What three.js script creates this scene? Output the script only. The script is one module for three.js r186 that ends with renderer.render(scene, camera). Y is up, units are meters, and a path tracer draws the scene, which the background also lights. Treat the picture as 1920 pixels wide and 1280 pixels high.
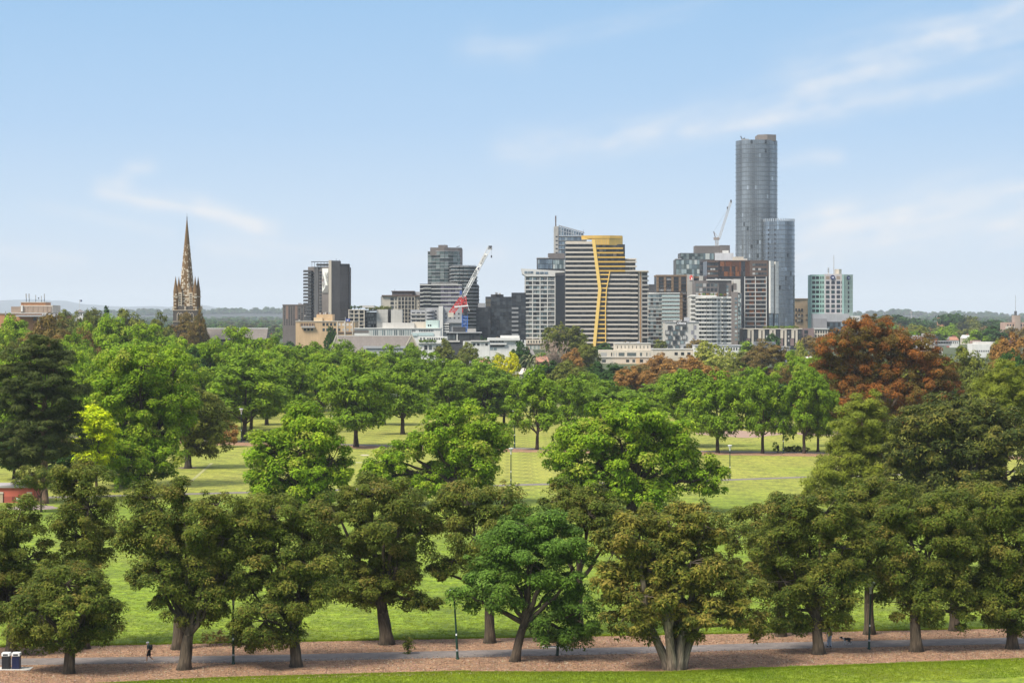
import * as THREE from 'three';
import { mergeGeometries } from 'three/addons/utils/BufferGeometryUtils.js';

// ------------------------------------------------------------------ camera
const F = 3800, HZ = 600, EYE = 29, EXPOSURE = 2.3;      // focal length and horizon in photo pixels (1920 x 1280), eye height in metres
const scene = new THREE.Scene();
const camera = new THREE.PerspectiveCamera(2 * Math.atan(640 / F) * 180 / Math.PI, 1.5, 1, 60000);
camera.position.set(0, EYE, 0);
camera.lookAt(0, EYE, -100);
camera.setViewOffset(1920, 1280, 0, 40, 1920, 1280);
camera.updateProjectionMatrix();
const renderer = new THREE.WebGLRenderer({ antialias: true });
renderer.toneMapping = THREE.LinearToneMapping;
renderer.toneMappingExposure = EXPOSURE;
renderer.shadowMap.enabled = true;

// ------------------------------------------------------------------ random numbers and noise
function rng(seed) {
  let s = (seed * 2654435761) >>> 0;
  return () => { s = (s + 0x6d2b79f5) | 0; let t = Math.imul(s ^ (s >>> 15), 1 | s); t = (t + Math.imul(t ^ (t >>> 7), 61 | t)) ^ t; return ((t ^ (t >>> 14)) >>> 0) / 4294967296; };
}
const hash2 = (x, y) => { let h = Math.imul(x | 0, 374761393) + Math.imul(y | 0, 668265263) | 0; h = Math.imul(h ^ (h >>> 13), 1274126177); return ((h ^ (h >>> 16)) >>> 0) / 4294967296; };
function vnoise(x, y, wrap = 0) {
  const xi = Math.floor(x), yi = Math.floor(y), fx = x - xi, fy = y - yi, u = fx * fx * (3 - 2 * fx), v = fy * fy * (3 - 2 * fy);
  const w = (a) => wrap ? ((a % wrap) + wrap) % wrap : a;
  const a = hash2(w(xi), w(yi)), b = hash2(w(xi + 1), w(yi)), c = hash2(w(xi), w(yi + 1)), d = hash2(w(xi + 1), w(yi + 1));
  return a + (b - a) * u + (c - a) * v + (a - b - c + d) * u * v;
}
function fbm(x, y, oct = 4, wrap = 0) { let s = 0, a = 0.5, n = 0; for (let i = 0; i < oct; i++) { s += a * vnoise(x, y, wrap); n += a; x *= 2; y *= 2; wrap *= 2; a *= 0.5; } return s / n; }
const clamp = (x, a = 0, b = 1) => Math.min(b, Math.max(a, x));
const sstep = (a, b, x) => { const t = clamp((x - a) / (b - a)); return t * t * (3 - 2 * t); };
const lin = (c) => { c /= 255; return c <= 0.04045 ? c / 12.92 : ((c + 0.055) / 1.055) ** 2.4; };
const mix = (a, b, t) => a + (b - a) * t;

// ------------------------------------------------------------------ sky: air and thin cirrus, a function of direction
const SKY_KEYS = [[0, 226, 236, 245], [1, 221, 234, 246], [3, 204, 226, 247], [5.5, 181, 213, 245], [9, 160, 201, 240], [16, 142, 187, 232], [30, 118, 168, 222], [55, 96, 148, 210], [90, 84, 136, 202]]
  .map(([e, r, g, b]) => [e, lin(r) / EXPOSURE, lin(g) / EXPOSURE, lin(b) / EXPOSURE]);
// cirrus streaks: points [azimuth, elevation] in degrees, width in degrees, strength
const deg = (px, py) => [Math.atan((px - 960) / F) * 57.2958, Math.atan((HZ - py) / F) * 57.2958];
const STREAKS = [
  [[[190, 357], [270, 378], [360, 385], [440, 410], [510, 432]], 14, 0.55], [[[225, 345], [250, 322], [275, 316]], 13, 0.3], [[[380, 388], [430, 405], [480, 425]], 13, 0.5],
  [[[-40, 470], [60, 486], [150, 498]], 13, 0.4], [[[60, 390], [180, 412], [320, 442]], 10, 0.16], [[[380, 465], [560, 478], [800, 480], [930, 476]], 20, 0.28],
  [[[860, 100], [960, 92], [1060, 70], [1240, 30], [1340, 0]], 16, 0.13], [[[900, 85], [980, 100]], 22, 0.22],
  [[[960, 285], [1150, 258], [1360, 225], [1560, 165], [1760, 100], [1960, 20]], 30, 0.34], [[[1150, 262], [1400, 235], [1620, 205], [1800, 172], [1960, 135]], 15, 0.36], [[[1500, 150], [1700, 90], [1960, 40]], 44, 0.24],
  [[[1470, 305], [1520, 298], [1570, 300]], 12, 0.42], [[[1520, 420], [1640, 410], [1760, 385], [1960, 370]], 34, 0.55], [[[1560, 430], [1760, 440], [1960, 430]], 26, 0.5], [[[1490, 490], [1600, 468], [1720, 455]], 14, 0.55], [[[1500, 500], [1560, 490]], 16, 0.35],
].map(([p, w, s]) => [p.map(([x, y]) => deg(x, y)), w / F * 57.2958, s]);
function skyColor(az, el, x, y, z, out) {
  let i = 0; while (i < SKY_KEYS.length - 2 && el > SKY_KEYS[i + 1][0]) i++;
  const a = SKY_KEYS[i], b = SKY_KEYS[i + 1], t = clamp((el - a[0]) / (b[0] - a[0]));
  let c = 0;
  if (Math.abs(az) < 18 && el < 11) {
    const tilt = az > 1 ? 0.19 : az < -4 ? -0.17 : 0.05, ac = el - az * tilt, n = clamp(0.12 + 1.5 * fbm(az * 0.42 + 5, ac * 5.2 + 3, 4) * fbm(az * 1.1, ac * 2.1 + 9, 3) * 1.9, 0, 1.5);
    for (const [p, w, s] of STREAKS) {
      let best = 1e9;
      for (let k = 0; k + 1 < p.length; k++) {
        const dx = p[k + 1][0] - p[k][0], dy = p[k + 1][1] - p[k][1], u = clamp(((az - p[k][0]) * dx + (el - p[k][1]) * dy) / (dx * dx + dy * dy));
        const ex = az - p[k][0] - dx * u, ey = el - p[k][1] - dy * u; best = Math.min(best, ex * ex + ey * ey);
      }
      c += 0.92 * s * Math.exp(-best / (w * w * 1.6)) * n;
    }
  } else if (el > 0) {
    const q = 1 / (y + 0.16), f = fbm(x * q * 1.1 + 7.3, z * q * 3.4 + 2.1, 5);
    c = (0.25 + 0.75 * sstep(0.3, 0.75, f)) * 0.85 * sstep(6, 34, el);
  }
  c = Math.min(0.85, c);
  const veil = 1 + 0.75 * sstep(10, 40, el), white = [lin(243) / EXPOSURE * veil, lin(244) / EXPOSURE * veil, lin(246) / EXPOSURE * veil];  // high thin cloud, brighter overhead where the sun is behind it
  for (let k = 0; k < 3; k++) { const s = a[k + 1] + (b[k + 1] - a[k + 1]) * t; out[k] = s + (white[k] - s) * c; }
}
{
  const SW = 4096, SH = 2048, data = new Float32Array(SW * SH * 4), c = [0, 0, 0];
  for (let r = 0; r < SH; r++) {
    const el = ((r + 0.5) / SH - 0.5) * 180, ce = Math.cos(el / 57.29578), y = Math.sin(el / 57.29578);
    for (let q = 0; q < SW; q++) {
      const th = ((q + 0.5) / SW - 0.5) * 2 * Math.PI, x = Math.cos(th) * ce, z = Math.sin(th) * ce;
      if (el >= -0.3) skyColor(Math.atan2(x, -z) * 57.29578, Math.max(0, el), x, y, z, c); else { c[0] = 0.16; c[1] = 0.18; c[2] = 0.15; }
      const o = (r * SW + q) * 4; data[o] = c[0]; data[o + 1] = c[1]; data[o + 2] = c[2]; data[o + 3] = 1;
    }
  }
  const sky = new THREE.DataTexture(data, SW, SH, THREE.RGBAFormat, THREE.FloatType);
  sky.mapping = THREE.EquirectangularReflectionMapping; sky.magFilter = THREE.LinearFilter; sky.needsUpdate = true;
  scene.background = sky; scene.environment = sky;
}
// ------------------------------------------------------------------ sun, veiled by thin high cloud: behind the camera to the left
const sun = new THREE.DirectionalLight(new THREE.Color(1, 0.94, 0.83), 2.7);
sun.position.set(-620, 1050, 240); sun.target.position.set(0, 0, -300);
sun.castShadow = true; sun.shadow.radius = 38; sun.shadow.mapSize.set(4096, 4096);
Object.assign(sun.shadow.camera, { left: -900, right: 900, top: 900, bottom: -900, near: 10, far: 4000 });
scene.add(sun, sun.target);
scene.fog = new THREE.FogExp2(0xe6edf5, 0.000055);

// ------------------------------------------------------------------ bookkeeping
const used = new Map();
function numbered(name) { const n = used.get(name) ?? 0; used.set(name, n + 1); return n ? `${name}_${String(n).padStart(3, '0')}` : name; }
function tag(o, label, category, group, kind) { if (label) o.userData.label = label; if (category) o.userData.category = category; if (group) o.userData.group = group; if (kind) o.userData.kind = kind; return o; }
function thing(name, label, category, pos = [0, 0, 0], group) { const g = new THREE.Group(); g.name = numbered(name); g.position.set(...pos); scene.add(g); return tag(g, label, category, group); }
function part(parent, name, geo, mat) { const m = new THREE.Mesh(geo, mat); m.name = name; m.castShadow = m.receiveShadow = true; parent.add(m); return m; }
function structure(name, geo, mat) { const m = part(scene, numbered(name), geo, mat); m.userData.kind = 'structure'; m.userData.label = undefined; return m; }
function copyOf(o, name) { const c = o.clone(); c.name = numbered(name ?? o.name.replace(/_\d{3}$/, '')); c.userData = { ...o.userData }; scene.add(c); return c; }

// ground height: level park, rising a little under the city behind it
function gh(x, z) { const D = -z; return 9 * sstep(640, 1300, D) + 14 * sstep(2600, 8000, D) * (0.6 + 0.6 * fbm(x / 1500 + 9, z / 1500, 2)); }
const groundD = (py) => EYE * F / (py - HZ);                                   // distance of a level-ground point
const X = (px, D) => (px - 960) / F * D, Y = (py, D) => EYE - (py - HZ) / F * D;
const gp = (px, py) => { const D = groundD(py); return [X(px, D), 0, -D]; };

// ------------------------------------------------------------------ materials
function dataTex(n, fn, srgb = true) {
  const d = new Uint8Array(n * n * 4);
  for (let y = 0; y < n; y++) for (let x = 0; x < n; x++) { const c = fn(x / n, y / n), o = (y * n + x) * 4; d[o] = clamp(c[0]) * 255; d[o + 1] = clamp(c[1]) * 255; d[o + 2] = clamp(c[2]) * 255; d[o + 3] = 255; }
  const t = new THREE.DataTexture(d, n, n); t.wrapS = t.wrapT = THREE.RepeatWrapping; t.magFilter = THREE.LinearFilter; t.minFilter = THREE.LinearMipmapLinearFilter;
  if (srgb) t.colorSpace = THREE.SRGBColorSpace; t.needsUpdate = true; return t;
}
const grimeTex = dataTex(256, (u, v) => { const n = 0.86 + 0.14 * fbm(u * 6, v * 6, 4, 6); const m = n - 0.05 * vnoise(u * 64, v * 8, 0); return [m, m, m * 0.99]; });
const std = (r, g, b, rough = 0.85, extra = {}) => new THREE.MeshStandardMaterial({ color: new THREE.Color().setRGB(r, g, b), roughness: rough, ...extra });
const wall = (r, g, b, rough = 0.88) => std(r, g, b, rough, { map: grimeTex });
// ================================================================== the ground
const grassTex = dataTex(512, (u, v) => {
  const a = fbm(u * 10, v * 10, 5, 10), b = vnoise(u * 170, v * 170, 170), c = fbm(u * 40 + 3, v * 40, 3, 40), n = 0.52 + 0.42 * a + 0.22 * (b - 0.5) + 0.3 * (c - 0.5);
  return [n * (0.96 + 0.14 * (c - 0.5)), n, n * 0.92];
});
{
  const rows = [-150, -60, 20, 90, 130, 150]; for (let d = 156; d < 700; d += 3.5) rows.push(d); for (let d = 710; d < 2600; d *= 1.03) rows.push(d); for (let d = 2650; d < 11500; d *= 1.08) rows.push(d);
  const NC = 220, pos = [], col = [], uv = [], idx = [];
  rows.forEach((D, r) => {
    for (let c = 0; c <= NC; c++) {
      const t = c / NC * 2 - 1, half = 90 + 0.36 * Math.max(D, 0) + (Math.abs(t) > 0.9 ? (Math.abs(t) - 0.9) * 20 * Math.max(200, D * 0.4) : 0), x = t * half, z = -D;
      pos.push(x, gh(x, z), z); uv.push(x / 9, z / 9);
      // turf: lush where it is watered, dried out in patches on the open ovals
      const dry = clamp(sstep(292, 372, D + 45 * (fbm(x / 34, z / 34, 3) - 0.5)) * 0.85 + 0.9 * (fbm(x / 19 + 40, z / 26, 4) - 0.46)), n = 0.82 + 0.36 * fbm(x / 7 + 11, z / 7, 3);
      const town = sstep(640, 720, D);
      const g = [mix(0.300, 0.530, dry), mix(0.390, 0.485, dry), mix(0.009, 0.075, dry)];
      col.push(mix(g[0] * n, 0.12, town), mix(g[1] * n, 0.14, town), mix(g[2] * n, 0.06, town));
      if (r && c) { const a = r * (NC + 1) + c, b = a - NC - 1; idx.push(b - 1, b, a - 1, b, a, a - 1); }
    }
  });
  // wind so that faces look up
  for (let i = 0; i < idx.length; i += 3) { const t = idx[i + 1]; idx[i + 1] = idx[i + 2]; idx[i + 2] = t; }
  const g = new THREE.BufferGeometry(); g.setAttribute('position', new THREE.Float32BufferAttribute(pos, 3)); g.setAttribute('color', new THREE.Float32BufferAttribute(col, 3)); g.setAttribute('uv', new THREE.Float32BufferAttribute(uv, 2)); g.setIndex(idx); g.computeVertexNormals();
  if (g.attributes.normal.getY(500) < 0) { for (let i = 0; i < idx.length; i += 3) { const t = idx[i + 1]; idx[i + 1] = idx[i + 2]; idx[i + 2] = t; } g.setIndex(idx); g.computeVertexNormals(); }
  structure('ground', g, new THREE.MeshStandardMaterial({ map: grassTex, vertexColors: true, roughness: 1, bumpMap: grassTex, bumpScale: 0.05 }));
}
// a strip lying on the level park between two edges given as ground points along the photograph
function strip(name, far, near, lift, mat, rag = 0, seed = 1, uvs = 3) {
  const at = (list, px) => { let i = 0; while (i < list.length - 2 && px > list[i + 1][0]) i++; const t = (px - list[i][0]) / (list[i + 1][0] - list[i][0]); return mix(list[i][1], list[i + 1][1], t); };
  const pos = [], uv = [], idx = [], N = 700, x0 = -520, x1 = 2440;
  for (let i = 0; i <= N; i++) {
    const px = x0 + (x1 - x0) * i / N, a = gp(px, at(far, px)), b = gp(px, at(near, px));
    const j = (k) => rag * ((fbm(i * 0.35 + seed * 17, k * 9.1 + seed, 3) - 0.5) * 2.2 + (hash2(i + seed * 31, k) - 0.5) * 0.9);
    for (const [p, k] of [[a, 0], [b, 1]]) { pos.push(p[0], lift, p[2] + j(k)); uv.push(p[0] / uvs, p[2] / uvs); }
    if (i) { const q = i * 2; idx.push(q - 2, q - 1, q, q - 1, q + 1, q); }
  }
  const g = new THREE.BufferGeometry(); g.setAttribute('position', new THREE.Float32BufferAttribute(pos, 3)); g.setAttribute('uv', new THREE.Float32BufferAttribute(uv, 2)); g.setIndex(idx); g.computeVertexNormals();
  return structure(name, g, mat);
}
const mulchTex = dataTex(512, (u, v) => {
  const a = fbm(u * 8, v * 8, 4, 8), b = vnoise(u * 120, v * 120, 120), c = vnoise(u * 60 + 5, v * 90, 0), n = 0.55 + 0.35 * a + 0.34 * (b - 0.5) + 0.2 * (c - 0.5);
  return [n, n * (0.83 + 0.1 * (c - 0.5)), n * (0.70 + 0.12 * (b - 0.5))];
});
const tarTex = dataTex(256, (u, v) => { const n = 0.62 + 0.22 * fbm(u * 6, v * 6, 4, 6) + 0.16 * (vnoise(u * 90, v * 90, 90) - 0.5); return [n, n * 0.98, n * 0.97]; });
const mulchMat = new THREE.MeshStandardMaterial({ map: mulchTex, color: new THREE.Color().setRGB(0.63, 0.53, 0.42), roughness: 1, bumpMap: mulchTex, bumpScale: 0.06 });
const pathMat = new THREE.MeshStandardMaterial({ map: tarTex, color: new THREE.Color().setRGB(0.36, 0.315, 0.29), roughness: 0.95 });
const E = (...a) => { const o = []; for (let i = 0; i < a.length; i += 2) o.push([a[i], a[i + 1]]); return o; };
strip('mulch_bed', E(-520, 1226, 0, 1213, 480, 1204, 880, 1196, 1240, 1190, 1440, 1183, 1920, 1177, 2440, 1170), E(-520, 1310, 0, 1290, 200, 1280, 400, 1272, 640, 1268, 880, 1259, 1240, 1261, 1440, 1250, 1700, 1241, 1920, 1236, 2440, 1226), 0.012, mulchMat, 0.55, 3);
strip('path', E(-520, 1250, 0, 1235, 480, 1228.5, 880, 1219.5, 1240, 1212, 1440, 1205, 1920, 1195, 2440, 1184), E(-520, 1264, 0, 1247.5, 480, 1241.5, 880, 1232.5, 1240, 1224.5, 1440, 1217.5, 1920, 1207, 2440, 1196), 0.022, pathMat, 0.05, 5);
strip('path', E(-520, 944, 220, 928, 430, 922.5, 990, 907, 1370, 898, 1500, 893.5, 2440, 868), E(-520, 948, 220, 931, 430, 925.5, 990, 910, 1370, 900.7, 1500, 896, 2440, 870.5), 0.02, pathMat, 0.04, 6);
strip('mulch_bed', E(-520, 809, 300, 823, 452, 828, 670, 834, 1000, 841, 1400, 847.5, 1550, 850, 2440, 864), E(-520, 817, 300, 831, 452, 835.5, 670, 841, 1000, 848, 1400, 853.5, 1550, 856, 2440, 870), 0.012, mulchMat, 0.9, 8);
strip('path', E(-520, 808, 300, 821.5, 452, 826.5, 670, 832.8, 1000, 840, 1400, 846, 1550, 848, 2440, 862), E(-520, 810.5, 300, 824, 452, 829, 670, 835.3, 1000, 842.3, 1400, 848.2, 1550, 850.2, 2440, 864), 0.022, pathMat, 0.04, 9);
strip('path', E(-520, 742, 700, 748, 1200, 752, 2440, 760), E(-520, 745, 700, 751.5, 1200, 755.5, 2440, 763.5), 0.022, mulchMat, 0.4, 10);
// worn turf on the ovals: a pale cricket pitch, a trodden diagonal track, bare ground round the play area
const bare = (r, g, b) => new THREE.MeshStandardMaterial({ map: tarTex, color: new THREE.Color().setRGB(r, g, b), roughness: 1 });
function patch(name, px, py, rx, ry, mat, seed, lift = 0.014) {
  const c = gp(px, py), D = -c[2], a = rx * D / F, b = ry * D * D / (F * EYE), pos = [0, lift, 0], uv = [c[0] / 3, c[2] / 3], idx = [], N = 48;
  for (let i = 0; i <= N; i++) { const t = i / N * Math.PI * 2, w = 0.75 + 0.5 * vnoise(Math.cos(t) * 2 + seed * 7 + 20, Math.sin(t) * 2 + 20); const x = Math.cos(t) * a * w, z = -Math.sin(t) * b * w; pos.push(x, lift, z); uv.push((c[0] + x) / 3, (c[2] + z) / 3); if (i) idx.push(0, i, i + 1); }
  const g = new THREE.BufferGeometry(); g.setAttribute('position', new THREE.Float32BufferAttribute(pos, 3)); g.setAttribute('uv', new THREE.Float32BufferAttribute(uv, 2)); g.setIndex(idx); g.computeVertexNormals();
  const m = structure(name, g, mat); m.position.set(c[0], 0, c[2]); return m;
}
patch('worn_turf', 683, 853, 10, 1.1, bare(0.85, 0.78, 0.55), 2);
patch('worn_turf', 668, 867, 14, 0.7, bare(0.8, 0.78, 0.45), 3);
patch('play_area', 1385, 813, 70, 6, bare(0.62, 0.42, 0.31), 4);
patch('play_area', 1560, 812, 60, 6, bare(0.58, 0.40, 0.30), 5);
patch('gravel_apron', 62, 952, 40, 4.5, bare(0.5, 0.4, 0.36), 6);
patch('bare_earth', 352, 877, 18, 2, bare(0.42, 0.30, 0.2), 7);
{ const a = gp(358, 902), b = gp(397, 868), pos = [], idx = [0, 1, 2, 1, 3, 2]; for (const p of [a, b]) for (const s of [-0.28, 0.28]) pos.push(p[0] + s, 0.016, p[2]);
  const g = new THREE.BufferGeometry(); g.setAttribute('position', new THREE.Float32BufferAttribute(pos, 3)); g.setAttribute('uv', new THREE.Float32BufferAttribute([0, 0, 0.3, 0, 0, 20, 0.3, 20], 2)); g.setIndex(idx); g.computeVertexNormals(); structure('trodden_track', g, bare(0.62, 0.62, 0.25)); }
// far ridges and the mountain range
function ridge(name, D, pts, depth, mat, bump, seed) {
  const N = 260, pos = [], idx = [], uv = []; const px0 = pts[0][0], px1 = pts[pts.length - 1][0];
  for (let i = 0; i <= N; i++) {
    const px = mix(px0, px1, i / N); let k = 0; while (k < pts.length - 2 && px > pts[k + 1][0]) k++;
    const t = clamp((px - pts[k][0]) / (pts[k + 1][0] - pts[k][0])), py = mix(pts[k][1], pts[k + 1][1], t * t * (3 - 2 * t));
    const top = Y(py, D) + bump * (fbm(i * 0.21 + seed, seed, 4) - 0.5);
    for (const [s, h] of [[0.9, -4], [0.55, top * 0.55], [0.22, top * 0.93], [0, top], [-0.5, top * 0.6], [-1, -4]]) { pos.push(X(px, D), h, -D + s * depth); uv.push(i / 6, s * 4); }
    if (i) for (let r = 0; r < 5; r++) { const a = i * 6 + r, b = a - 6; idx.push(b, a, b + 1, a, a + 1, b + 1); }
  }
  const g = new THREE.BufferGeometry(); g.setAttribute('position', new THREE.Float32BufferAttribute(pos, 3)); g.setAttribute('uv', new THREE.Float32BufferAttribute(uv, 2)); g.setIndex(idx); g.computeVertexNormals();
  return structure(name, g, mat);
}
const woodTex = dataTex(256, (u, v) => { const n = 0.5 + 0.5 * fbm(u * 20, v * 20, 4, 20); return [n, n, n]; });
ridge('mountains', 24000, E(-900, 596, -300, 585, 0, 566, 60, 561, 110, 563, 170, 570, 230, 575, 290, 573, 330, 576, 380, 573, 420, 580, 470, 590, 560, 596, 900, 598, 1500, 594, 1800, 592, 2100, 582, 2700, 590), 5000, std(0.05, 0.07, 0.06, 1, { map: woodTex }), 30, 3);
const HILL = E(-900, 600, 100, 597, 200, 592, 290, 590, 380, 590, 420, 588, 470, 587, 530, 588, 640, 593, 800, 597, 1300, 599, 1560, 597, 1640, 592, 1660, 590, 1700, 591, 1740, 596, 1790, 594, 1850, 595, 1960, 597, 2600, 596), HD = 9000, hillTop = (px) => { let k = 0; while (k < HILL.length - 2 && px > HILL[k + 1][0]) k++; return Y(mix(HILL[k][1], HILL[k + 1][1], clamp((px - HILL[k][0]) / (HILL[k + 1][0] - HILL[k][0]))), HD); };
ridge('hills', HD, HILL, 1300, std(0.035, 0.045, 0.03, 1, { map: woodTex }), 5, 8);
// ================================================================== trees
const barkTex = dataTex(256, (u, v) => { const n = 0.45 + 0.5 * fbm(u * 12, v * 3, 4, 0) + 0.25 * (vnoise(u * 48, v * 10, 0) - 0.5); return [n, n * 0.93, n * 0.86]; });
const bark = (r, g, b) => new THREE.MeshStandardMaterial({ map: barkTex, color: new THREE.Color().setRGB(r, g, b), roughness: 0.95, bumpMap: barkTex, bumpScale: 0.05 });
const leafMat = new THREE.MeshPhysicalMaterial({ vertexColors: true, roughness: 0.92, transmission: 0.3, thickness: 0, specularIntensity: 0.2, side: THREE.DoubleSide });
leafMat.name = 'leaves';
const GAIN = [1.62, 1.42, 0.85];
// per kind: leaf palette (linear) with weights, leaf length and width at 1:1, clump radius, how many leaf layers, bark
const KIND = {
  oak: { pal: [[0.078, 0.106, 0.022, 3], [0.062, 0.094, 0.020, 3], [0.102, 0.118, 0.030, 2], [0.128, 0.124, 0.042, 1], [0.048, 0.078, 0.020, 2]], L: 0.22, W: 0.128, clump: 0.85, lai: 2.3, bark: bark(0.155, 0.138, 0.108) },
  ash: { pal: [[0.060, 0.125, 0.026, 3], [0.075, 0.150, 0.030, 3], [0.090, 0.165, 0.045, 1], [0.045, 0.100, 0.022, 2]], L: 0.23, W: 0.14, clump: 0.9, lai: 2.4, bark: bark(0.14, 0.12, 0.095) },
  elm: { pal: [[0.135, 0.235, 0.016, 3], [0.110, 0.205, 0.014, 3], [0.165, 0.250, 0.022, 2], [0.080, 0.165, 0.014, 2], [0.190, 0.235, 0.050, 1]], L: 0.42, W: 0.28, clump: 1.45, lai: 2.6, bark: bark(0.13, 0.105, 0.085) },
  elmDeep: { pal: [[0.090, 0.170, 0.016, 3], [0.110, 0.195, 0.016, 3], [0.072, 0.140, 0.014, 2], [0.140, 0.220, 0.022, 1]], L: 0.54, W: 0.36, clump: 1.35, lai: 2.5, bark: bark(0.12, 0.10, 0.085) },
  fig: { pal: [[0.098, 0.114, 0.024, 3], [0.068, 0.088, 0.020, 3], [0.150, 0.146, 0.040, 3], [0.185, 0.165, 0.055, 1], [0.045, 0.070, 0.018, 2]], L: 0.33, W: 0.15, clump: 0.8, lai: 2.6, bark: bark(0.42, 0.38, 0.32) },
  figBig: { pal: [[0.070, 0.088, 0.022, 3], [0.044, 0.062, 0.020, 3], [0.110, 0.115, 0.036, 2], [0.030, 0.048, 0.018, 2]], L: 0.5, W: 0.25, clump: 1.25, lai: 2.6, bark: bark(0.3, 0.27, 0.23) },
  pine: { pal: [[0.125, 0.165, 0.028, 3], [0.105, 0.145, 0.026, 3], [0.150, 0.185, 0.034, 2]], L: 0.72, W: 0.12, clump: 1.1, lai: 2.2, bark: bark(0.30, 0.21, 0.17), up: 0.5 },
  conifer: { pal: [[0.042, 0.064, 0.024, 3], [0.055, 0.074, 0.026, 3], [0.034, 0.054, 0.022, 2]], L: 0.7, W: 0.15, clump: 1.2, lai: 2.3, bark: bark(0.34, 0.25, 0.20), flat: 0.45 },
  redgum: { pal: [[0.085, 0.068, 0.020, 3], [0.070, 0.062, 0.022, 3], [0.110, 0.070, 0.024, 2]], flush: [[0.190, 0.078, 0.024, 3], [0.150, 0.070, 0.024, 2], [0.120, 0.072, 0.026, 2]], L: 0.52, W: 0.22, clump: 1.5, lai: 2.4, bark: bark(0.60, 0.52, 0.46) },   // flush: whole clumps of rusty new growth
  browngum: { pal: [[0.115, 0.090, 0.040, 3], [0.095, 0.085, 0.036, 3], [0.140, 0.095, 0.048, 1]], L: 0.80, W: 0.28, clump: 1.3, lai: 2.0, bark: bark(0.55, 0.47, 0.38) },
  olive: { pal: [[0.092, 0.118, 0.028, 3], [0.076, 0.106, 0.026, 3], [0.116, 0.132, 0.034, 2]], L: 0.75, W: 0.34, clump: 1.3, lai: 2.2, bark: bark(0.35, 0.3, 0.25) },
  rust: { pal: [[0.200, 0.120, 0.050, 3], [0.170, 0.105, 0.046, 3], [0.230, 0.140, 0.055, 1]], L: 0.75, W: 0.36, clump: 1.2, lai: 2.1, bark: bark(0.3, 0.24, 0.2) },
  yellow: { pal: [[0.330, 0.420, 0.010, 3], [0.280, 0.390, 0.010, 2], [0.220, 0.340, 0.012, 1]], L: 0.62, W: 0.38, clump: 1.0, lai: 2.2, bark: bark(0.2, 0.15, 0.1) },
  golden: { pal: [[0.380, 0.400, 0.010, 3], [0.320, 0.370, 0.012, 2]], L: 0.7, W: 0.44, clump: 1.1, lai: 2.2, bark: bark(0.2, 0.15, 0.1) },
  dark: { pal: [[0.022, 0.062, 0.016, 3], [0.030, 0.078, 0.018, 2], [0.018, 0.048, 0.016, 2]], L: 0.75, W: 0.42, clump: 1.2, lai: 2.4, bark: bark(0.15, 0.12, 0.1) },
  pale: { pal: [[0.180, 0.220, 0.055, 3], [0.210, 0.235, 0.075, 2], [0.140, 0.190, 0.040, 2]], L: 0.8, W: 0.42, clump: 0.9, lai: 1.1, bark: bark(0.5, 0.46, 0.4) },
};
function pickTint(pal, r) { let t = 0; for (const p of pal) t += p[3]; let k = r() * t; for (const p of pal) { k -= p[3]; if (k <= 0) return p; } return pal[0]; }
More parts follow.
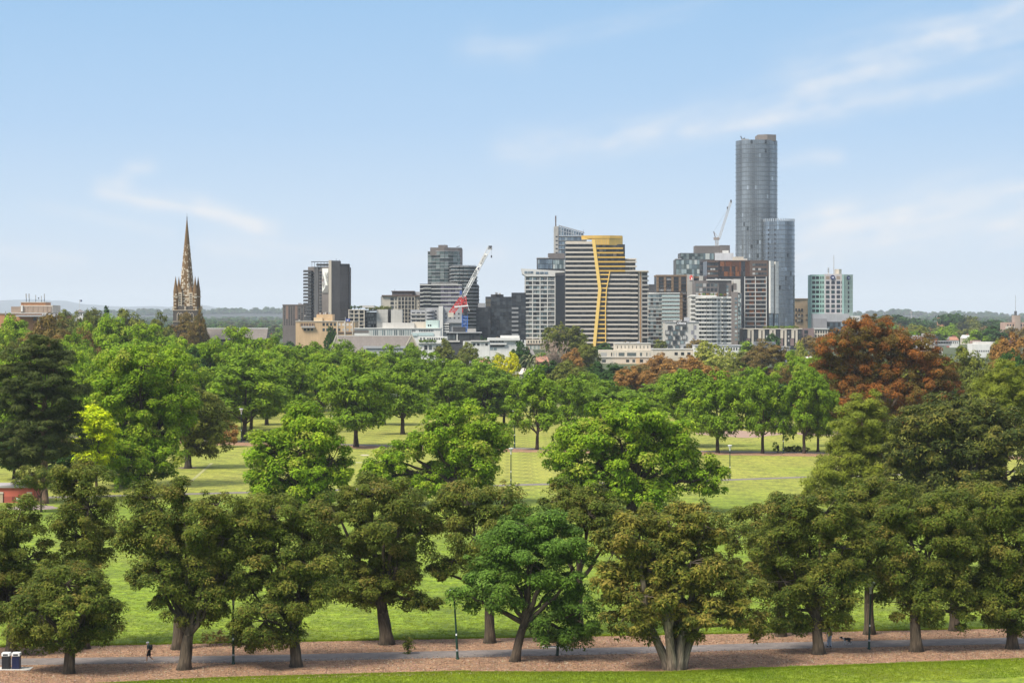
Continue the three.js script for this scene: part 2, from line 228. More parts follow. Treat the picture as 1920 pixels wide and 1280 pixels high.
// leaves in clumps through the shell of each lobe
function crownGeometry(lobes, kind, r, scale = 1, thin = 1) {
  const K = KIND[kind], L0 = K.L * scale, W0 = K.W * scale, pos = [], nor = [], col = [], idx = [], tips = [];
  const unit = () => { let x, y, z, d; do { x = r() * 2 - 1; y = r() * 2 - 1; z = r() * 2 - 1; d = x * x + y * y + z * z; } while (d > 1 || d < 0.01); d = Math.sqrt(d); return [x / d, y / d, z / d]; };
  for (const lobe of lobes) {
    const [cx, cy, cz] = lobe.c, [a, b, c] = lobe.r, p = 1.6, A = 4 * Math.PI * ((((a * b) ** p + (a * c) ** p + (b * c) ** p) / 3) ** (1 / p));
    const rc0 = Math.min(K.clump * scale ** 0.35, 0.55 * Math.min(a, b, c) + 0.15), nC = Math.max(5, Math.round(A / (Math.PI * rc0 * rc0) * 1.25)), nL = Math.max(6, Math.round(A * K.lai * thin / (0.5 * L0 * W0) / nC));
    for (let k = 0; k < nC; k++) {
      const d = unit(); if (d[1] < -0.35 && r() < 0.38) continue; const spray = r() < 0.2 && d[1] > -0.2;
      const rr = spray ? 1.0 + 0.2 * r() : 0.55 + 0.47 * Math.sqrt(r()), wob = 0.86 + 0.3 * vnoise(d[0] * 2.5 + cx, d[1] * 2.5 + d[2] * 2.5 + cy);
      const px = cx + d[0] * a * rr * wob, py = cy + d[1] * b * rr * wob, pz = cz + d[2] * c * rr * wob;
      let inner = false; for (const o of lobes) if (o !== lobe) { const q = ((px - o.c[0]) / o.r[0]) ** 2 + ((py - o.c[1]) / o.r[1]) ** 2 + ((pz - o.c[2]) / o.r[2]) ** 2; if (q < 0.36) { inner = true; break; } }
      if (inner && r() < 0.85) continue;
      tips.push([px, py, pz, cx, cy, cz]);
      const rc = rc0 * (0.65 + 0.7 * r()) * (spray ? 0.6 : 1), flushed = K.flush && r() < 0.55, tint = pickTint(flushed ? K.flush : K.pal, r), sh = 0.88 + 0.24 * r(), n = Math.round(nL * (0.6 + 0.8 * r()) * (spray ? 0.3 : 1.08));
      for (let m = 0; m < n; m++) {
        const e = unit(); if (e[1] < -0.2 && r() < 0.5) e[1] = -e[1];
        const q = rc * (0.35 + 0.68 * Math.sqrt(r())), x = px + e[0] * q, y = py + e[1] * q * (K.flat ?? 0.72), z = pz + e[2] * q;
        // leaf plane: outwards and up, scattered
        let nx = e[0] * 0.55 + d[0] * 0.3 + (r() - 0.5) * 1.1, ny = e[1] * 0.55 + d[1] * 0.25 + 0.45 + (r() - 0.5) * 1.1, nz = e[2] * 0.55 + d[2] * 0.3 + (r() - 0.5) * 1.1;
        let l = Math.hypot(nx, ny, nz) || 1; nx /= l; ny /= l; nz /= l;
        let tx = e[0] + (r() - 0.5) * 1.2, ty = e[1] + (K.up ?? -0.25) + (r() - 0.5), tz = e[2] + (r() - 0.5) * 1.2, dt = tx * nx + ty * ny + tz * nz; tx -= dt * nx; ty -= dt * ny; tz -= dt * nz; l = Math.hypot(tx, ty, tz) || 1; tx /= l; ty /= l; tz /= l;
        const bx = ny * tz - nz * ty, by = nz * tx - nx * tz, bz = nx * ty - ny * tx, s = 0.62 + 0.7 * r(), hl = L0 * 0.5 * s, hw = W0 * 0.5 * s, o = pos.length / 3, dr = hl * 0.18;
        pos.push(x - tx * hl + bx * hw, y - ty * hl + by * hw, z - tz * hl + bz * hw, x - tx * hl - bx * hw, y - ty * hl - by * hw, z - tz * hl - bz * hw, x + tx * hl + nx * dr, y + ty * hl + ny * dr, z + tz * hl + nz * dr);
        const own = r() < 0.4 ? pickTint(flushed ? K.flush : K.pal, r) : tint, v = sh * (0.66 + 0.68 * r());
        for (let q2 = 0; q2 < 3; q2++) { nor.push(nx, ny, nz); col.push(own[0] * v * GAIN[0], own[1] * v * GAIN[1], own[2] * v * GAIN[2]); }
        idx.push(o, o + 1, o + 2);
      }
    }
  }
  const g = new THREE.BufferGeometry(); g.setAttribute('position', new THREE.BufferAttribute(new Float32Array(pos), 3)); g.setAttribute('normal', new THREE.BufferAttribute(new Float32Array(nor), 3)); g.setAttribute('color', new THREE.BufferAttribute(new Float32Array(col), 3)); g.setIndex(new THREE.BufferAttribute(new Uint32Array(idx), 1));
  g.userData.tips = tips; return g;
}
function tubeInto(B, pts, rad, sides) {
  const up = new THREE.Vector3(), t = new THREE.Vector3(), u = new THREE.Vector3(), w = new THREE.Vector3(); let len = 0;
  for (let i = 0; i < pts.length; i++) {
    const a = pts[Math.max(0, i - 1)], b = pts[Math.min(pts.length - 1, i + 1)]; t.set(b[0] - a[0], b[1] - a[1], b[2] - a[2]).normalize();
    up.set(0.13, 0.02, 0.99); if (Math.abs(t.z) > 0.9) up.set(1, 0, 0); u.crossVectors(up, t).normalize(); w.crossVectors(t, u);
    if (i) len += Math.hypot(pts[i][0] - pts[i - 1][0], pts[i][1] - pts[i - 1][1], pts[i][2] - pts[i - 1][2]);
    for (let k = 0; k <= sides; k++) {
      const q = k / sides * Math.PI * 2, c = Math.cos(q), s = Math.sin(q), R = rad[i] * (typeof B.lump === 'function' ? B.lump(q, i) : 1);
      const nx = u.x * c + w.x * s, ny = u.y * c + w.y * s, nz = u.z * c + w.z * s;
      B.pos.push(pts[i][0] + nx * R, pts[i][1] + ny * R, pts[i][2] + nz * R); B.nor.push(nx, ny, nz); B.uv.push(k / sides, len / 3);
    }
    if (i) for (let k = 0; k < sides; k++) { const o = B.pos.length / 3 - (sides + 1) + k, p = o - sides - 1; B.idx.push(p, p + 1, o, p + 1, o + 1, o); }
  }
}
const newB = () => ({ pos: [], nor: [], uv: [], idx: [] });
function fromB(B) { const g = new THREE.BufferGeometry(); g.setAttribute('position', new THREE.Float32BufferAttribute(B.pos, 3)); g.setAttribute('normal', new THREE.Float32BufferAttribute(B.nor, 3)); g.setAttribute('uv', new THREE.Float32BufferAttribute(B.uv, 2)); g.setIndex(B.idx); return g; }
function curve(a, c, b, n) { const o = []; for (let i = 0; i <= n; i++) { const t = i / n, s = 1 - t; o.push([0, 1, 2].map((k) => s * s * a[k] + 2 * s * t * c[k] + t * t * b[k])); } return o; }
function woodGeometry(lobes, tips, fork, R, r, opt = {}) {
  const B = newB(), stems = opt.stems ?? [[0, 0, fork[0], fork[2], 1]], sides = opt.sides ?? 9;
  B.lump = (q, i) => 1 + 0.07 * Math.sin(q * 3 + i * 0.7) + 0.05 * Math.sin(q * 5 - i);
  for (const [bx, bz, tx, tz, f] of stems) {
    const pts = [], rad = [], n = 9; for (let i = 0; i <= n; i++) { const t = i / n, y = t * fork[1]; pts.push([mix(bx, tx, t ** 1.2) + 0.06 * R * Math.sin(t * 7 + bx), y - (i ? 0 : 0.12), mix(bz, tz, t ** 1.2)]); rad.push(R * f * (1 - 0.3 * t) * (1 + 0.32 * Math.exp(-y / (R * 0.7)))); }
    tubeInto(B, pts, rad, sides);
  }
  B.lump = null;
  lobes.forEach((lobe, i) => {
    const st = stems[i % stems.length], t = 0.72 + 0.28 * r(), a = [mix(st[0], st[2], t), fork[1] * t, mix(st[1], st[3], t)], e = [lobe.c[0], lobe.c[1] + lobe.r[1] * 0.1, lobe.c[2]];
    const c = [mix(a[0], e[0], 0.45 + 0.25 * r()), mix(a[1], e[1], 0.35 + 0.35 * r()), mix(a[2], e[2], 0.45)], len = Math.hypot(e[0] - a[0], e[1] - a[1], e[2] - a[2]);
    const r0 = R * (opt.limb ?? 0.42) * (0.75 + 0.4 * r()), pts = curve(a, c, e, 7), rad = pts.map((_, k) => Math.max(0.03, r0 * (1 - 0.75 * k / 7)));
    for (let k = 1; k < 7; k++) for (let q = 0; q < 3; q++) pts[k][q] += (r() - 0.5) * 0.06 * len;
    tubeInto(B, pts, rad, 6);
  });
  const step = Math.max(1, Math.floor(tips.length / (opt.twigs ?? 70)));
  for (let i = 0; i < tips.length; i += step) { const q = tips[i], a = [q[3], q[4], q[5]], e = [q[0], q[1], q[2]], c = [mix(a[0], e[0], 0.5) + (r() - 0.5) * 0.6, mix(a[1], e[1], 0.4) + (r() - 0.3) * 0.6, mix(a[2], e[2], 0.5) + (r() - 0.5) * 0.6]; tubeInto(B, curve(a, c, e, 3), [R * 0.11, R * 0.08, R * 0.05, R * 0.02], 4); }
  return fromB(B);
}
// a tree traced from the photograph: where its trunk meets the ground (or its distance), its crown as lobes [x, y, rx, ry] in photo pixels
function tree(name, kind, label, category, bx, by, lobes, opt = {}) {
  const D = opt.D ?? groundD(by), k = D / F, r = rng(Math.round(bx * 7 + by * 13 + (opt.seed ?? 0))), x0 = X(bx, D), z0 = -D, y0 = gh(x0, z0), yb = opt.D ? HZ + (EYE - y0) * F / D : by;
  const loc = lobes.map(([cx, cy, rx, ry, dz]) => { const m = Math.min(rx, ry) * k; return { c: [(cx - bx) * k, (yb - cy) * k, dz !== undefined ? dz : (r() - 0.5) * 1.3 * rx * k], r: [rx * k * 1.03, ry * k * 1.07, Math.max(m, 0.85 * rx * k)] }; });
  for (const l of loc.slice()) if (!opt.plain && l.r[0] > 2.2 && r() < 0.6) loc.push({ c: [l.c[0] * 0.8, l.c[1] * 0.97, -l.c[2] * 0.8 + (r() - 0.5) * 2], r: l.r.map((q) => q * 0.8) });
  const g = thing(name, label, category, [x0, y0, z0], opt.group), cg = crownGeometry(loc, kind, r, opt.leaf ?? 1, opt.thin ?? 1);
  const f = opt.fork ?? [0, 2.6, 0], R = opt.R ?? 0.5;
  part(g, 'trunk', woodGeometry(loc, cg.userData.tips, f, R, r, opt), opt.bark ?? KIND[kind].bark);
  part(g, 'crown', cg, leafMat);
  return g;
}
// ---- the avenue along the front path
const O = 'oak_tree';
tree(O, 'oak', 'dark olive oak by the path with a rounded crown hanging low beside the two bins', 'tree', 128, 1262, [[118, 1100, 62, 48], [70, 1145, 52, 55], [165, 1140, 52, 55], [120, 1165, 70, 50], [60, 1190, 40, 32], [190, 1165, 32, 40]], { fork: [0.2, 2.9, 0], R: 0.48 });
tree(O, 'oak', 'dark olive oak partly cut off behind the two litter bins', 'tree', 20, 1226, [[35, 975, 40, 38], [-10, 1010, 50, 60], [50, 1050, 48, 48], [10, 1110, 60, 60], [45, 1160, 45, 45], [-40, 1080, 60, 60]], { fork: [0.2, 4, 0], R: 0.5 });
tree(O, 'oak', 'tall narrow dark oak rising behind the low rounded oak near the bins', 'tree', 158, 1216, [[150, 905, 48, 38], [170, 950, 42, 42], [128, 965, 34, 48], [155, 1010, 44, 48], [185, 1020, 26, 40], [140, 1075, 46, 42]], { fork: [0, 4.5, 0], R: 0.45 });
tree(O, 'oak', 'spreading dark oak with a thin ragged top above the walker with a backpack', 'tree', 345, 1255, [[285, 935, 48, 26], [345, 925, 30, 28], [410, 945, 34, 26], [280, 985, 60, 34], [350, 990, 62, 42], [260, 1020, 38, 20], [420, 1010, 40, 42], [295, 1085, 48, 48], [365, 1065, 66, 54], [395, 1125, 58, 44], [330, 1130, 44, 40], [425, 1085, 34, 40]], { fork: [0.5, 3.8, 0], R: 0.55, thin: 0.9 });
tree(O, 'oak', 'dark oak whose second trunk stands close behind the walker with a backpack', 'tree', 333, 1217, [[390, 1010, 46, 44], [330, 1050, 50, 46], [400, 1080, 40, 44]], { fork: [0.3, 5, 0], R: 0.55 });
tree(O, 'oak', 'broad brownish olive oak with a drooping lobe beside the left lamp post', 'tree', 555, 1250, [[505, 965, 70, 36], [570, 985, 48, 38], [460, 1010, 52, 50], [540, 1040, 78, 56], [600, 1060, 42, 50], [455, 1080, 42, 48], [560, 1110, 50, 46], [500, 1160, 52, 44], [470, 1195, 40, 28], [535, 1185, 26, 30]], { fork: [-0.2, 3.4, 0], R: 0.5 });
tree(O, 'oak', 'dark oak with a forked trunk and a long low branch over the lawn', 'tree', 725, 1208, [[690, 930, 62, 32], [755, 945, 42, 40], [640, 975, 44, 42], [720, 1000, 66, 48], [790, 1000, 34, 44], [660, 1050, 46, 44], [745, 1065, 46, 36], [690, 1095, 56, 40], [765, 1122, 34, 17], [803, 1130, 26, 13], [650, 1110, 34, 28]], { fork: [-0.6, 4.6, 0], R: 0.62, limb: 0.5 });
tree(O, 'oak', 'dark oak behind the green ash with a bare arching limb over grass', 'tree', 918, 1205, [[880, 935, 52, 32], [935, 955, 50, 38], [840, 975, 38, 36], [890, 1005, 56, 44], [850, 1050, 34, 22], [825, 1072, 26, 13], [960, 1000, 42, 46], [925, 1060, 46, 36]], { fork: [0, 5, 0], R: 0.5 });
tree('ash_tree', 'ash', 'fresh mid green ash leaning beside the path between two dark oaks', 'tree', 965, 1240, [[990, 985, 52, 36], [950, 1020, 48, 40], [1040, 1010, 46, 44], [1000, 1055, 66, 50], [915, 1080, 42, 38], [1075, 1065, 36, 44], [880, 1120, 32, 30], [945, 1110, 52, 36], [1035, 1110, 46, 38], [1085, 1150, 40, 42], [1075, 1190, 42, 34], [1030, 1175, 26, 30]], { fork: [1.1, 4.2, 0], R: 0.42, limb: 0.55 });
tree('fig_tree', 'fig', 'golden green fig with a thick pale trunk of several fused stems', 'tree', 1265, 1254, [[1185, 1000, 52, 36], [1255, 980, 58, 36], [1320, 985, 42, 36], [1150, 1040, 40, 40], [1220, 1045, 62, 46], [1300, 1045, 60, 46], [1135, 1095, 34, 36], [1195, 1110, 58, 42], [1270, 1110, 62, 46], [1345, 1080, 46, 46], [1170, 1155, 42, 34], [1240, 1160, 46, 28], [1320, 1155, 56, 36], [1390, 1130, 46, 48], [1395, 1175, 40, 26], [1210, 1185, 24, 16]], { fork: [0, 4.2, 0], R: 0.42, limb: 0.8, twigs: 120, stems: [[-0.55, 0.1, -2.4, 0.5, 1], [-0.2, 0.45, -0.7, 1.2, 1.05], [0.25, 0.35, 0.9, 0.2, 1.05], [0.6, 0, 2.2, -0.6, 0.95], [0, -0.4, 0.1, -2, 1]] });
tree(O, 'oak', 'dense dark oak beside the person walking a dog', 'tree', 1535, 1226, [[1480, 965, 46, 34], [1545, 960, 46, 34], [1455, 1020, 42, 48], [1520, 1020, 56, 50], [1580, 1025, 42, 46], [1470, 1090, 46, 48], [1545, 1095, 58, 50], [1600, 1100, 28, 46], [1490, 1150, 46, 36], [1570, 1150, 36, 34], [1455, 1160, 26, 26]], { fork: [-0.2, 3.8, 0], R: 0.52 });
tree(O, 'oak', 'dark oak on the far side of the path between the fig and the dog walker', 'tree', 1465, 1193, [[1440, 960, 40, 34], [1400, 1000, 36, 40], [1455, 1030, 44, 50], [1440, 1090, 40, 40]], { fork: [0, 5, 0], R: 0.45 });
tree(O, 'oak', 'slim dark oak directly behind the tall lamp post by the dog', 'tree', 1630, 1189, [[1620, 935, 46, 36], [1670, 950, 40, 36], [1590, 975, 36, 36], [1640, 1000, 46, 46], [1610, 1060, 34, 44], [1660, 1080, 36, 46]], { fork: [0, 5.4, 0], R: 0.5 });
tree(O, 'oak', 'wide olive oak with trailing foliage on the grass side of the lamp by the dog', 'tree', 1718, 1221, [[1700, 955, 46, 34], [1760, 965, 46, 36], [1675, 1010, 42, 42], [1735, 1025, 62, 46], [1800, 1020, 42, 42], [1690, 1080, 46, 42], [1760, 1090, 56, 46], [1690, 1130, 36, 30], [1740, 1135, 40, 30], [1820, 1095, 38, 50], [1815, 1150, 20, 38]], { fork: [-0.1, 4.4, 0], R: 0.55 });
tree(O, 'oak', 'dark oak beside the path cut off by the edge behind trailing foliage', 'tree', 1898, 1216, [[1860, 950, 40, 36], [1920, 955, 50, 40], [1850, 1010, 36, 40], [1910, 1030, 52, 52], [1880, 1090, 50, 46], [1940, 1090, 50, 60], [1860, 1135, 34, 36], [1910, 1150, 46, 36]], { fork: [0, 4, 0], R: 0.52 });
tree(O, 'oak', 'olive oak crown seen above the green ash and left of the fig', 'tree', 1085, 1192, [[1060, 940, 42, 30], [1110, 955, 44, 34], [1150, 985, 34, 34], [1090, 990, 40, 36], [1040, 960, 26, 24]], { fork: [0, 5.5, 0], R: 0.5 });
tree(O, 'oak', 'olive oak crown filling the gap above the dog walker and lamp', 'tree', 1790, 1182, [[1790, 945, 48, 34], [1840, 935, 40, 34], [1750, 960, 40, 30], [1810, 1000, 50, 46]], { fork: [0, 5.5, 0], R: 0.5 });
tree(O, 'oak', 'small sparse olive tree in front of the red brick hut', 'tree', 76, 948, [[62, 888, 26, 14], [92, 885, 22, 14], [75, 905, 28, 12], [45, 900, 16, 12]], { D: 306, fork: [0, 2.4, 0], R: 0.16, leaf: 1.4 });
// ---- the elms and evergreens on the open lawns
tree('elm_tree', 'elm', 'bright green elm alone on the lawn with wide sky gaps below its left side', 'tree', 576, 958, [[568, 790, 42, 26], [530, 815, 36, 26], [605, 815, 34, 28], [500, 845, 36, 30], [560, 845, 46, 30], [625, 860, 32, 40], [490, 890, 28, 32], [540, 890, 40, 28], [590, 895, 42, 34], [570, 930, 48, 24], [640, 880, 18, 30], [500, 915, 30, 20]], { fork: [-0.3, 3.6, 0], R: 0.75, limb: 0.5, twigs: 110 });
tree('elm_tree', 'elm', 'bright green elm with a slanting dark limb and a big rounded right half', 'tree', 872, 947, [[880, 790, 46, 30], [835, 795, 34, 26], [915, 825, 34, 36], [860, 840, 46, 34], [800, 825, 32, 20], [760, 845, 36, 22], [720, 865, 32, 20], [700, 890, 28, 22], [755, 890, 38, 24], [900, 870, 40, 28], [830, 880, 40, 28], [800, 910, 40, 20], [880, 905, 42, 22]], { fork: [-0.6, 4, 0], R: 0.8, limb: 0.5, twigs: 110 });
tree('elm_tree', 'elm', 'broadest bright green elm on the lawn behind the golden fig', 'tree', 1185, 962, [[1130, 790, 46, 30], [1190, 785, 50, 28], [1090, 820, 42, 30], [1160, 825, 50, 32], [1230, 810, 42, 34], [1280, 830, 34, 32], [1060, 865, 34, 32], [1120, 870, 46, 34], [1195, 870, 56, 38], [1265, 870, 42, 34], [1060, 905, 30, 18], [1130, 920, 52, 30], [1210, 925, 56, 30], [1290, 900, 34, 26], [1330, 895, 28, 34], [1335, 915, 20, 18]], { fork: [0, 3.8, 0], R: 0.9, limb: 0.5, twigs: 130 });
tree('elm_tree', 'elm', 'huge green elm with slanting dark limbs between the dark conifer and open lawn', 'tree', 262, 912, [[270, 685, 58, 30], [220, 700, 46, 34], [325, 700, 40, 40], [200, 745, 40, 40], [265, 745, 56, 40], [330, 760, 42, 40], [230, 800, 50, 40], [290, 810, 52, 44], [240, 860, 50, 36], [300, 860, 44, 34], [205, 850, 30, 40], [260, 890, 56, 18]], { fork: [0.6, 3.4, 0], R: 0.9, limb: 0.5, twigs: 120 });
tree('elm_tree', 'olive', 'olive elm with a black trunk and pinkish dry twigs on open lawn', 'tree', 352, 878, [[370, 755, 44, 24], [350, 790, 40, 30], [395, 790, 34, 32], [335, 820, 24, 20], [385, 830, 40, 22], [405, 810, 22, 26]], { fork: [0, 4.4, 0], R: 0.7, limb: 0.5, bark: bark(0.1, 0.09, 0.08) });
tree('shrub_tree', 'rust', 'small dry brown shrub tree at the edge of the open lawn', 'tree', 430, 838, [[430, 806, 14, 16], [424, 822, 16, 12], [436, 820, 10, 10]], { fork: [0, 1.4, 0], R: 0.14, plain: true });
tree('robinia_tree', 'yellow', 'vivid yellow leaved tree between the dark conifer and the huge elm', 'tree', 180, 922, [[168, 782, 28, 20], [190, 800, 26, 24], [158, 812, 22, 22], [182, 832, 26, 22], [170, 858, 28, 18], [192, 852, 20, 16], [150, 838, 18, 16]], { fork: [0, 3, 0], R: 0.25, thin: 0.85 });
tree('conifer_tree', 'conifer', 'tall dark conifer with tiers of flat branches behind the brick hut', 'tree', 82, 944, [[80, 648, 34, 20], [60, 672, 46, 22], [110, 685, 40, 22], [40, 705, 46, 24], [85, 715, 50, 24], [125, 730, 40, 26], [30, 745, 46, 26], [80, 755, 56, 26], [130, 780, 36, 24], [35, 790, 48, 26], [90, 800, 56, 26], [20, 835, 46, 26], [75, 838, 50, 24], [130, 830, 34, 26], [40, 865, 40, 18]], { fork: [0, 16, 0], R: 0.62, limb: 0.22 });
tree('pine_tree', 'pine', 'yellow green pine with brushy needles in front of the great dark fig', 'tree', 1635, 962, [[1622, 752, 26, 24], [1612, 785, 40, 30], [1650, 800, 30, 28], [1590, 820, 36, 28], [1640, 835, 42, 30], [1580, 855, 36, 22], [1655, 865, 34, 26], [1560, 880, 36, 20], [1610, 895, 46, 24], [1540, 905, 30, 20], [1580, 930, 46, 22], [1640, 925, 38, 26], [1530, 925, 24, 14]], { fork: [-0.5, 6, 0], R: 0.5, limb: 0.3 });
tree('fig_tree', 'figBig', 'great dark fig with a massive domed crown beside the yellow green pine', 'tree', 1810, 978, [[1760, 785, 52, 32], [1830, 780, 52, 32], [1715, 800, 36, 30], [1890, 810, 46, 40], [1700, 845, 40, 36], [1765, 835, 52, 40], [1835, 840, 56, 40], [1700, 890, 40, 34], [1760, 895, 52, 40], [1830, 895, 56, 40], [1900, 880, 50, 50], [1720, 930, 46, 30], [1800, 940, 56, 30], [1880, 940, 50, 30], [1960, 880, 50, 60], [1690, 920, 34, 24]], { fork: [0, 3.4, 0], R: 0.9, limb: 0.5 });
tree('pine_tree', 'pine', 'grey green pine rising behind the great dark fig at the edge', 'tree', 1885, 955, [[1890, 700, 30, 22], [1870, 725, 34, 24], [1910, 735, 36, 26], [1860, 755, 38, 22], [1900, 770, 44, 24], [1850, 775, 26, 16]], { fork: [0, 8, 0], R: 0.45, limb: 0.3, D: 345 });
tree('gum_tree', 'redgum', 'enormous rust red gum with pale limbs showing through its crown', 'tree', 1660, 842, [[1640, 618, 40, 22], [1600, 628, 36, 24], [1560, 650, 36, 24], [1620, 655, 40, 26], [1680, 640, 38, 24], [1720, 658, 42, 26], [1660, 690, 44, 30], [1600, 690, 40, 28], [1560, 700, 34, 30], [1710, 700, 40, 28], [1755, 690, 32, 22], [1770, 718, 34, 24], [1730, 740, 46, 26], [1660, 740, 50, 28], [1590, 745, 42, 28], [1550, 760, 34, 24], [1525, 770, 26, 20], [1640, 780, 46, 26], [1700, 785, 46, 26], [1785, 745, 22, 22]], { D: 462, fork: [0, 7, 0], R: 0.85, limb: 0.34, twigs: 160, leaf: 0.95, thin: 0.92 });
// ---- trees of the rows behind: a few builds of each kind, then copies of them, each turned and sized on its own
const protos = new Map();
function proto(kind, v) {
  const key = kind + v; if (protos.has(key)) return protos.get(key);
  const r = rng(900 + v * 37 + kind.length * 101 + kind.charCodeAt(0)), lobes = [], tall = { pale: 1.15 }[kind] ?? 1, H = 16, Wd = 6.6, clear = 3.2;
  const n = 9 + Math.floor(r() * 3);
  lobes.push({ c: [(r() - 0.5) * 2, H - 2.3, (r() - 0.5) * 2], r: [2.7, 2.2, 2.7] });
  for (let i = 0; i < n; i++) { const q = i / n * 6.283 + r(), lev = i % 3, y = [clear + 2.6, (clear + H) / 2 + 0.3, H - 4.2][lev] + (r() - 0.5) * 1.6, R = [3.9, 4.2, 2.8][lev] * (0.8 + 0.4 * r()), s = [2.7, 3.0, 2.6][lev] * (0.85 + 0.3 * r()); lobes.push({ c: [Math.cos(q) * R, y, Math.sin(q) * R], r: [s, s * 0.82, s] }); }
  const cg = crownGeometry(lobes, kind, r, 1.05, 0.9), wg = woodGeometry(lobes, cg.userData.tips, [(r() - 0.5) * 0.6, clear + 0.6, 0], 0.48, r, { sides: 7, twigs: 40 });
  const o = { cg, wg, H: 15.7, W: 6.5 }; protos.set(key, o); return o;
}
const ROWS = {
  near: ['elm_tree', 'elmDeep', 'full green elm in the row along the far park path', 'elms along the far park path'],
  lush: ['elm_tree', 'elm', 'bright spring green elm in the massed trees below the skyline', 'bright elms massed below the skyline'],
  deep: ['elm_tree', 'elmDeep', 'deep green elm in the massed trees below the skyline', 'deep green elms massed below the skyline'],
  dark: ['evergreen_tree', 'dark', 'dark bottle green evergreen among the brighter elms', 'dark evergreens among the elms'],
  olive: ['gum_tree', 'olive', 'olive green gum among the trees at the park edge', 'olive gums at the park edge'],
  brown: ['gum_tree', 'browngum', 'dull brown leaved gum with pale limbs at the park edge', 'brown gums at the park edge'],
  rust: ['rusty_tree', 'rust', 'rust brown leaved tree below the city buildings', 'rust brown trees below the buildings'],
  pale: ['plane_tree', 'pale', 'sparse pale green tree with white twigs in front of the apartments', 'sparse pale trees before the apartments'],
  gold: ['golden_tree', 'golden', 'golden yellow leaved tree among white roofs by the palm', 'golden trees by the palm'],
  tower: ['gum_tree', 'browngum', 'reddish brown tree at the foot of the church tower', 'trees at the foot of the church tower'],
};
let nRow = 0;
function rowTree(key, cx, top, half, D, trunkBase) {
  const [name, kind, label, group] = ROWS[key], r = rng(5000 + ++nRow * 71), p = proto(kind, nRow % 3), x = X(cx, D), z = -D, y = gh(x, z), H = (Y(top, D) - y), k = D / F;
  const g = thing(name, label, 'tree', [x, y, z], group);
  const w = part(g, 'trunk', p.wg, KIND[kind].bark); const c = part(g, 'crown', p.cg, leafMat);
  g.scale.set(half * k / p.W, H / p.H, half * k / p.W * (0.9 + 0.2 * r())); g.rotation.y = r() * 6.28; return g;
}
const gd = (by) => groundD(by);
const NEAR = {
  458: 'elm beside the lamp post by the black trunk on the far path',
  545: 'elm between the black trunked lamp elm and the cricket pitch elm',
  667: 'elm standing directly behind the pale cricket pitch',
  755: 'elm right behind the elm with the slanting dark limb',
  838: 'elm crown beyond the pale pitch with its foot hidden by nearer trees',
  905: 'elm crown rising behind the rounded half of the slanting limbed elm',
  1007: 'single elm with a clear short trunk between a lamp and a sapling',
  1066: 'slim elm just right of the single elm with a sapling',
  1140: 'broad elm crown showing over the broadest lawn elm',
  1215: 'elm crown between the broadest lawn elm and the play area',
  1285: 'round elm at the edge of the sandy play area',
  1346: 'elm with a clear trunk on the path before the play area',
  1430: 'elm with a clear trunk left of the distant jogger',
  1508: 'elm with a clear trunk right of the distant jogger',
  1534: 'elm trunk under the rust red gum by the far path',
  1190: 'low elm hidden behind the broadest lawn elm',
};
// along the far path: x, top, half width, foot
for (const [x, t, h, b] of [[458, 664, 74, 826], [545, 668, 60, 812], [667, 672, 66, 838], [755, 676, 62, 814], [838, 690, 52, 806], [905, 684, 60, 800], [1007, 690, 48, 843], [1066, 702, 42, 818], [1140, 716, 62, 808], [1215, 722, 50, 800], [1285, 692, 56, 838], [1346, 700, 50, 849], [1430, 694, 48, 850], [1508, 688, 44, 850], [1534, 705, 36, 847], [1190, 740, 40, 812]]) rowTree('near', x, t, h, gd(b)).userData.label = NEAR[x];
// massed behind
for (const [x, t, h, D] of [[20, 598, 46, 690], [70, 640, 52, 560], [135, 622, 44, 600], [215, 598, 56, 640], [280, 610, 56, 620], [345, 630, 44, 600], [400, 640, 50, 590], [450, 616, 54, 650], [520, 630, 52, 640], [30, 660, 60, 500], [150, 660, 50, 500], [235, 640, 70, 520], [330, 650, 50, 530], [600, 664, 44, 560], [165, 600, 36, 720], [500, 660, 46, 560], [-30, 620, 50, 620], [1490, 655, 34, 640], [1535, 668, 36, 620], [1450, 700, 34, 560], [1270, 690, 40, 600], [690, 660, 40, 640], [860, 676, 44, 620], [940, 692, 34, 610]]) rowTree('lush', x, t, h, D);
for (const [x, t, h, D] of [[575, 640, 46, 650], [630, 648, 40, 640], [110, 690, 40, 470], [400, 680, 46, 540], [730, 650, 42, 680], [645, 640, 34, 720], [775, 642, 30, 740], [810, 664, 44, 640], [1100, 700, 42, 570], [60, 730, 50, 420], [10, 700, 44, 430], [1400, 690, 40, 600], [1560, 740, 34, 520], [470, 690, 50, 530], [905, 672, 40, 650], [720, 690, 46, 560]]) rowTree('deep', x, t, h, D);
for (const [x, t, h, D] of [[355, 660, 40, 570], [620, 612, 12, 960], [405, 650, 44, 600], [978, 644, 20, 900], [1030, 676, 30, 700], [1150, 684, 34, 700], [1118, 682, 26, 720], [1175, 692, 30, 690], [1088, 700, 30, 660], [1000, 700, 36, 640], [25, 800, 40, 370], [75, 818, 40, 380], [125, 840, 40, 365], [1462, 720, 40, 540], [1905, 662, 32, 560], [1885, 672, 30, 540], [590, 668, 30, 620], [1760, 700, 30, 520], [945, 705, 40, 560]]) { const g = rowTree('dark', x, t, h, D); if (D < 390) { g.userData.label = 'dark evergreen shrub tree under the tall dark conifer'; g.userData.group = 'evergreens under the tall conifer'; } else if (D > 800) { g.userData.label = 'dark evergreen standing against the low white and sandy buildings'; g.userData.group = 'evergreens against the low buildings'; } else if (x > 1700) { g.userData.label = 'dark evergreen beside the rust red gum and orange tree'; g.userData.group = 'evergreens beside the rust red gum'; } }
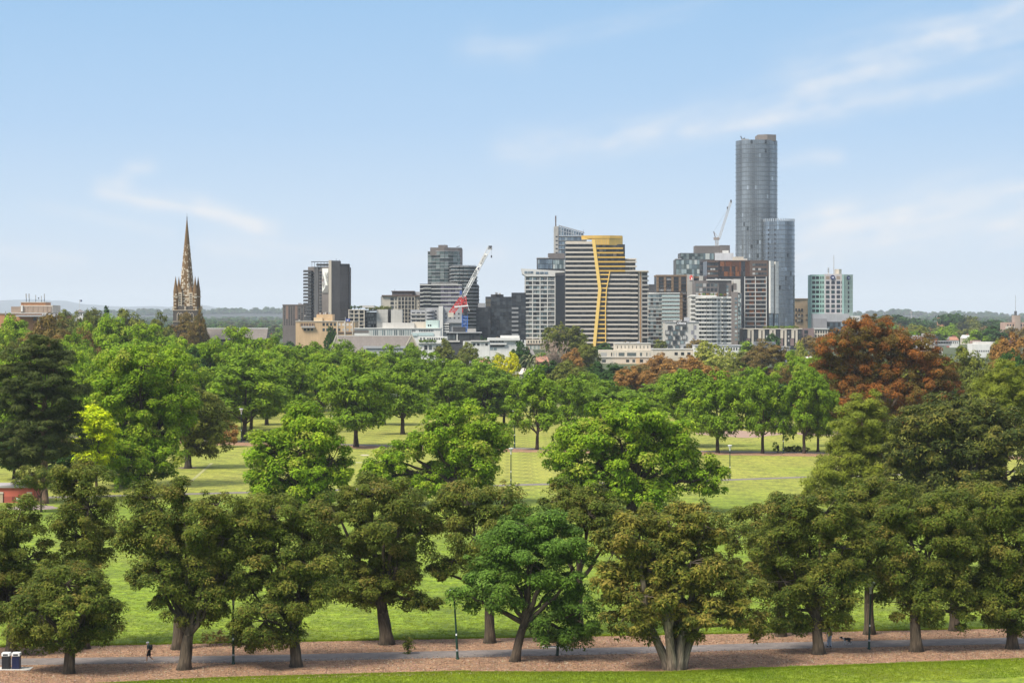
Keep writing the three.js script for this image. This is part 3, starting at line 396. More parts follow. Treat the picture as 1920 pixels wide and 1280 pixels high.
for (const [x, t, h, D] of [[835, 640, 24, 860], [880, 644, 24, 850], [1100, 640, 24, 860], [1060, 682, 48, 640], [1815, 655, 46, 540], [1855, 690, 40, 500], [175, 587, 34, 900], [240, 584, 40, 900], [300, 590, 26, 900], [1080, 694, 40, 620], [1400, 662, 40, 780], [1600, 690, 46, 560], [1660, 684, 50, 570], [1720, 690, 46, 560], [1570, 720, 40, 540], [1640, 730, 44, 520], [1880, 640, 34, 720], [1780, 670, 34, 560], [20, 650, 30, 560], [120, 585, 24, 930], [142, 589, 18, 900], [162, 590, 18, 880], [1910, 700, 44, 470], [1835, 720, 44, 450]]) rowTree('olive', x, t, h, D);
for (const [x, t, h, D] of [[95, 598, 54, 610], [160, 622, 34, 640], [1435, 642, 46, 760], [1200, 688, 44, 700], [1475, 690, 24, 560], [1250, 700, 40, 640]]) rowTree('brown', x, t, h, D);
for (const [x, t, h, D] of [[1073, 657, 25, 820], [1240, 664, 26, 830], [1292, 668, 34, 800], [1215, 678, 30, 780], [1185, 690, 36, 660], [1250, 684, 42, 650], [1305, 676, 36, 660], [1330, 690, 40, 700], [1898, 628, 34, 700], [1905, 674, 30, 600], [1872, 672, 24, 640]]) rowTree('rust', x, t, h, D);
for (const [x, t, h, D] of [[1325, 640, 34, 800], [1365, 652, 34, 790], [1345, 665, 38, 740], [935, 662, 16, 880], [1500, 640, 20, 800]]) rowTree('pale', x, t, h, D);
for (const [x, t, h, D] of [[960, 662, 18, 790], [936, 667, 15, 800]]) rowTree('gold', x, t, h, D);
for (const [x, t, h, D] of [[350, 592, 30, 930], [376, 580, 12, 940], [368, 600, 20, 900]]) rowTree('tower', x, t, h, D);
tree('gum_tree', 'olive', 'dark olive gum with a high flat crown before the gold banded tower', 'tree', 1058, 700, [[1050, 624, 28, 14], [1078, 632, 20, 16], [1030, 640, 18, 16], [1068, 648, 26, 14]], { D: 980, fork: [0, 7, 0], R: 0.4, leaf: 1.4 });
{ // cypress by the pavilion house
  const r = rng(77), D = 1000, x = X(199, D), y = gh(x, -D), g = thing('cypress_tree', 'dark pointed cypress near the flagpole pavilion on the skyline', 'tree', [x, y, -D]), H = Y(575, D) - y, lobes = [];
  for (let i = 0; i < 9; i++) { const t = i / 8; lobes.push({ c: [0, mix(H * 0.45, H - 1, t), 0], r: [mix(3.4, 0.7, t), 1.8, mix(3.4, 0.7, t)] }); }
  const cg = crownGeometry(lobes, 'dark', r, 1.3); part(g, 'trunk', woodGeometry(lobes, cg.userData.tips, [0, H * 0.5, 0], 0.3, r, { twigs: 10 }), KIND.dark.bark); part(g, 'crown', cg, leafMat);
}
{ // leafless tree
  const D = 860, x = X(1046, D), y = gh(x, -D), H = Y(637, D) - y, r = rng(31), B = newB(), g = thing('bare_tree', 'leafless tree with pale grey twigs below the gold banded tower', 'tree', [x, y, -D]);
  tubeInto(B, [[0, 0, 0], [0.1, H * 0.2, 0], [0, H * 0.42, 0]], [0.4, 0.3, 0.24], 8);
  for (let i = 0; i < 26; i++) { const q = r() * 6.28, s = 2 + r() * 6.2, e = [Math.cos(q) * s, H * (0.62 + 0.38 * r() * (1.25 - s / 9)), Math.sin(q) * s * 0.7], a = [0, H * (0.25 + 0.17 * r()), 0], pts = curve(a, [e[0] * 0.6, mix(a[1], e[1], 0.35), e[2] * 0.6], e, 5); tubeInto(B, pts, [0.3, 0.26, 0.22, 0.18, 0.14, 0.1], 5);
    for (let j = 0; j < 12; j++) { const p = pts[2 + Math.floor(r() * 4)], f = [p[0] + (r() - 0.5) * 3.4, p[1] + r() * 2.6, p[2] + (r() - 0.5) * 3]; tubeInto(B, curve(p, [mix(p[0], f[0], 0.5), p[1] + 0.6, mix(p[2], f[2], 0.5)], f, 3), [0.14, 0.12, 0.1, 0.08], 4); } }
  part(g, 'branches', fromB(B), bark(0.62, 0.54, 0.48));
}
{ // date palm
  const D = 770, x = X(995, D), y = gh(x, -D), H = Y(679, D) - y, g = thing('palm_tree', 'date palm with arching fronds among white roofs', 'tree', [x, y, -D]), B = newB(), r = rng(12); tubeInto(B, [[0, 0, 0], [0.1, H * 0.5, 0], [0, H + 0.3, 0]], [0.5, 0.42, 0.5], 9); part(g, 'trunk', fromB(B), bark(0.3, 0.24, 0.18));
  const fm = [std(0.085, 0.105, 0.03, 0.8, { side: THREE.DoubleSide }), std(0.12, 0.125, 0.04, 0.8, { side: THREE.DoubleSide })], geos = [];
  for (let v = 0; v < 3; v++) { const pos = [], idx = [], n = 9, rise = [2.6, 1.5, 0.2][v], L = 4.4; for (let i = 0; i <= n; i++) { const t = i / n, xx = L * t * (1 - 0.12 * t * v), yy = rise * Math.sin(t * 2.1) - 1.6 * t * t * (v + 0.6), w = 0.46 * Math.sin(Math.min(1, t * 1.5 + 0.12) * 2.2) * (i % 2 ? 1 : 0.55); pos.push(xx, yy - w * 0.5, -w, xx, yy, 0, xx, yy - w * 0.5, w); if (i) { const a = i * 3, b = a - 3; idx.push(b, b + 1, a, b + 1, a + 1, a, b + 1, b + 2, a + 1, b + 2, a + 2, a + 1); } } const q = new THREE.BufferGeometry(); q.setAttribute('position', new THREE.Float32BufferAttribute(pos, 3)); q.setIndex(idx); q.computeVertexNormals(); geos.push(q); }
  for (let i = 0; i < 42; i++) { const f = part(g, 'frond', geos[i % 3], fm[i % 2]); f.position.y = H + 0.2; f.rotation.set((r() - 0.5) * 0.3, i * 2.399, (r() - 0.5) * 0.5); }
}
// shrubs and saplings
function shrub(name, kind, label, px, py, w, h, opt = {}) { const l = [[px - w * 0.45, py - h * 0.45, w * 0.5, h * 0.45], [px + w * 0.4, py - h * 0.4, w * 0.5, h * 0.4], [px, py - h * 0.62, w * 0.5, h * 0.4]]; return tree(name, kind, label, opt.category ?? 'shrub', px, py, l, { fork: [0, 0.3, 0], R: 0.05, plain: true, leaf: 0.8, thin: 0.6, ...opt }); }
shrub('twiggy_shrub', 'browngum', 'low twiggy brown shrub beside the forked tree trunks on the mulch', 405, 1210, 26, 24, { thin: 0.35, leaf: 0.5 });
shrub('sapling', 'oak', 'small leaning sapling on the mulch near the lamp beside the lawn', 765, 1226, 11, 34, { fork: [0, 0.8, 0], thin: 0.5, leaf: 0.7, category: 'sapling' });
shrub('twiggy_shrub', 'olive', 'low bare shrub on grass beside the distant jogger', 1492, 847, 28, 9, { thin: 0.4 });
for (const [x, b, t, lab] of [[218, 924, 895, 'thin sapling on the lawn under the huge elm'], [960, 838, 800, 'thin sapling on grass before the row along the far path'], [1038, 838, 812, 'thin sapling beside the elm standing alone on the far path'], [1455, 846, 828, 'thin sapling by the distant jogger']]) shrub('sapling', 'elmDeep', lab, x, b, 6, b - t, { fork: [0, (b - t) * 0.05, 0], thin: 0.35, leaf: 0.7, category: 'sapling' });
for (const [x, t, h, D] of [[1380, 800, 26, 545], [1420, 802, 30, 560], [1465, 798, 26, 548], [1540, 796, 30, 550], [1580, 790, 36, 540], [1330, 803, 26, 560], [700, 735, 60, 780], [800, 738, 60, 790], [960, 736, 60, 780], [1060, 735, 50, 760]]) { const g = rowTree('dark', x, t, h, D); g.userData.label = t > 770 ? 'low dark evergreen behind the sandy play area' : 'low dark evergreen along the back edge of the park'; g.userData.group = t > 770 ? 'low evergreens behind the play area' : 'low evergreens at the back of the park'; }
// ================================================================== buildings: a small kit
const UB = new THREE.BoxGeometry(1, 1, 1);
const M = {
  white: wall(0.74, 0.72, 0.69), cream: wall(0.66, 0.58, 0.48), beige: wall(0.58, 0.52, 0.44), concrete: wall(0.46, 0.43, 0.40), paleConcrete: wall(0.60, 0.57, 0.53), grey: wall(0.30, 0.30, 0.31), midGrey: wall(0.40, 0.40, 0.41), darkGrey: wall(0.10, 0.10, 0.105), charcoal: wall(0.055, 0.055, 0.06),
  black: std(0.02, 0.021, 0.025, 0.5), brown: wall(0.13, 0.085, 0.065), rustBrown: wall(0.24, 0.09, 0.035), orangeBrick: wall(0.56, 0.27, 0.13), sand: wall(0.62, 0.43, 0.25), brickRed: wall(0.36, 0.12, 0.085), mauve: wall(0.26, 0.18, 0.17), gold: std(0.72, 0.44, 0.085, 0.5, { map: grimeTex }), goldLight: std(0.78, 0.52, 0.14, 0.45), orange: wall(0.60, 0.32, 0.15),
  teal: wall(0.40, 0.62, 0.56), paleGreen: wall(0.54, 0.64, 0.55), mint: wall(0.60, 0.72, 0.68), pinkGrey: wall(0.62, 0.57, 0.57), navy: std(0.01, 0.02, 0.09, 0.4), slate: wall(0.22, 0.20, 0.19), tile: wall(0.42, 0.20, 0.13), bluestone: wall(0.10, 0.085, 0.075), taupe: wall(0.18, 0.155, 0.145), taupeLight: wall(0.235, 0.20, 0.185), louvre: wall(0.36, 0.27, 0.21),
  steel: std(0.42, 0.42, 0.43, 0.5, { metalness: 0.4 }), darkSteel: std(0.08, 0.08, 0.085, 0.55, { metalness: 0.3 }), lead: wall(0.45, 0.45, 0.47),
};
// glazing: dark interiors, blinds, tinted and reflective curtain walls
const pane = (r, g, b, m = 0.0, rough = 0.12) => std(r, g, b, rough, { metalness: m });
const G = {
  dark: [pane(0.016, 0.019, 0.024), pane(0.028, 0.031, 0.036), pane(0.02, 0.024, 0.03), pane(0.05, 0.055, 0.06)],
  mixed: [pane(0.02, 0.024, 0.028), pane(0.05, 0.06, 0.065), pane(0.12, 0.14, 0.14, 0.2), pane(0.36, 0.35, 0.33, 0, 0.4), pane(0.03, 0.035, 0.04)],
  pale: [pane(0.24, 0.30, 0.30, 0.3), pane(0.36, 0.42, 0.41, 0.3), pane(0.12, 0.16, 0.17, 0.3), pane(0.48, 0.50, 0.47, 0.1, 0.3)],
  green: [pane(0.09, 0.12, 0.115, 0.5), pane(0.12, 0.15, 0.14, 0.5), pane(0.06, 0.08, 0.08, 0.5), pane(0.2, 0.23, 0.215, 0.4), pane(0.04, 0.05, 0.05, 0.3)],
  blue: [pane(0.16, 0.20, 0.24, 0.6), pane(0.22, 0.27, 0.31, 0.6), pane(0.11, 0.14, 0.17, 0.6), pane(0.30, 0.33, 0.34, 0.5)],
  rust: [pane(0.14, 0.045, 0.015, 0.2), pane(0.20, 0.07, 0.02, 0.2), pane(0.03, 0.02, 0.018, 0.2), pane(0.09, 0.035, 0.015, 0.2)],
  balustrade: [pane(0.48, 0.58, 0.56, 0.2, 0.2)],
};
const pickOf = (a, r) => Array.isArray(a) ? a[Math.floor(r() * a.length)] : a;
function prismGeometry(pts, y0, y1) {                     // footprint [[x, z] ...] counter-clockwise from above when seen with +z towards the viewer
  const pos = [], nor = [], uv = [], idx = [], n = pts.length; let run = 0;
  let area = 0; for (let i = 0; i < n; i++) { const a = pts[i], b = pts[(i + 1) % n]; area += a[0] * b[1] - b[0] * a[1]; }
  const P = area < 0 ? pts : pts.slice().reverse();
  for (let i = 0; i < n; i++) {
    const a = P[i], b = P[(i + 1) % n], l = Math.hypot(b[0] - a[0], b[1] - a[1]) || 1, nx = -(b[1] - a[1]) / l, nz = (b[0] - a[0]) / l, o = pos.length / 3;
    for (const [p, u] of [[a, run], [b, run + l]]) for (const y of [y0, y1]) { pos.push(p[0], y, p[1]); nor.push(nx, 0, nz); uv.push(u / 30, y / 30); }
    idx.push(o, o + 2, o + 1, o + 2, o + 3, o + 1); run += l;
  }
  const tri = THREE.ShapeUtils.triangulateShape(P.map((p) => new THREE.Vector2(p[0], p[1])), []);
  for (const [y, up] of [[y1, 1], [y0, -1]]) { const o = pos.length / 3; for (const p of P) { pos.push(p[0], y, p[1]); nor.push(0, up, 0); uv.push(p[0] / 30, p[1] / 30); } for (const t of tri) { const [a, b, c] = t, A = P[a], Bq = P[b], C = P[c], s = (Bq[0] - A[0]) * (C[1] - A[1]) - (Bq[1] - A[1]) * (C[0] - A[0]); if ((s < 0) === (up > 0)) idx.push(o + a, o + b, o + c); else idx.push(o + a, o + c, o + b); } }
  const g = new THREE.BufferGeometry(); g.setAttribute('position', new THREE.Float32BufferAttribute(pos, 3)); g.setAttribute('normal', new THREE.Float32BufferAttribute(nor, 3)); g.setAttribute('uv', new THREE.Float32BufferAttribute(uv, 2)); g.setIndex(idx); return g;
}
class Site {
  constructor(name, label, D, px, category = 'building', group) { this.D = D; this.k = D / F; this.px = px; const x = X(px, D); this.gy = gh(x, -D); this.g = thing(name, label, category, [x, this.gy, -D], group); this.r = rng(Math.round(px * 31 + D)); }
  x(px) { return (px - this.px) * this.k; }
  y(py) { return py === null ? 0 : EYE - (py - HZ) * this.k - this.gy; }
  box(name, x0, y0, x1, y1, zf, zb, mat, parent) { const a = this.x(x0), b = this.x(x1), t = this.y(y0), u = this.y(y1), m = part(parent ?? this.g, name, UB, mat); m.scale.set(Math.abs(b - a), Math.abs(t - u), Math.abs(zf - zb)); m.position.set((a + b) / 2, (t + u) / 2, (zf + zb) / 2); return m; }
  prism(name, pts, top, bottom, mat) { return part(this.g, name, prismGeometry(pts.map(([p, z]) => [this.x(p), z]), this.y(bottom), this.y(top)), mat); }
  face(x0, z0, x1, z1) { return new Facade(this, x0, z0, x1, z1); }
  pole(name, px, y0, y1, R, mat, z = -4) { const g = new THREE.CylinderGeometry(R * 0.7, R, 1, 8), m = part(this.g, name, g, mat); const a = this.y(y0), b = this.y(y1); m.scale.y = Math.abs(a - b); m.position.set(this.x(px), (a + b) / 2, z); return m; }
  beam(name, a, b, w, mat) { const p = new THREE.Vector3(this.x(a[0]), this.y(a[1]), a[2] ?? 0), q = new THREE.Vector3(this.x(b[0]), this.y(b[1]), b[2] ?? 0), m = part(this.g, name, UB, mat); m.scale.set(w, p.distanceTo(q), w); m.position.copy(p).add(q).multiplyScalar(0.5); m.quaternion.setFromUnitVectors(new THREE.Vector3(0, 1, 0), q.clone().sub(p).normalize()); return m; }
}
class Facade {                                             // a wall seen from px0 (left) to px1 (right), z0/z1 metres towards the viewer
  constructor(s, x0, z0, x1, z1) { Object.assign(this, { s, x0, z0, x1, z1 }); const a = s.x(x0), b = s.x(x1), l = Math.hypot(b - a, z1 - z0); this.l = l; this.tx = (b - a) / l; this.tz = (z1 - z0) / l; this.a = a; this.yaw = -Math.atan2(this.tz, this.tx); }
  box(name, p0, y0, p1, y1, out, inn, mat, parent) {
    const t0 = (p0 - this.x0) / (this.x1 - this.x0) * this.l, t1 = (p1 - this.x0) / (this.x1 - this.x0) * this.l, c = (t0 + t1) / 2, o = (out + inn) / 2, s = this.s, m = part(parent ?? s.g, name, UB, mat);
    m.scale.set(Math.abs(t1 - t0), Math.abs(s.y(y0) - s.y(y1)), Math.abs(out - inn)); m.position.set(this.a + this.tx * c - this.tz * o, (s.y(y0) + s.y(y1)) / 2, this.z0 + this.tz * c + this.tx * o); m.rotation.y = this.yaw; return m;
  }
  // rows of panes: each its own mesh, set a little out of true as real glazing is
  panes(p0, p1, y0, y1, cols, rows, fx, fy, mats, o = {}) {
    const w = (p1 - p0) / cols, h = (y1 - y0) / rows, list = [];
    for (let r = 0; r < rows; r++) for (let c = 0; c < cols; c++) {
      if (o.skip && o.skip(c, r)) continue;
      const x = p0 + w * (c + 0.5), y = y0 + h * (r + (o.cy ?? 0.5)), m = this.box(o.name ?? 'window', x - w * fx / 2, y - h * fy / 2, x + w * fx / 2, y + h * fy / 2, o.out ?? 0.08, o.inn ?? -0.1, pickOf(mats, this.s.r));
      m.rotation.y += (this.s.r() - 0.5) * 0.012; m.rotation.x = (this.s.r() - 0.5) * 0.012; list.push(m);
    }
    return list;
  }
  bands(name, p0, p1, y0, y1, rows, frac, out, mat, o = {}) { const h = (y1 - y0) / rows; for (let r = 0; r < rows + (o.last ? 1 : 0); r++) this.box(name, p0, y0 + h * r - h * frac * (o.up ?? 0.5), p1, y0 + h * r + h * frac * (1 - (o.up ?? 0.5)), out, o.inn ?? -0.2, pickOf(mat, this.s.r)); }
  piers(name, p0, p1, y0, y1, cols, w, out, mat, o = {}) { for (let c = 0; c <= cols; c++) { const x = mix(p0, p1, c / cols); this.box(name, x - w / 2, y0, x + w / 2, y1, out, o.inn ?? -0.2, mat); } }
}
// flat lettering and print, drawn on a canvas and set on its own thin board
function printMaterial(w, h, draw) { const c = document.createElement('canvas'); c.width = w; c.height = h; draw(c.getContext('2d'), w, h); const t = new THREE.CanvasTexture(c); t.colorSpace = THREE.SRGBColorSpace; t.magFilter = THREE.LinearFilter; return new THREE.MeshStandardMaterial({ map: t, roughness: 0.7 }); }
function roofClutter(s, p0, p1, y, n) { for (let i = 0; i < n; i++) { const a = mix(p0, p1, s.r()), w = 2 + s.r() * 4, h = 1 + s.r() * 3; s.box('roof_plant', a, y - h, a + w, y, -4 - s.r() * 4, -9 - s.r() * 4, pickOf([M.midGrey, M.concrete, M.lead], s.r)); } }
// ================================================================== the skyline, left to right
{ // hospital block on the left edge
  const s = new Site('hospital_block', 'orange brick block with brown louvred roof plant and antennas', 1000, 60), f = s.face(-70, 0, 118, 0);
  s.prism('wall', [[-70, 0], [110, 0], [110, -30], [-70, -30]], 588, null, M.orangeBrick); s.box('parapet', -70, 586.4, 90, 588, 0.4, -30, M.paleConcrete); s.box('parapet', 80, 588, 114, 590.4, 2, -24, M.lead);
  s.box('wall', 17, 574.5, 36, 587, -3, -20, M.louvre); s.box('wall', 33, 572, 94, 587, -4, -22, M.cream);
  for (let i = 0; i < 5; i++) s.box('louvre_panel', 39 + i * 9.6, 573.8, 48 + i * 9.6, 586, -3.6, -4.2, M.louvre); s.box('louvre_panel', 84.5, 574, 92, 585, -3.6, -4.2, M.louvre); s.box('duct', 36, 572, 39, 584, -2.6, -3.8, M.white);
  s.box('wall', 31, 567, 77, 572.5, -8, -20, M.orangeBrick); s.box('roof_slab', 30, 565.6, 78, 567, -7.4, -20.6, M.paleConcrete);
  s.box('awning_roof', 34, 590.6, 121, 593.4, 6, 0, M.lead); for (const p of [76, 94, 110]) s.box('column', p, 593.4, p + 1.6, 606, 5.4, 4.9, M.white);
  f.panes(60, 116, 594, 602, 6, 1, 0.7, 0.8, G.dark);
  for (const [p, t, w] of [[37.5, 549.8, 1.5], [43, 549.8, 1.5], [55.5, 552, 0.9], [66.5, 554, 0.9], [72, 550, 1.1], [10.5, 583, 1.0]]) { s.pole('antenna_mast', p, t, p < 12 ? 597 : 566, 0.18, M.darkSteel, p < 12 ? 1 : -12); s.box('antenna_panel', p - w / 1.4, t, p + w / 1.4, t + 8, p < 12 ? 1.4 : -11.6, p < 12 ? 1.1 : -11.9, M.midGrey); }
  s.box('dish', 60, 557, 62, 559.5, -11.6, -12, M.darkSteel); s.pole('antenna_mast', 61, 557, 566, 0.1, M.steel, -12);
}
{ // pavilion with a flag
  const s = new Site('pavilion_house', 'small white pavilion with a grey hipped roof on the skyline', 1060, 149, 'house'), cone = new THREE.ConeGeometry(3.6, 1.6, 4, 1); s.prism('wall', [[141.5, 2.2], [156.5, 2.2], [156.5, -2.2], [141.5, -2.2]], 584.5, null, M.white);
  const r = part(s.g, 'roof', cone, M.slate); r.rotation.y = Math.PI / 4; r.position.y = s.y(582.3); s.face(142, 2.2, 156, 2.2).panes(143, 155, 586, 592, 3, 1, 0.5, 0.7, G.dark);
  const q = new Site('flagpole', 'thin white flagpole with a dark flag above the pavilion roof', 1063, 148.5, 'flagpole'); q.pole('pole', 148.5, 561.5, null, 0.12, M.white, 0); q.box('flag', 148.8, 562, 153, 565.5, 0.03, -0.03, M.navy); q.box('flag_stripe', 149, 563, 151, 564.3, 0.06, -0.06, M.white);
}
{ // the church
  const s = new Site('church', 'brown gothic church tower with a tall stone spire and corner pinnacles', 1000, 350, 'church'), stoneB = wall(0.20, 0.115, 0.045), stoneL = [wall(0.60, 0.50, 0.38), wall(0.52, 0.43, 0.32), wall(0.66, 0.57, 0.45)], w = s.x(372) - s.x(328), h = w / 2;
  s.prism('tower_base', [[327.5, h], [372.5, h], [372.5, -h], [327.5, -h]], 582, null, M.bluestone); s.box('string_course', 326.8, 602, 373.2, 603.2, h + 0.3, -h - 0.3, stoneL[1]); s.box('string_course', 327, 581, 373, 582.2, h + 0.25, -h - 0.25, stoneL[0]);
  s.prism('belfry', [[330, h - 0.6], [370, h - 0.6], [370, -h + 0.6], [330, -h + 0.6]], 574, 582, M.bluestone);
  const oct = (R) => Array.from({ length: 8 }, (_, i) => [Math.cos((i + 0.5) * Math.PI / 4) * R, Math.sin((i + 0.5) * Math.PI / 4) * R]);
  const y0 = s.y(581), y1 = s.y(408), R0 = (s.x(366) - s.x(334)) / 2 / Math.cos(Math.PI / 8), sp = new THREE.CylinderGeometry(0.12, R0, y1 - y0, 8, 1); sp.rotateY(Math.PI / 8); const spire = part(s.g, 'spire', sp, stoneB); spire.position.y = (y0 + y1) / 2;
  const fin = new THREE.LatheGeometry([[0.01, 0], [0.28, 0.3], [0.1, 0.7], [0.34, 1.1], [0.06, 1.5], [0.05, 3]].map((p) => new THREE.Vector2(...p)), 8); const fi = part(s.g, 'finial', fin, M.bluestone); fi.position.y = y1 - 0.9;
  // pale replacement stones, thick on the lower spire and scattered above
  const at = (t) => (R0 + (0.12 - R0) * t) * Math.cos(Math.PI / 8), block = new THREE.BoxGeometry(1, 1, 1); let n = 0;
  for (let c = 0; c < 46; c++) for (let f = 0; f < 8; f++) { if (Math.sin(f * Math.PI / 4) < -0.1) continue; const t = 0.02 + c * 0.0152; if (t > 0.71) continue; const wide = 2 * at(t) * Math.tan(Math.PI / 8);
    for (let q = 0; q < 3; q++) { const dens = t < 0.28 ? 0.62 : t < 0.45 ? 0.42 : t < 0.5 ? 0.12 : 0.24; if (s.r() > dens * (q === 1 ? 0.55 : 1.1) || n > 295) continue; n++; const ang = f * Math.PI / 4, off = (q - 1) * wide * 0.34 + (s.r() - 0.5) * wide * 0.12, lean = Math.atan2(R0 * Math.cos(Math.PI / 8), y1 - y0), m = part(s.g, 'stone', block, pickOf(stoneL, s.r)), d = at(t) + 0.01;
      m.rotation.set(0, Math.PI / 2 - ang, 0, 'YXZ'); m.rotation.x = -lean; m.position.set(Math.cos(ang) * d - Math.sin(ang) * off, y0 + t * (y1 - y0), Math.sin(ang) * d + Math.cos(ang) * off); m.scale.set(wide * (0.22 + 0.2 * s.r()), 0.42 + 0.4 * s.r(), 0.14); } }
  for (const [px, z] of [[340, 5], [360, 5]]) { const l = s.box('lucarne', px - 3.4, 548, px + 3.4, 578, z, z - 3, stoneL[0]); for (let i = 0; i < 6; i++) s.box('louvre', px - 2, 551.5 + i * 4.2, px + 2, 553.6 + i * 4.2, z + 0.06, z - 0.1, M.bluestone); const roof = new THREE.ConeGeometry(1.3, 4.4, 4); const c = part(s.g, 'lucarne_roof', roof, stoneB); c.rotation.y = Math.PI / 4; c.position.set(s.x(px), s.y(540), z - 1.2); }
  for (const sx of [-1, 1]) for (const sz of [-1, 1]) { const cx = s.x(350) + sx * (h - 1.0), cz = sz * (h - 1.0), b = part(s.g, 'pinnacle_shaft', prismGeometry(Array.from({ length: 8 }, (_, i) => [Math.cos(i * Math.PI / 4) * 1.15, Math.sin(i * Math.PI / 4) * 1.15]), s.y(582), s.y(547)), stoneB); b.position.set(cx, 0, cz);
    const c = part(s.g, 'pinnacle', new THREE.ConeGeometry(1.2, s.y(517) - s.y(547), 8), stoneB); c.position.set(cx, (s.y(517) + s.y(547)) / 2, cz); const ring = part(s.g, 'pinnacle_band', new THREE.CylinderGeometry(1.45, 1.45, 0.5, 8), stoneL[0]); ring.position.set(cx, s.y(556), cz);
    if (sz > 0) for (let i = 0; i < 5; i++) { const m = part(s.g, 'stone', block, pickOf(stoneL, s.r)); m.scale.set(0.7 + s.r() * 0.7, 0.6, 0.2); m.position.set(cx + (s.r() - 0.5) * 0.9, s.y(552 + i * 6), cz + 1.12); } }
  // belfry and lancets in the tower
  const lancet = (px, y0_, y1_, z, mat, frame) => { const k = s.k, wq = 1.5 * k * 1.25, hq = (y1_ - y0_) * k, mk = (g) => { const sh = new THREE.Shape(); sh.moveTo(-wq * g, 0); sh.lineTo(-wq * g, hq * 0.66); sh.quadraticCurveTo(-wq * g, hq * 0.88, 0, hq * (0.9 + 0.1 * g)); sh.quadraticCurveTo(wq * g, hq * 0.88, wq * g, hq * 0.66); sh.lineTo(wq * g, 0); return sh; }; const o = part(s.g, 'lancet_frame', new THREE.ExtrudeGeometry(mk(1.5), { depth: 0.3, bevelEnabled: false }), frame); o.position.set(s.x(px), s.y(y1_), z); const l = part(o, 'lancet_louvre', new THREE.ExtrudeGeometry(mk(0.85), { depth: 0.08, bevelEnabled: false }), mat); l.position.z = 0.26; };
  lancet(337.5, 586, 601, h - 0.1, M.black, stoneL[0]); lancet(342.5, 586, 601, h - 0.1, M.black, stoneL[0]); lancet(358, 586, 601, h - 0.1, M.black, stoneL[1]); lancet(363, 586, 601, h - 0.1, M.black, stoneL[1]);
  for (const px of [328, 350, 370]) for (let i = 0; i < 3; i++) { const m = s.box('stone', px - 1.6, 575 + i * 2.6, px + 1.8, 577 + i * 2.6, h + 0.1, h - 0.4, pickOf(stoneL, s.r)); }
  const nv = new Site('church_nave', 'long low church roof of grey slates with a pale ridge', 1020, 440, 'church'), roof = new THREE.BufferGeometry(), a = nv.x(372), b = nv.x(502), t = nv.y(616), e = nv.y(636);
  roof.setAttribute('position', new THREE.Float32BufferAttribute([a, t, 0, b, t, 0, a, e, 7, b, e, 7, a, e, -7, b, e, -7], 3)); roof.setAttribute('uv', new THREE.Float32BufferAttribute([0, 1, 6, 1, 0, 0, 6, 0, 0, 2, 6, 2], 2)); roof.setIndex([0, 2, 1, 1, 2, 3, 0, 1, 4, 1, 5, 4, 1, 3, 5, 0, 4, 2]); const rg = roof.toNonIndexed(); rg.computeVertexNormals(); part(nv.g, 'roof', rg, wall(0.20, 0.17, 0.15)); nv.box('ridge', 372, 614.6, 502, 616.4, 0.3, -0.3, M.white); nv.box('wall', 373, 636, 501, null, 6.4, -6.4, M.bluestone); nv.box('finial_cross', 496.5, 607, 497.5, 615, 0.15, -0.15, M.bluestone); nv.box('finial_cross', 495.2, 609.6, 498.8, 610.7, 0.14, -0.14, M.bluestone);
}
{ // brown block beside the dark tower
  const s = new Site('apartment_block', 'low brown block with vertical panels beside the dark tower', 1340, 552); s.prism('wall', [[529.5, 0], [574, 0], [574, -20], [529.5, -20]], 571.5, null, M.taupe); const f = s.face(529.5, 0, 574, 0);
  for (const p of [536, 553]) f.box('panel', p, 573, p + 4, 598, 0.15, -0.1, wall(0.30, 0.2, 0.16)); f.panes(531, 553, 574, 610, 5, 9, 0.34, 0.7, G.dark); f.panes(558, 574, 574, 610, 3, 9, 0.5, 0.7, G.mixed); roofClutter(s, 555, 566, 571.5, 4); s.box('parapet', 529, 570.6, 575, 571.8, 0.3, -20.2, M.taupeLight);
}
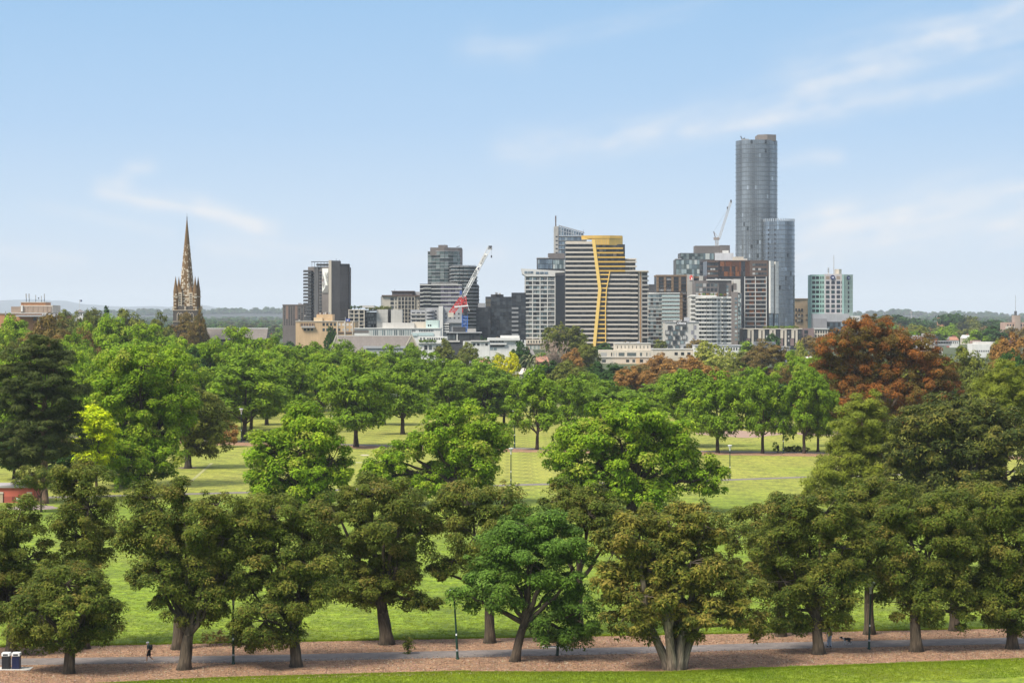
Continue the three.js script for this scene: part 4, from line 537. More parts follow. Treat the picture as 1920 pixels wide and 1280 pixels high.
{ // dark tower with the printed banner
  const s = new Site('dark_tower', 'dark grey tower with stacked balconies and a tall printed banner', 1290, 611), top = 508 - 8.6 + 1;
  s.prism('wall', [[574.5, -9], [617, 0], [622, 1], [653, -7], [650, -34], [578, -34]], 499.5, null, M.taupe); s.prism('core_wall', [[616.5, 1], [622, 2], [653.4, -6.4], [650, -24], [618, -24]], 494, 600, M.taupe);
  s.prism('lift_shaft', [[617, 2.2], [622, 3], [637, -1.5], [635, -16], [618, -16]], 488.5, null, M.taupe); const fr = s.face(622, 1.9, 653, -6.1); fr.bands('panel_joint', 622.6, 652.6, 497, 606, 16, 0.03, 0.5, M.taupeLight); fr.box('parapet', 636, 494.5, 653.4, 498.6, 0.4, -0.4, M.charcoal); fr.box('corner_trim', 652, 498, 653.6, 612, 0.5, -0.5, M.charcoal);
  s.box('concrete_fin', 616.7, 488, 621.9, 612, 3.6, 1.6, wall(0.62, 0.54, 0.45)); const fl = s.face(574.5, -9, 617, 0);
  fl.box('banner', 604, 503, 616, 549, 0.5, 0.2, printMaterial(128, 480, (c, w, h) => { const r = rng(5); c.fillStyle = '#d9d8d2'; c.fillRect(0, 0, w, h); for (let i = 0; i < 260; i++) { const y = 70 + r() * 260, t = (y - 70) / 260, x = r() * w, edge = Math.abs(x - mix(30, 92, t)); if (edge < 22) continue; c.strokeStyle = `rgba(${60 + r() * 60 | 0},${60 + r() * 58 | 0},${58 + r() * 56 | 0},0.5)`; c.lineWidth = 2 + r() * 5; c.beginPath(); c.moveTo(x, y); c.quadraticCurveTo(x + 8, y + 26, x - 6 + r() * 12, y + 40 + r() * 30); c.stroke(); } c.fillStyle = '#75736f'; c.beginPath(); c.moveTo(0, 452); c.quadraticCurveTo(60, 400, 76, 324); c.quadraticCurveTo(104, 350, 128, 312); c.lineTo(128, h); c.lineTo(0, h); c.fill(); }));
  for (let i = 0; i < 17; i++) { const y = 507 + i * 6.15; fl.box('balcony', 569 + (i < 11 ? 0 : 4), y, 585, y + 2.6, 2.2, -0.4, M.charcoal); fl.box('balcony_rail', 569.2 + (i < 11 ? 0 : 4), y - 1.4, 585, y, 2.1, 1.9, M.darkGrey); fl.box('window', 575.6, y + 2.9, 581, y + 5.8, 0.3, -0.1, pickOf(G.mixed, s.r)); fl.box('window', 583, y + 3, 587, y + 5.6, 0.25, -0.1, pickOf(G.dark, s.r)); fl.box('window', 597.5, y + 0.8, 602, y + 5, 0.25, -0.1, pickOf(G.dark, s.r)); }
  fl.box('wall_panel', 588, 499.6, 596, 606, 0.5, -0.1, M.darkGrey); for (const p of [583, 588, 594, 600, 606, 612]) s.box('pergola_post', p, 490.5, p + 0.6, 500, -4, -4.3, M.darkSteel); s.box('pergola_beam', 582, 489.6, 618, 491, -3.6, -4.6, M.darkSteel); s.box('pergola_beam', 592, 494, 617, 497.6, -2.4, -12, M.charcoal); s.pole('antenna', 628.5, 484, 489, 0.12, M.darkSteel, -6); s.pole('antenna', 634.5, 485.5, 489, 0.1, M.darkSteel, -6);
}
{ // sandy brick building
  const s = new Site('brick_flats', 'sandy orange brick building with recessed balconies and a flag', 1080, 612), f = s.face(554, 0, 665, 0);
  s.prism('wall', [[554, 0], [665, 0], [665, -26], [554, -26]], 602.5, null, M.sand); s.box('parapet', 553.6, 601.5, 665.4, 602.9, 0.3, -26.3, M.cream); s.box('upper_wall', 587, 595, 603, 602, -3, -18, wall(0.68, 0.52, 0.33)); s.box('upper_wall', 591, 589, 621, 602, -6, -20, M.sand); for (let i = 0; i < 7; i++) s.box('roof_plant', 592.5 + i * 3.4, 585 + (i % 2), 594.8 + i * 3.4, 589, -8, -11, pickOf([M.midGrey, M.paleConcrete, M.brown], s.r));
  f.box('recess', 562, 606, 590, 611, 0.1, -0.3, M.brown); for (let i = 0; i < 6; i++) f.box('post', 563 + i * 5, 606, 563.8 + i * 5, 611, 0.3, -0.1, M.sand); f.box('balcony', 565, 611, 590, 614.4, 1.6, -0.2, M.concrete); f.panes(568, 588, 615.5, 620, 3, 1, 0.62, 0.9, G.dark); f.panes(603, 631, 605, 611, 4, 1, 0.62, 0.9, G.mixed); f.panes(603, 631, 615, 621, 4, 1, 0.62, 0.9, G.mixed); f.panes(632, 663, 605.5, 611, 4, 1, 0.55, 0.9, pane(0.55, 0.5, 0.45, 0, 0.4)); f.panes(632, 663, 615, 621, 4, 1, 0.5, 0.8, G.mixed); for (const p of [631.5, 645, 660]) f.box('pier', p, 602.5, p + 2, null, 0.4, -0.1, M.cream); f.box('spandrel', 632, 622, 664, 625.6, 0.25, -0.1, M.brown);
  const q = new Site('flagpole', 'white flagpole with a blue flag beside the sandy brick building', 1075, 647, 'flagpole'); q.pole('pole', 647, 594, null, 0.14, M.white, 0); q.box('flag', 648, 597.5, 656, 602.5, 0.03, -0.03, std(0.02, 0.05, 0.26, 0.7)); q.box('flag_badge', 650, 599, 653, 601.4, 0.06, -0.06, M.white);
}
{ // white open-frame flats with clipped trees on the roof
  const s = new Site('frame_flats', 'cream open frame flats with clipped potted trees on the roof', 1160, 667), f = s.face(653.5, 0, 683, 0); s.prism('wall', [[653.5, 0], [683, 0], [683, -18], [653.5, -18]], 581, null, M.charcoal);
  f.bands('slab', 653, 683.5, 581, 631, 7, 0.2, 1.0, M.cream, { last: true }); f.piers('pier', 654, 682.6, 580, 634, 3, 1.7, 0.9, M.cream); f.panes(654, 683, 582, 630, 6, 7, 0.8, 0.62, G.mixed);
  s.box('roof_pavilion', 672, 572.5, 700, 576.5, -4, -14, M.paleConcrete); for (const p of [658.5, 664.8, 671.5, 676]) { const b = s.pole('planter_stem', p, 577, 581, 0.12, M.brown, -0.6); const c = part(s.g, 'clipped_bush', crownGeometry([{ c: [0, 0, 0], r: [0.8, 0.75, 0.8] }], 'dark', s.r, 0.6), leafMat); c.position.set(s.x(p), s.y(576), -0.6); }
}
{ // slant-roofed concrete building
  const s = new Site('slanted_block', 'pale concrete block with blank slabs and a dark recessed window grid', 1170, 720); const f = s.face(683, 0, 756, 0);
  s.prism('wall', [[683, -1.5], [708, -1.5], [708, -22], [683, -22]], 585, null, M.grey); f.panes(684, 705, 587, 614, 4, 4, 0.62, 0.7, G.mixed, { out: -1.3, inn: -1.6 }); f.bands('mullion', 684, 706, 587, 614, 4, 0.1, -1.2, M.darkGrey, { inn: -1.5 });
  const wedge = s.prism('roof_fascia', [[682.6, 0.2], [709, 0.2], [709, -22], [682.6, -22]], 581.2, 583, M.concrete); wedge.rotation.z = 0.03; wedge.position.y = 0.2; s.prism('slab_wall', [[706, 0.6], [727, 0.6], [727, -20], [708, -20]], 580, null, M.paleConcrete); s.prism('slot', [[727, -2.5], [733, -2.5], [733, -20], [727, -20]], 579, null, M.charcoal); f.panes(728.5, 732, 582, 606, 1, 5, 0.9, 0.4, G.dark, { out: -2.3, inn: -2.6 }); s.prism('slab_wall', [[733, 0.4], [754, 0.4], [752, -20], [733, -20]], 580.5, null, M.paleConcrete); for (const y of [588, 596, 604]) f.box('panel_joint', 708.5, y, 726.6, y + 0.3, 0.64, 0.5, M.concrete);
  for (let i = 0; i < 5; i++) { const c = part(s.g, 'roof_bush', crownGeometry([{ c: [0, 0, 0], r: [2.2, 1.1, 1.4] }], 'olive', s.r, 0.8), leafMat); c.position.set(s.x(690 + i * 8.5), s.y(578), -8); }
}
{ // beige framed hotel
  const s = new Site('framed_hotel', 'beige framed hotel with deep dark balconies and a rooftop storey', 1260, 750), f = s.face(717, 0, 786, 0); s.prism('wall', [[717, 0], [786, 0], [786, -24], [717, -24]], 555, null, M.beige); s.box('cornice', 715.5, 553, 787, 555.3, 1.2, -24.5, M.brown);
  s.prism('rooftop_storey', [[734, -4], [772, -4], [775, -8], [775, -18], [734, -18]], 546, 553.2, M.taupe); s.box('rooftop_roof', 732.5, 545, 776, 546.4, -3, -19, M.brown); s.box('lift_overrun', 776, 546.5, 787, 553.2, -7, -16, M.lead); s.pole('antenna', 739, 541, 546, 0.1, M.darkSteel, -6); f.panes(718, 726, 557, 600, 1, 6, 0.86, 0.78, G.dark, { out: -0.1, inn: -0.6 }); f.panes(731.5, 738.5, 557, 602, 1, 6, 0.9, 0.72, G.dark); f.panes(741, 743.4, 557, 602, 1, 6, 0.9, 0.72, G.dark);
  f.panes(746, 777.5, 557, 615, 5, 8, 0.8, 0.84, G.dark, { out: 0.1 }); f.piers('pier', 746, 777.5, 556, 616, 5, 1.2, 1.0, M.beige); f.bands('slab', 745, 778, 557, 615, 8, 0.13, 0.9, M.beige, { last: true }); f.bands('balcony_rail', 746, 777.5, 561.6, 619.6, 8, 0.16, 0.95, M.darkGrey); f.panes(783, 785, 557, 600, 1, 6, 0.7, 0.35, G.dark); s.box('side_wing', 713.5, 555.5, 717.4, 605, -1, -16, M.midGrey);
}
{ // curved glass towers behind
  const s = new Site('glass_tower', 'dark glass apartment tower stepping down to a curved lower wing', 1420, 845), arc = (x0, x1, z, b, n = 7) => { const o = []; for (let i = 0; i <= n; i++) { const t = i / n; o.push([mix(x0, x1, t), z + b * Math.sin(t * Math.PI)]); } return o; };
  const tall = arc(800.5, 864, -14, 7, 8), low = arc(846, 893, 0, 8, 8);
  s.prism('core', [...tall, [864, -40], [800.5, -40]], 476, null, M.charcoal); s.prism('core', [...low, [893, -26], [850, -26]], 498.5, null, M.charcoal); s.prism('crown_wall', [[805.5, -9], [832, -8], [864.6, -13], [864.6, -38], [806, -38]], 463, 478, M.taupe); s.prism('lift_overrun', [[820, -16], [837, -16], [837, -30], [820, -30]], 457.5, 464, M.taupe); s.prism('side_wall', [[852, -10.6], [864.8, -13.6], [864.8, -38], [852, -38]], 464, 500, M.taupeLight);
  for (let i = 0; i < 8; i++) { const f = s.face(tall[i][0], tall[i][1], tall[i + 1][0], tall[i + 1][1]); f.panes(tall[i][0], tall[i + 1][0], 470, 548, 1, 12, 0.93, 0.86, G.green, { out: 0.25, inn: 0.02 }); f.bands('slab', tall[i][0], tall[i + 1][0], 470, 548, 12, 0.12, 0.5, M.midGrey); }
  for (let i = 0; i < 8; i++) { const f = s.face(low[i][0], low[i][1], low[i + 1][0], low[i + 1][1]); f.panes(low[i][0], low[i + 1][0], 501, 640, 1, 21, 0.94, 0.62, G.green, { out: 0.2, inn: 0.02, cy: 0.62 }); f.bands('balcony', low[i][0], low[i + 1][0], 500, 640, 21, 0.26, 1.5, i < 4 ? M.grey : M.midGrey); }
  s.box('roof_rail', 848, 496.6, 892, 497.4, -2, -2.4, M.steel); s.pole('antenna', 832, 455.5, 458, 0.15, M.darkSteel, -20); s.beam('window_arm', [855, 462, -12], [861, 460, -12], 0.5, M.darkSteel); s.prism('side_tower', [[890, -8], [897, -8], [897, -24], [890, -24]], 534, null, M.charcoal); const f = s.face(890, -8, 897, -8); f.bands('balcony', 890, 898.5, 538, 640, 17, 0.25, 1.2, M.darkGrey);
}
{ // white banded office in front of it
  const s = new Site('banded_office', 'white banded office with lilac tinted glass below the dark glass tower', 1240, 826), f = s.face(787, 0, 866, 0); s.prism('core', [[787, 0], [866, 0], [866, -26], [787, -26]], 532, null, M.charcoal); s.box('roof_storey', 808, 530.4, 858, 535, -3, -20, M.paleConcrete);
  f.panes(788, 826, 535, 579, 5, 6, 0.95, 0.72, G.dark); f.panes(826, 866, 535, 579, 6, 6, 0.92, 0.72, [pane(0.22, 0.18, 0.22, 0.3), pane(0.3, 0.26, 0.3, 0.3), pane(0.12, 0.1, 0.14, 0.3)]); f.bands('slab', 787, 866, 534, 578, 6, 0.2, 1.3, M.white, { last: true });
  for (let i = 1; i < 6; i++) { const y = 534 + i * 7.33, m = f.box('canopy', 793, y - 1.6, 808, y - 0.6, 2.2, 0.6, M.white); }
}
{ // grey stepped building
  const s = new Site('stepped_office', 'grey stepped building with rounded balconies and a white stair tower', 1150, 820), f = s.face(770, 0, 872, 0); s.prism('wall', [[769, -4], [797, -4], [797, -24], [769, -24]], 580.5, null, M.lead); s.prism('wall', [[797, 0], [823, 0], [823, -24], [797, -24]], 576.5, null, M.midGrey); s.prism('wall', [[830, -1], [866, -1], [864, -24], [830, -24]], 576, null, wall(0.42, 0.42, 0.43)); s.prism('stair_tower', [[822.5, 1.5], [830.5, 1.5], [830.5, -10], [822.5, -10]], 573.5, null, M.white);
  const f2 = s.face(769, -4, 797, -4); f2.panes(770, 797, 583, 606, 3, 3, 0.7, 0.42, G.dark); f2.bands('slab', 769, 797.6, 589, 613, 3, 0.28, 1.2, M.paleConcrete); f.panes(798, 821, 580, 606, 3, 4, 0.42, 0.36, G.dark); for (let i = 0; i < 4; i++) { const c = part(s.g, 'balcony', new THREE.CylinderGeometry(2.2, 2.2, 0.8, 18), M.lead); c.position.set(s.x(806.5), s.y(583 + i * 6.4), 0.6); }
  const f3 = s.face(830, -1, 866, -1); f3.panes(832, 864, 584, 600, 4, 2, 0.34, 0.3, G.dark); f3.box('slab', 829, 603, 866, 605.4, 1.2, -0.2, M.midGrey); f3.panes(831, 846, 607, 624, 2, 3, 0.4, 0.5, G.dark); for (let i = 0; i < 4; i++) f3.box('balcony', 831, 606 + i * 4.6, 842, 608 + i * 4.6, 1.6, -0.2, M.white);
}
{ // black glass offices
  const s = new Site('black_office', 'black glass office building of three stepped volumes', 1270, 938); s.prism('core', [[893, 2], [920, 2], [920, -26], [893, -26]], 576, null, M.black); s.prism('core', [[910, -3], [960, -3], [960, -28], [910, -28]], 556, null, M.black); s.prism('core', [[959, 0], [986, 0], [986, -26], [959, -26]], 548.5, null, M.black); s.prism('roof_storey', [[920, -8], [944, -8], [944, -22], [920, -22]], 551.5, 557, M.charcoal); roofClutter(s, 924, 936, 551.6, 3); s.box('roof_plant', 896, 568, 909, 576.4, -3, -14, M.midGrey);
  const a = s.face(893, 2, 920, 2), b = s.face(910, -3, 960, -3), c = s.face(959, 0, 986, 0); a.panes(893, 920, 577, 640, 5, 9, 0.93, 0.86, G.dark, { out: 0.15, inn: 0.02 }); b.panes(920.5, 959, 558, 640, 7, 12, 0.93, 0.88, [...G.dark, pane(0.07, 0.08, 0.09, 0.4)], { out: 0.15, inn: 0.02 }); b.panes(910, 920, 559, 575, 2, 2, 0.9, 0.8, [pane(0.1, 0.09, 0.07)]); c.panes(959.5, 985.5, 553, 640, 3, 13, 0.95, 0.9, G.dark, { out: 0.15, inn: 0.02 }); for (let i = 0; i < 8; i++) c.box('balcony', 959.5, 576 + i * 8.2, 972, 579.4 + i * 8.2, 0.9, 0, M.grey);
}
{ // white school with long glazed gallery
  const s = new Site('glazed_gallery', 'long white building with a glazed gallery and mint green end', 1040, 760), f = s.face(664, 0, 826, 0); s.prism('wall', [[664, 0], [826, 0], [826, -18], [664, -18]], 616, null, M.white); s.prism('roof_shed', [[716, -4], [776, -4], [776, -18], [716, -18]], 605, 617, M.paleConcrete); s.prism('mint_block', [[798, -2], [822, -2], [822, -17], [798, -17]], 600, 618, M.mint); s.prism('upper_wall', [[772, -5], [800, -5], [800, -18], [772, -18]], 603, 617, M.cream); s.face(798, -2, 822, -2).panes(801, 809, 608, 612, 2, 1, 0.6, 0.9, G.dark);
  f.panes(692.5, 771, 618, 629.5, 24, 1, 0.72, 0.92, G.pale, { out: 0.1 }); f.piers('mullion', 692, 771.5, 617.4, 630, 24, 0.7, 0.3, M.white); f.box('dark_bay', 664, 619, 691, 624, 0.12, -0.2, M.taupe); f.panes(772, 779, 618, 622, 4, 1, 0.6, 0.8, G.dark); f.panes(785, 813, 618, 622, 9, 1, 0.6, 0.8, G.dark); f.box('glass_balustrade', 784, 623.5, 813, 629.5, 0.5, 0.3, G.balustrade[0]); f.box('glass_balustrade', 772, 624, 783, 629.5, 0.5, 0.3, G.balustrade[0]); s.box('roof_edge', 663, 614.8, 827, 616.2, 0.5, -18.4, M.white);
  const l = new Site('terrace_house', 'white terraced building with green planted balconies', 1000, 808); l.prism('wall', [[783, 0], [838, 0], [838, -14], [783, -14]], 631, null, M.white); const g = l.face(783, 0, 838, 0); g.panes(800, 834, 633, 637, 8, 1, 0.55, 0.9, G.dark); g.panes(786, 798, 632, 640, 2, 1, 0.4, 0.9, G.dark); g.box('slab', 784, 640.5, 838.5, 644, 0.9, -0.2, M.white); g.panes(794, 811, 646.5, 656, 2, 1, 0.7, 0.9, G.mixed); g.panes(816, 836, 646.5, 656, 3, 1, 0.5, 0.8, G.dark); for (let i = 0; i < 6; i++) { const c = part(l.g, 'planter_shrub', crownGeometry([{ c: [0, 0, 0], r: [0.8, 0.6, 0.6] }], 'elmDeep', l.r, 0.6), leafMat); c.position.set(l.x(788 + i * 5.5), l.y(639.5), 0.7); }
}
{ // stone hall with a steep gable
  const s = new Site('stone_hall', 'stone hall with a broad brown slate roof and a pointed gable', 940, 705, 'church'), y0 = s.y(660), y1 = s.y(629.5), xg = s.x(773.5), slate = wall(0.20, 0.17, 0.152), stone = wall(0.42, 0.36, 0.29);
  const roof = new THREE.BufferGeometry(), xl = s.x(632), zr = 10; roof.setAttribute('position', new THREE.Float32BufferAttribute([xl, y1, 0, xg, y1, 0, xl, y0, zr, xg + 1, y0, zr, xl, y0, -zr, xg, y0, -zr], 3)); roof.setAttribute('uv', new THREE.Float32BufferAttribute([0, 1, 8, 1, 0, 0, 8, 0, 0, 0, 8, 0], 2)); roof.setIndex([0, 2, 1, 1, 2, 3, 0, 1, 4, 1, 5, 4]); const rg = roof.toNonIndexed(); rg.computeVertexNormals(); part(s.g, 'roof', rg, slate); s.box('ridge', 630, 628.6, 774, 630.2, 0.35, -0.35, M.paleConcrete); s.box('wall', 633, 660, 773, null, 9, -9, stone); s.box('parapet_wall', 685, 648, 764, 652, 12.6, 11.4, M.lead); s.box('aisle_wall', 690, 652, 768, null, 12, 9.2, M.lead);
  for (const [px, base, d, w] of [[774, 661, 11, 17.5], [634, 665, 9, 14]]) { const sh = new THREE.Shape(), k = s.k, hw = w * k, hh = (base - 628) * k; sh.moveTo(-hw, 0); sh.lineTo(hw, 0); sh.lineTo(0, hh); const g = part(s.g, 'gable', new THREE.ExtrudeGeometry(sh, { depth: 0.8, bevelEnabled: false }), stone); g.position.set(s.x(px), s.y(base), d); for (const q of [-1, 1]) { const m = part(s.g, 'gable_coping', UB, M.cream); m.scale.set(0.5, Math.hypot(hw, hh) + 0.4, 1.2); m.position.set(s.x(px) + q * hw / 2, s.y(base) + hh / 2 + 0.2, d + 0.4); m.rotation.z = q * Math.atan2(hw, hh); } s.box('gable_wall', px - w, base, px + w, null, d + 0.7, d, stone); }
}
{ // dark low podium under the crane and white villas
  const s = new Site('dark_podium', 'dark low podium with a concrete slab roof under the crane', 1110, 866), f = s.face(838, 0, 900, 0); s.prism('wall', [[838, 0], [900, 0], [900, -16], [838, -16]], 624, null, M.charcoal); s.box('roof_slab', 836, 622.4, 903, 624.2, 1, -16.5, M.midGrey); f.panes(840, 858, 627, 636, 4, 1, 0.8, 0.9, G.mixed); f.panes(862, 890, 627, 636, 5, 1, 0.8, 0.9, G.dark); s.box('upper_wall', 849, 613, 872, 622.4, -3, -12, M.charcoal); s.box('upper_wall', 876, 616, 892, 622.4, -3, -12, M.concrete); f.box('column', 856, 624.4, 858, 640, 0.5, 0, M.white); f.box('balustrade', 838, 638, 862, 641, 0.6, 0.3, M.paleConcrete);
  const v = new Site('white_villa', 'white flat roofed villa with wide dark windows among trees', 1030, 950); v.prism('wall', [[914, 0], [986, 0], [986, -14], [914, -14]], 638, null, M.white); v.box('upper_wall', 938, 629, 974, 634, -2, -12, M.white); v.box('roof_slab', 913.5, 633.4, 975, 638.2, 1.4, -14.5, M.white); const g = v.face(914, 0, 986, 0); g.panes(917, 945, 638.6, 642, 5, 1, 0.85, 0.9, G.mixed); g.panes(966, 984, 637, 643, 3, 1, 0.5, 0.9, G.dark); g.box('slab', 913, 643, 950, 646, 1.2, -0.2, M.white); g.panes(918, 932, 651, 657, 2, 1, 0.8, 0.8, G.pale); g.box('dark_bay', 909, 646, 946, 650, 0.3, -0.2, M.charcoal);
  const w = new Site('white_villa', 'low white villa with pinkish roof tiles beneath the crane', 1000, 895); w.prism('wall', [[868, 0], [918, 0], [918, -14], [868, -14]], 640, null, M.white); w.box('roof_slab', 882, 638.6, 917, 640.4, 0.8, -14, M.paleConcrete); w.face(868, 0, 918, 0).panes(870, 916, 643, 648, 6, 1, 0.6, 0.9, G.mixed);
  for (const [px, y, hw, D, m, lab] of [[900, 672, 22, 900, M.tile, 'terracotta tiled cottage roof left of the golden tree'], [880, 676, 24, 880, M.lead, 'pale blue grey iron cottage roof below the crane'], [946, 678, 26, 860, M.white, 'white cottage roof beside the date palm'], [1000, 690, 28, 850, M.cream, 'cream cottage roof beneath the date palm'], [985, 655, 18, 930, M.slate, 'slate cottage roof behind the date palm'], [1016, 668, 14, 905, M.tile, 'small terracotta cottage roof right of the date palm'], [1510, 668, 16, 860, M.white, 'white cottage roof left of the rust red gum'], [1380, 672, 20, 880, M.white, 'white cottage roof behind the sparse pale trees']]) cottage(lab, px, y, hw, D, m);
}
function cottage(label, px, ridge, hw, D, mat, group) {
  const s = new Site('cottage', label, D, px, 'house', group), top = s.y(ridge), e = Math.max(1.5, top - 2.4), a = hw * s.k, d = 4.5, wallM = pickOf([M.white, M.cream, M.beige, M.brickRed], s.r); s.box('wall', px - hw * 0.95, HZ + (EYE - s.gy - e) / s.k, px + hw * 0.95, null, d * 0.92, -d * 0.92, wallM);
  const g = new THREE.BufferGeometry(); g.setAttribute('position', new THREE.Float32BufferAttribute([-a * 0.75, top, 0, a * 0.75, top, 0, -a, e, d, a, e, d, -a, e, -d, a, e, -d], 3)); g.setAttribute('uv', new THREE.Float32BufferAttribute([0, 1, 1, 1, 0, 0, 1, 0, 0, 0, 1, 0], 2)); g.setIndex([0, 2, 3, 0, 3, 1, 1, 3, 5, 1, 5, 4, 1, 4, 0, 0, 4, 2]); const q = g.toNonIndexed(); q.computeVertexNormals(); part(s.g, 'roof', q, mat);
  s.box('chimney', px + hw * 0.3, ridge - 2.6, px + hw * 0.3 + 2, ridge + 3, 0.5, -0.5, M.brickRed); const f = s.face(px - hw, d * 0.92, px + hw, d * 0.92), y = HZ + (EYE - s.gy - e) / s.k + 2; f.panes(px - hw * 0.8, px + hw * 0.8, y, y + 5, 4, 1, 0.4, 0.8, G.dark); return s;
}
{ // white grid flats with a winged roof
  const s = new Site('grid_flats', 'white grid fronted apartment tower with an upswept winged roof', 1380, 1020), f = s.face(984, 0, 1041, 0); s.prism('core', [[984, 0], [1041, 0], [1060, -8], [1060, -30], [984, -30]], 516, null, M.charcoal); s.prism('dark_wing', [[1041, 0.6], [1060.5, -7.4], [1060.5, -29], [1042, -29]], 516, null, std(0.025, 0.028, 0.036, 0.35));
  f.panes(985, 1040, 519, 634, 8, 14, 0.84, 0.72, [...G.mixed, ...G.pale], { out: 0.2 }); f.bands('slab', 983.4, 1041.4, 518, 633, 14, 0.24, 1.4, M.white, { last: true }); f.piers('pier', 984.6, 1040.6, 517, 636, 4, 1.6, 1.5, M.white); f.bands('balcony_rail', 1029, 1041, 523, 638, 14, 0.12, 1.45, M.midGrey);
  const wing = new THREE.Shape(), X2 = (p) => s.x(p), Y2 = (p) => s.y(p); wing.moveTo(X2(977), Y2(503.4)); wing.lineTo(X2(1062), Y2(508.5)); wing.lineTo(X2(1062), Y2(510.4)); wing.lineTo(X2(1041), Y2(511.5)); wing.lineTo(X2(1041), Y2(518)); wing.lineTo(X2(986), Y2(518)); wing.lineTo(X2(979), Y2(513)); const wg = part(s.g, 'winged_roof', new THREE.ExtrudeGeometry(wing, { depth: 26, bevelEnabled: false }), M.white); wg.position.z = -24; f.panes(983, 1000, 508, 513, 3, 1, 0.9, 0.8, G.blue, { out: 2.2, inn: 2.0 }); f.panes(1004, 1028, 509, 514, 3, 1, 0.85, 0.8, G.blue, { out: 2.2, inn: 2.0 });
  s.prism('podium', [[985, 4], [1042, 4], [1042, -10], [985, -10]], 636, null, M.cream); const p = s.face(985, 4, 1042, 4); p.panes(988, 1040, 638, 643, 10, 1, 0.4, 0.9, G.dark); p.box('slab', 984.6, 644.4, 1042.4, 646, 0.5, -0.2, M.brown); p.panes(993, 1012, 647, 655, 5, 1, 0.8, 0.9, G.pale);
}
{ // tower behind with a raking steel crown and mast
  const s = new Site('crowned_tower', 'grey glass tower with a raking steel crown and a tall mast', 1560, 1068), f = s.face(1046, 0, 1100, 0); s.prism('core', [[1046, 0], [1100, 0], [1100, -30], [1046, -30]], 442, null, M.charcoal); s.prism('fin_wall', [[1039.5, 1], [1047, 1], [1047, -24], [1039.5, -24]], 424, null, M.concrete); f.panes(1047, 1099, 444, 500, 9, 7, 0.9, 0.8, G.blue, { out: 0.2 }); f.bands('slab', 1046, 1100, 443, 499, 7, 0.1, 0.5, M.midGrey); const q = s.face(1039.5, 1, 1047, 1); q.panes(1041, 1046.5, 440, 500, 1, 8, 0.7, 0.34, G.dark);
  s.box('mast', 1041.2, 404, 1043.4, 425, -2, -4, M.brown); for (let i = 0; i <= 10; i++) { const x = 1048 + i * 4.6, t = 422.5 + i * 1.25; s.beam('crown_rib', [x, t, 0], [x, 443, 0], 0.45, M.steel); s.beam('crown_rib', [x, t, -8], [x, 443, -8], 0.45, M.steel); s.beam('crown_strut', [x, t, 0], [x + 2, t + 1, -8], 0.45, M.steel); if (i < 10) { s.beam('crown_rail', [x, t, 0], [x + 4.6, t + 1.25, 0], 0.7, M.steel); s.beam('crown_rail', [x, t + 9, 0], [x + 4.6, t + 9.6, 0], 0.4, M.steel); const g = f.box('crown_glass', x + 0.3, t + 3, x + 4.3, 441, -0.2, -0.3, pickOf(G.blue, s.r)); } } s.pole('antenna', 1094.5, 430, 436, 0.12, M.darkSteel, 0);
  const b = new Site('glass_block', 'low glazed block with a dark roof box behind the winged roof', 1470, 1035), k = b.face(1007, 0, 1062, 0); b.prism('core', [[1007, -3], [1013, 0], [1062, 0], [1062, -20], [1007, -20]], 484, null, M.charcoal); b.prism('roof_box', [[1028, -2], [1062, -2], [1062, -18], [1028, -18]], 474.5, 487, M.taupe); k.panes(1008, 1036, 486, 504, 7, 2, 0.92, 0.92, G.blue, { out: 0.2 }); k.panes(1037, 1061, 487, 504, 6, 2, 0.9, 0.92, G.pale, { out: 0.2 }); b.box('parapet', 1006.4, 482.6, 1030, 484.4, 0.5, -20, M.midGrey);
}
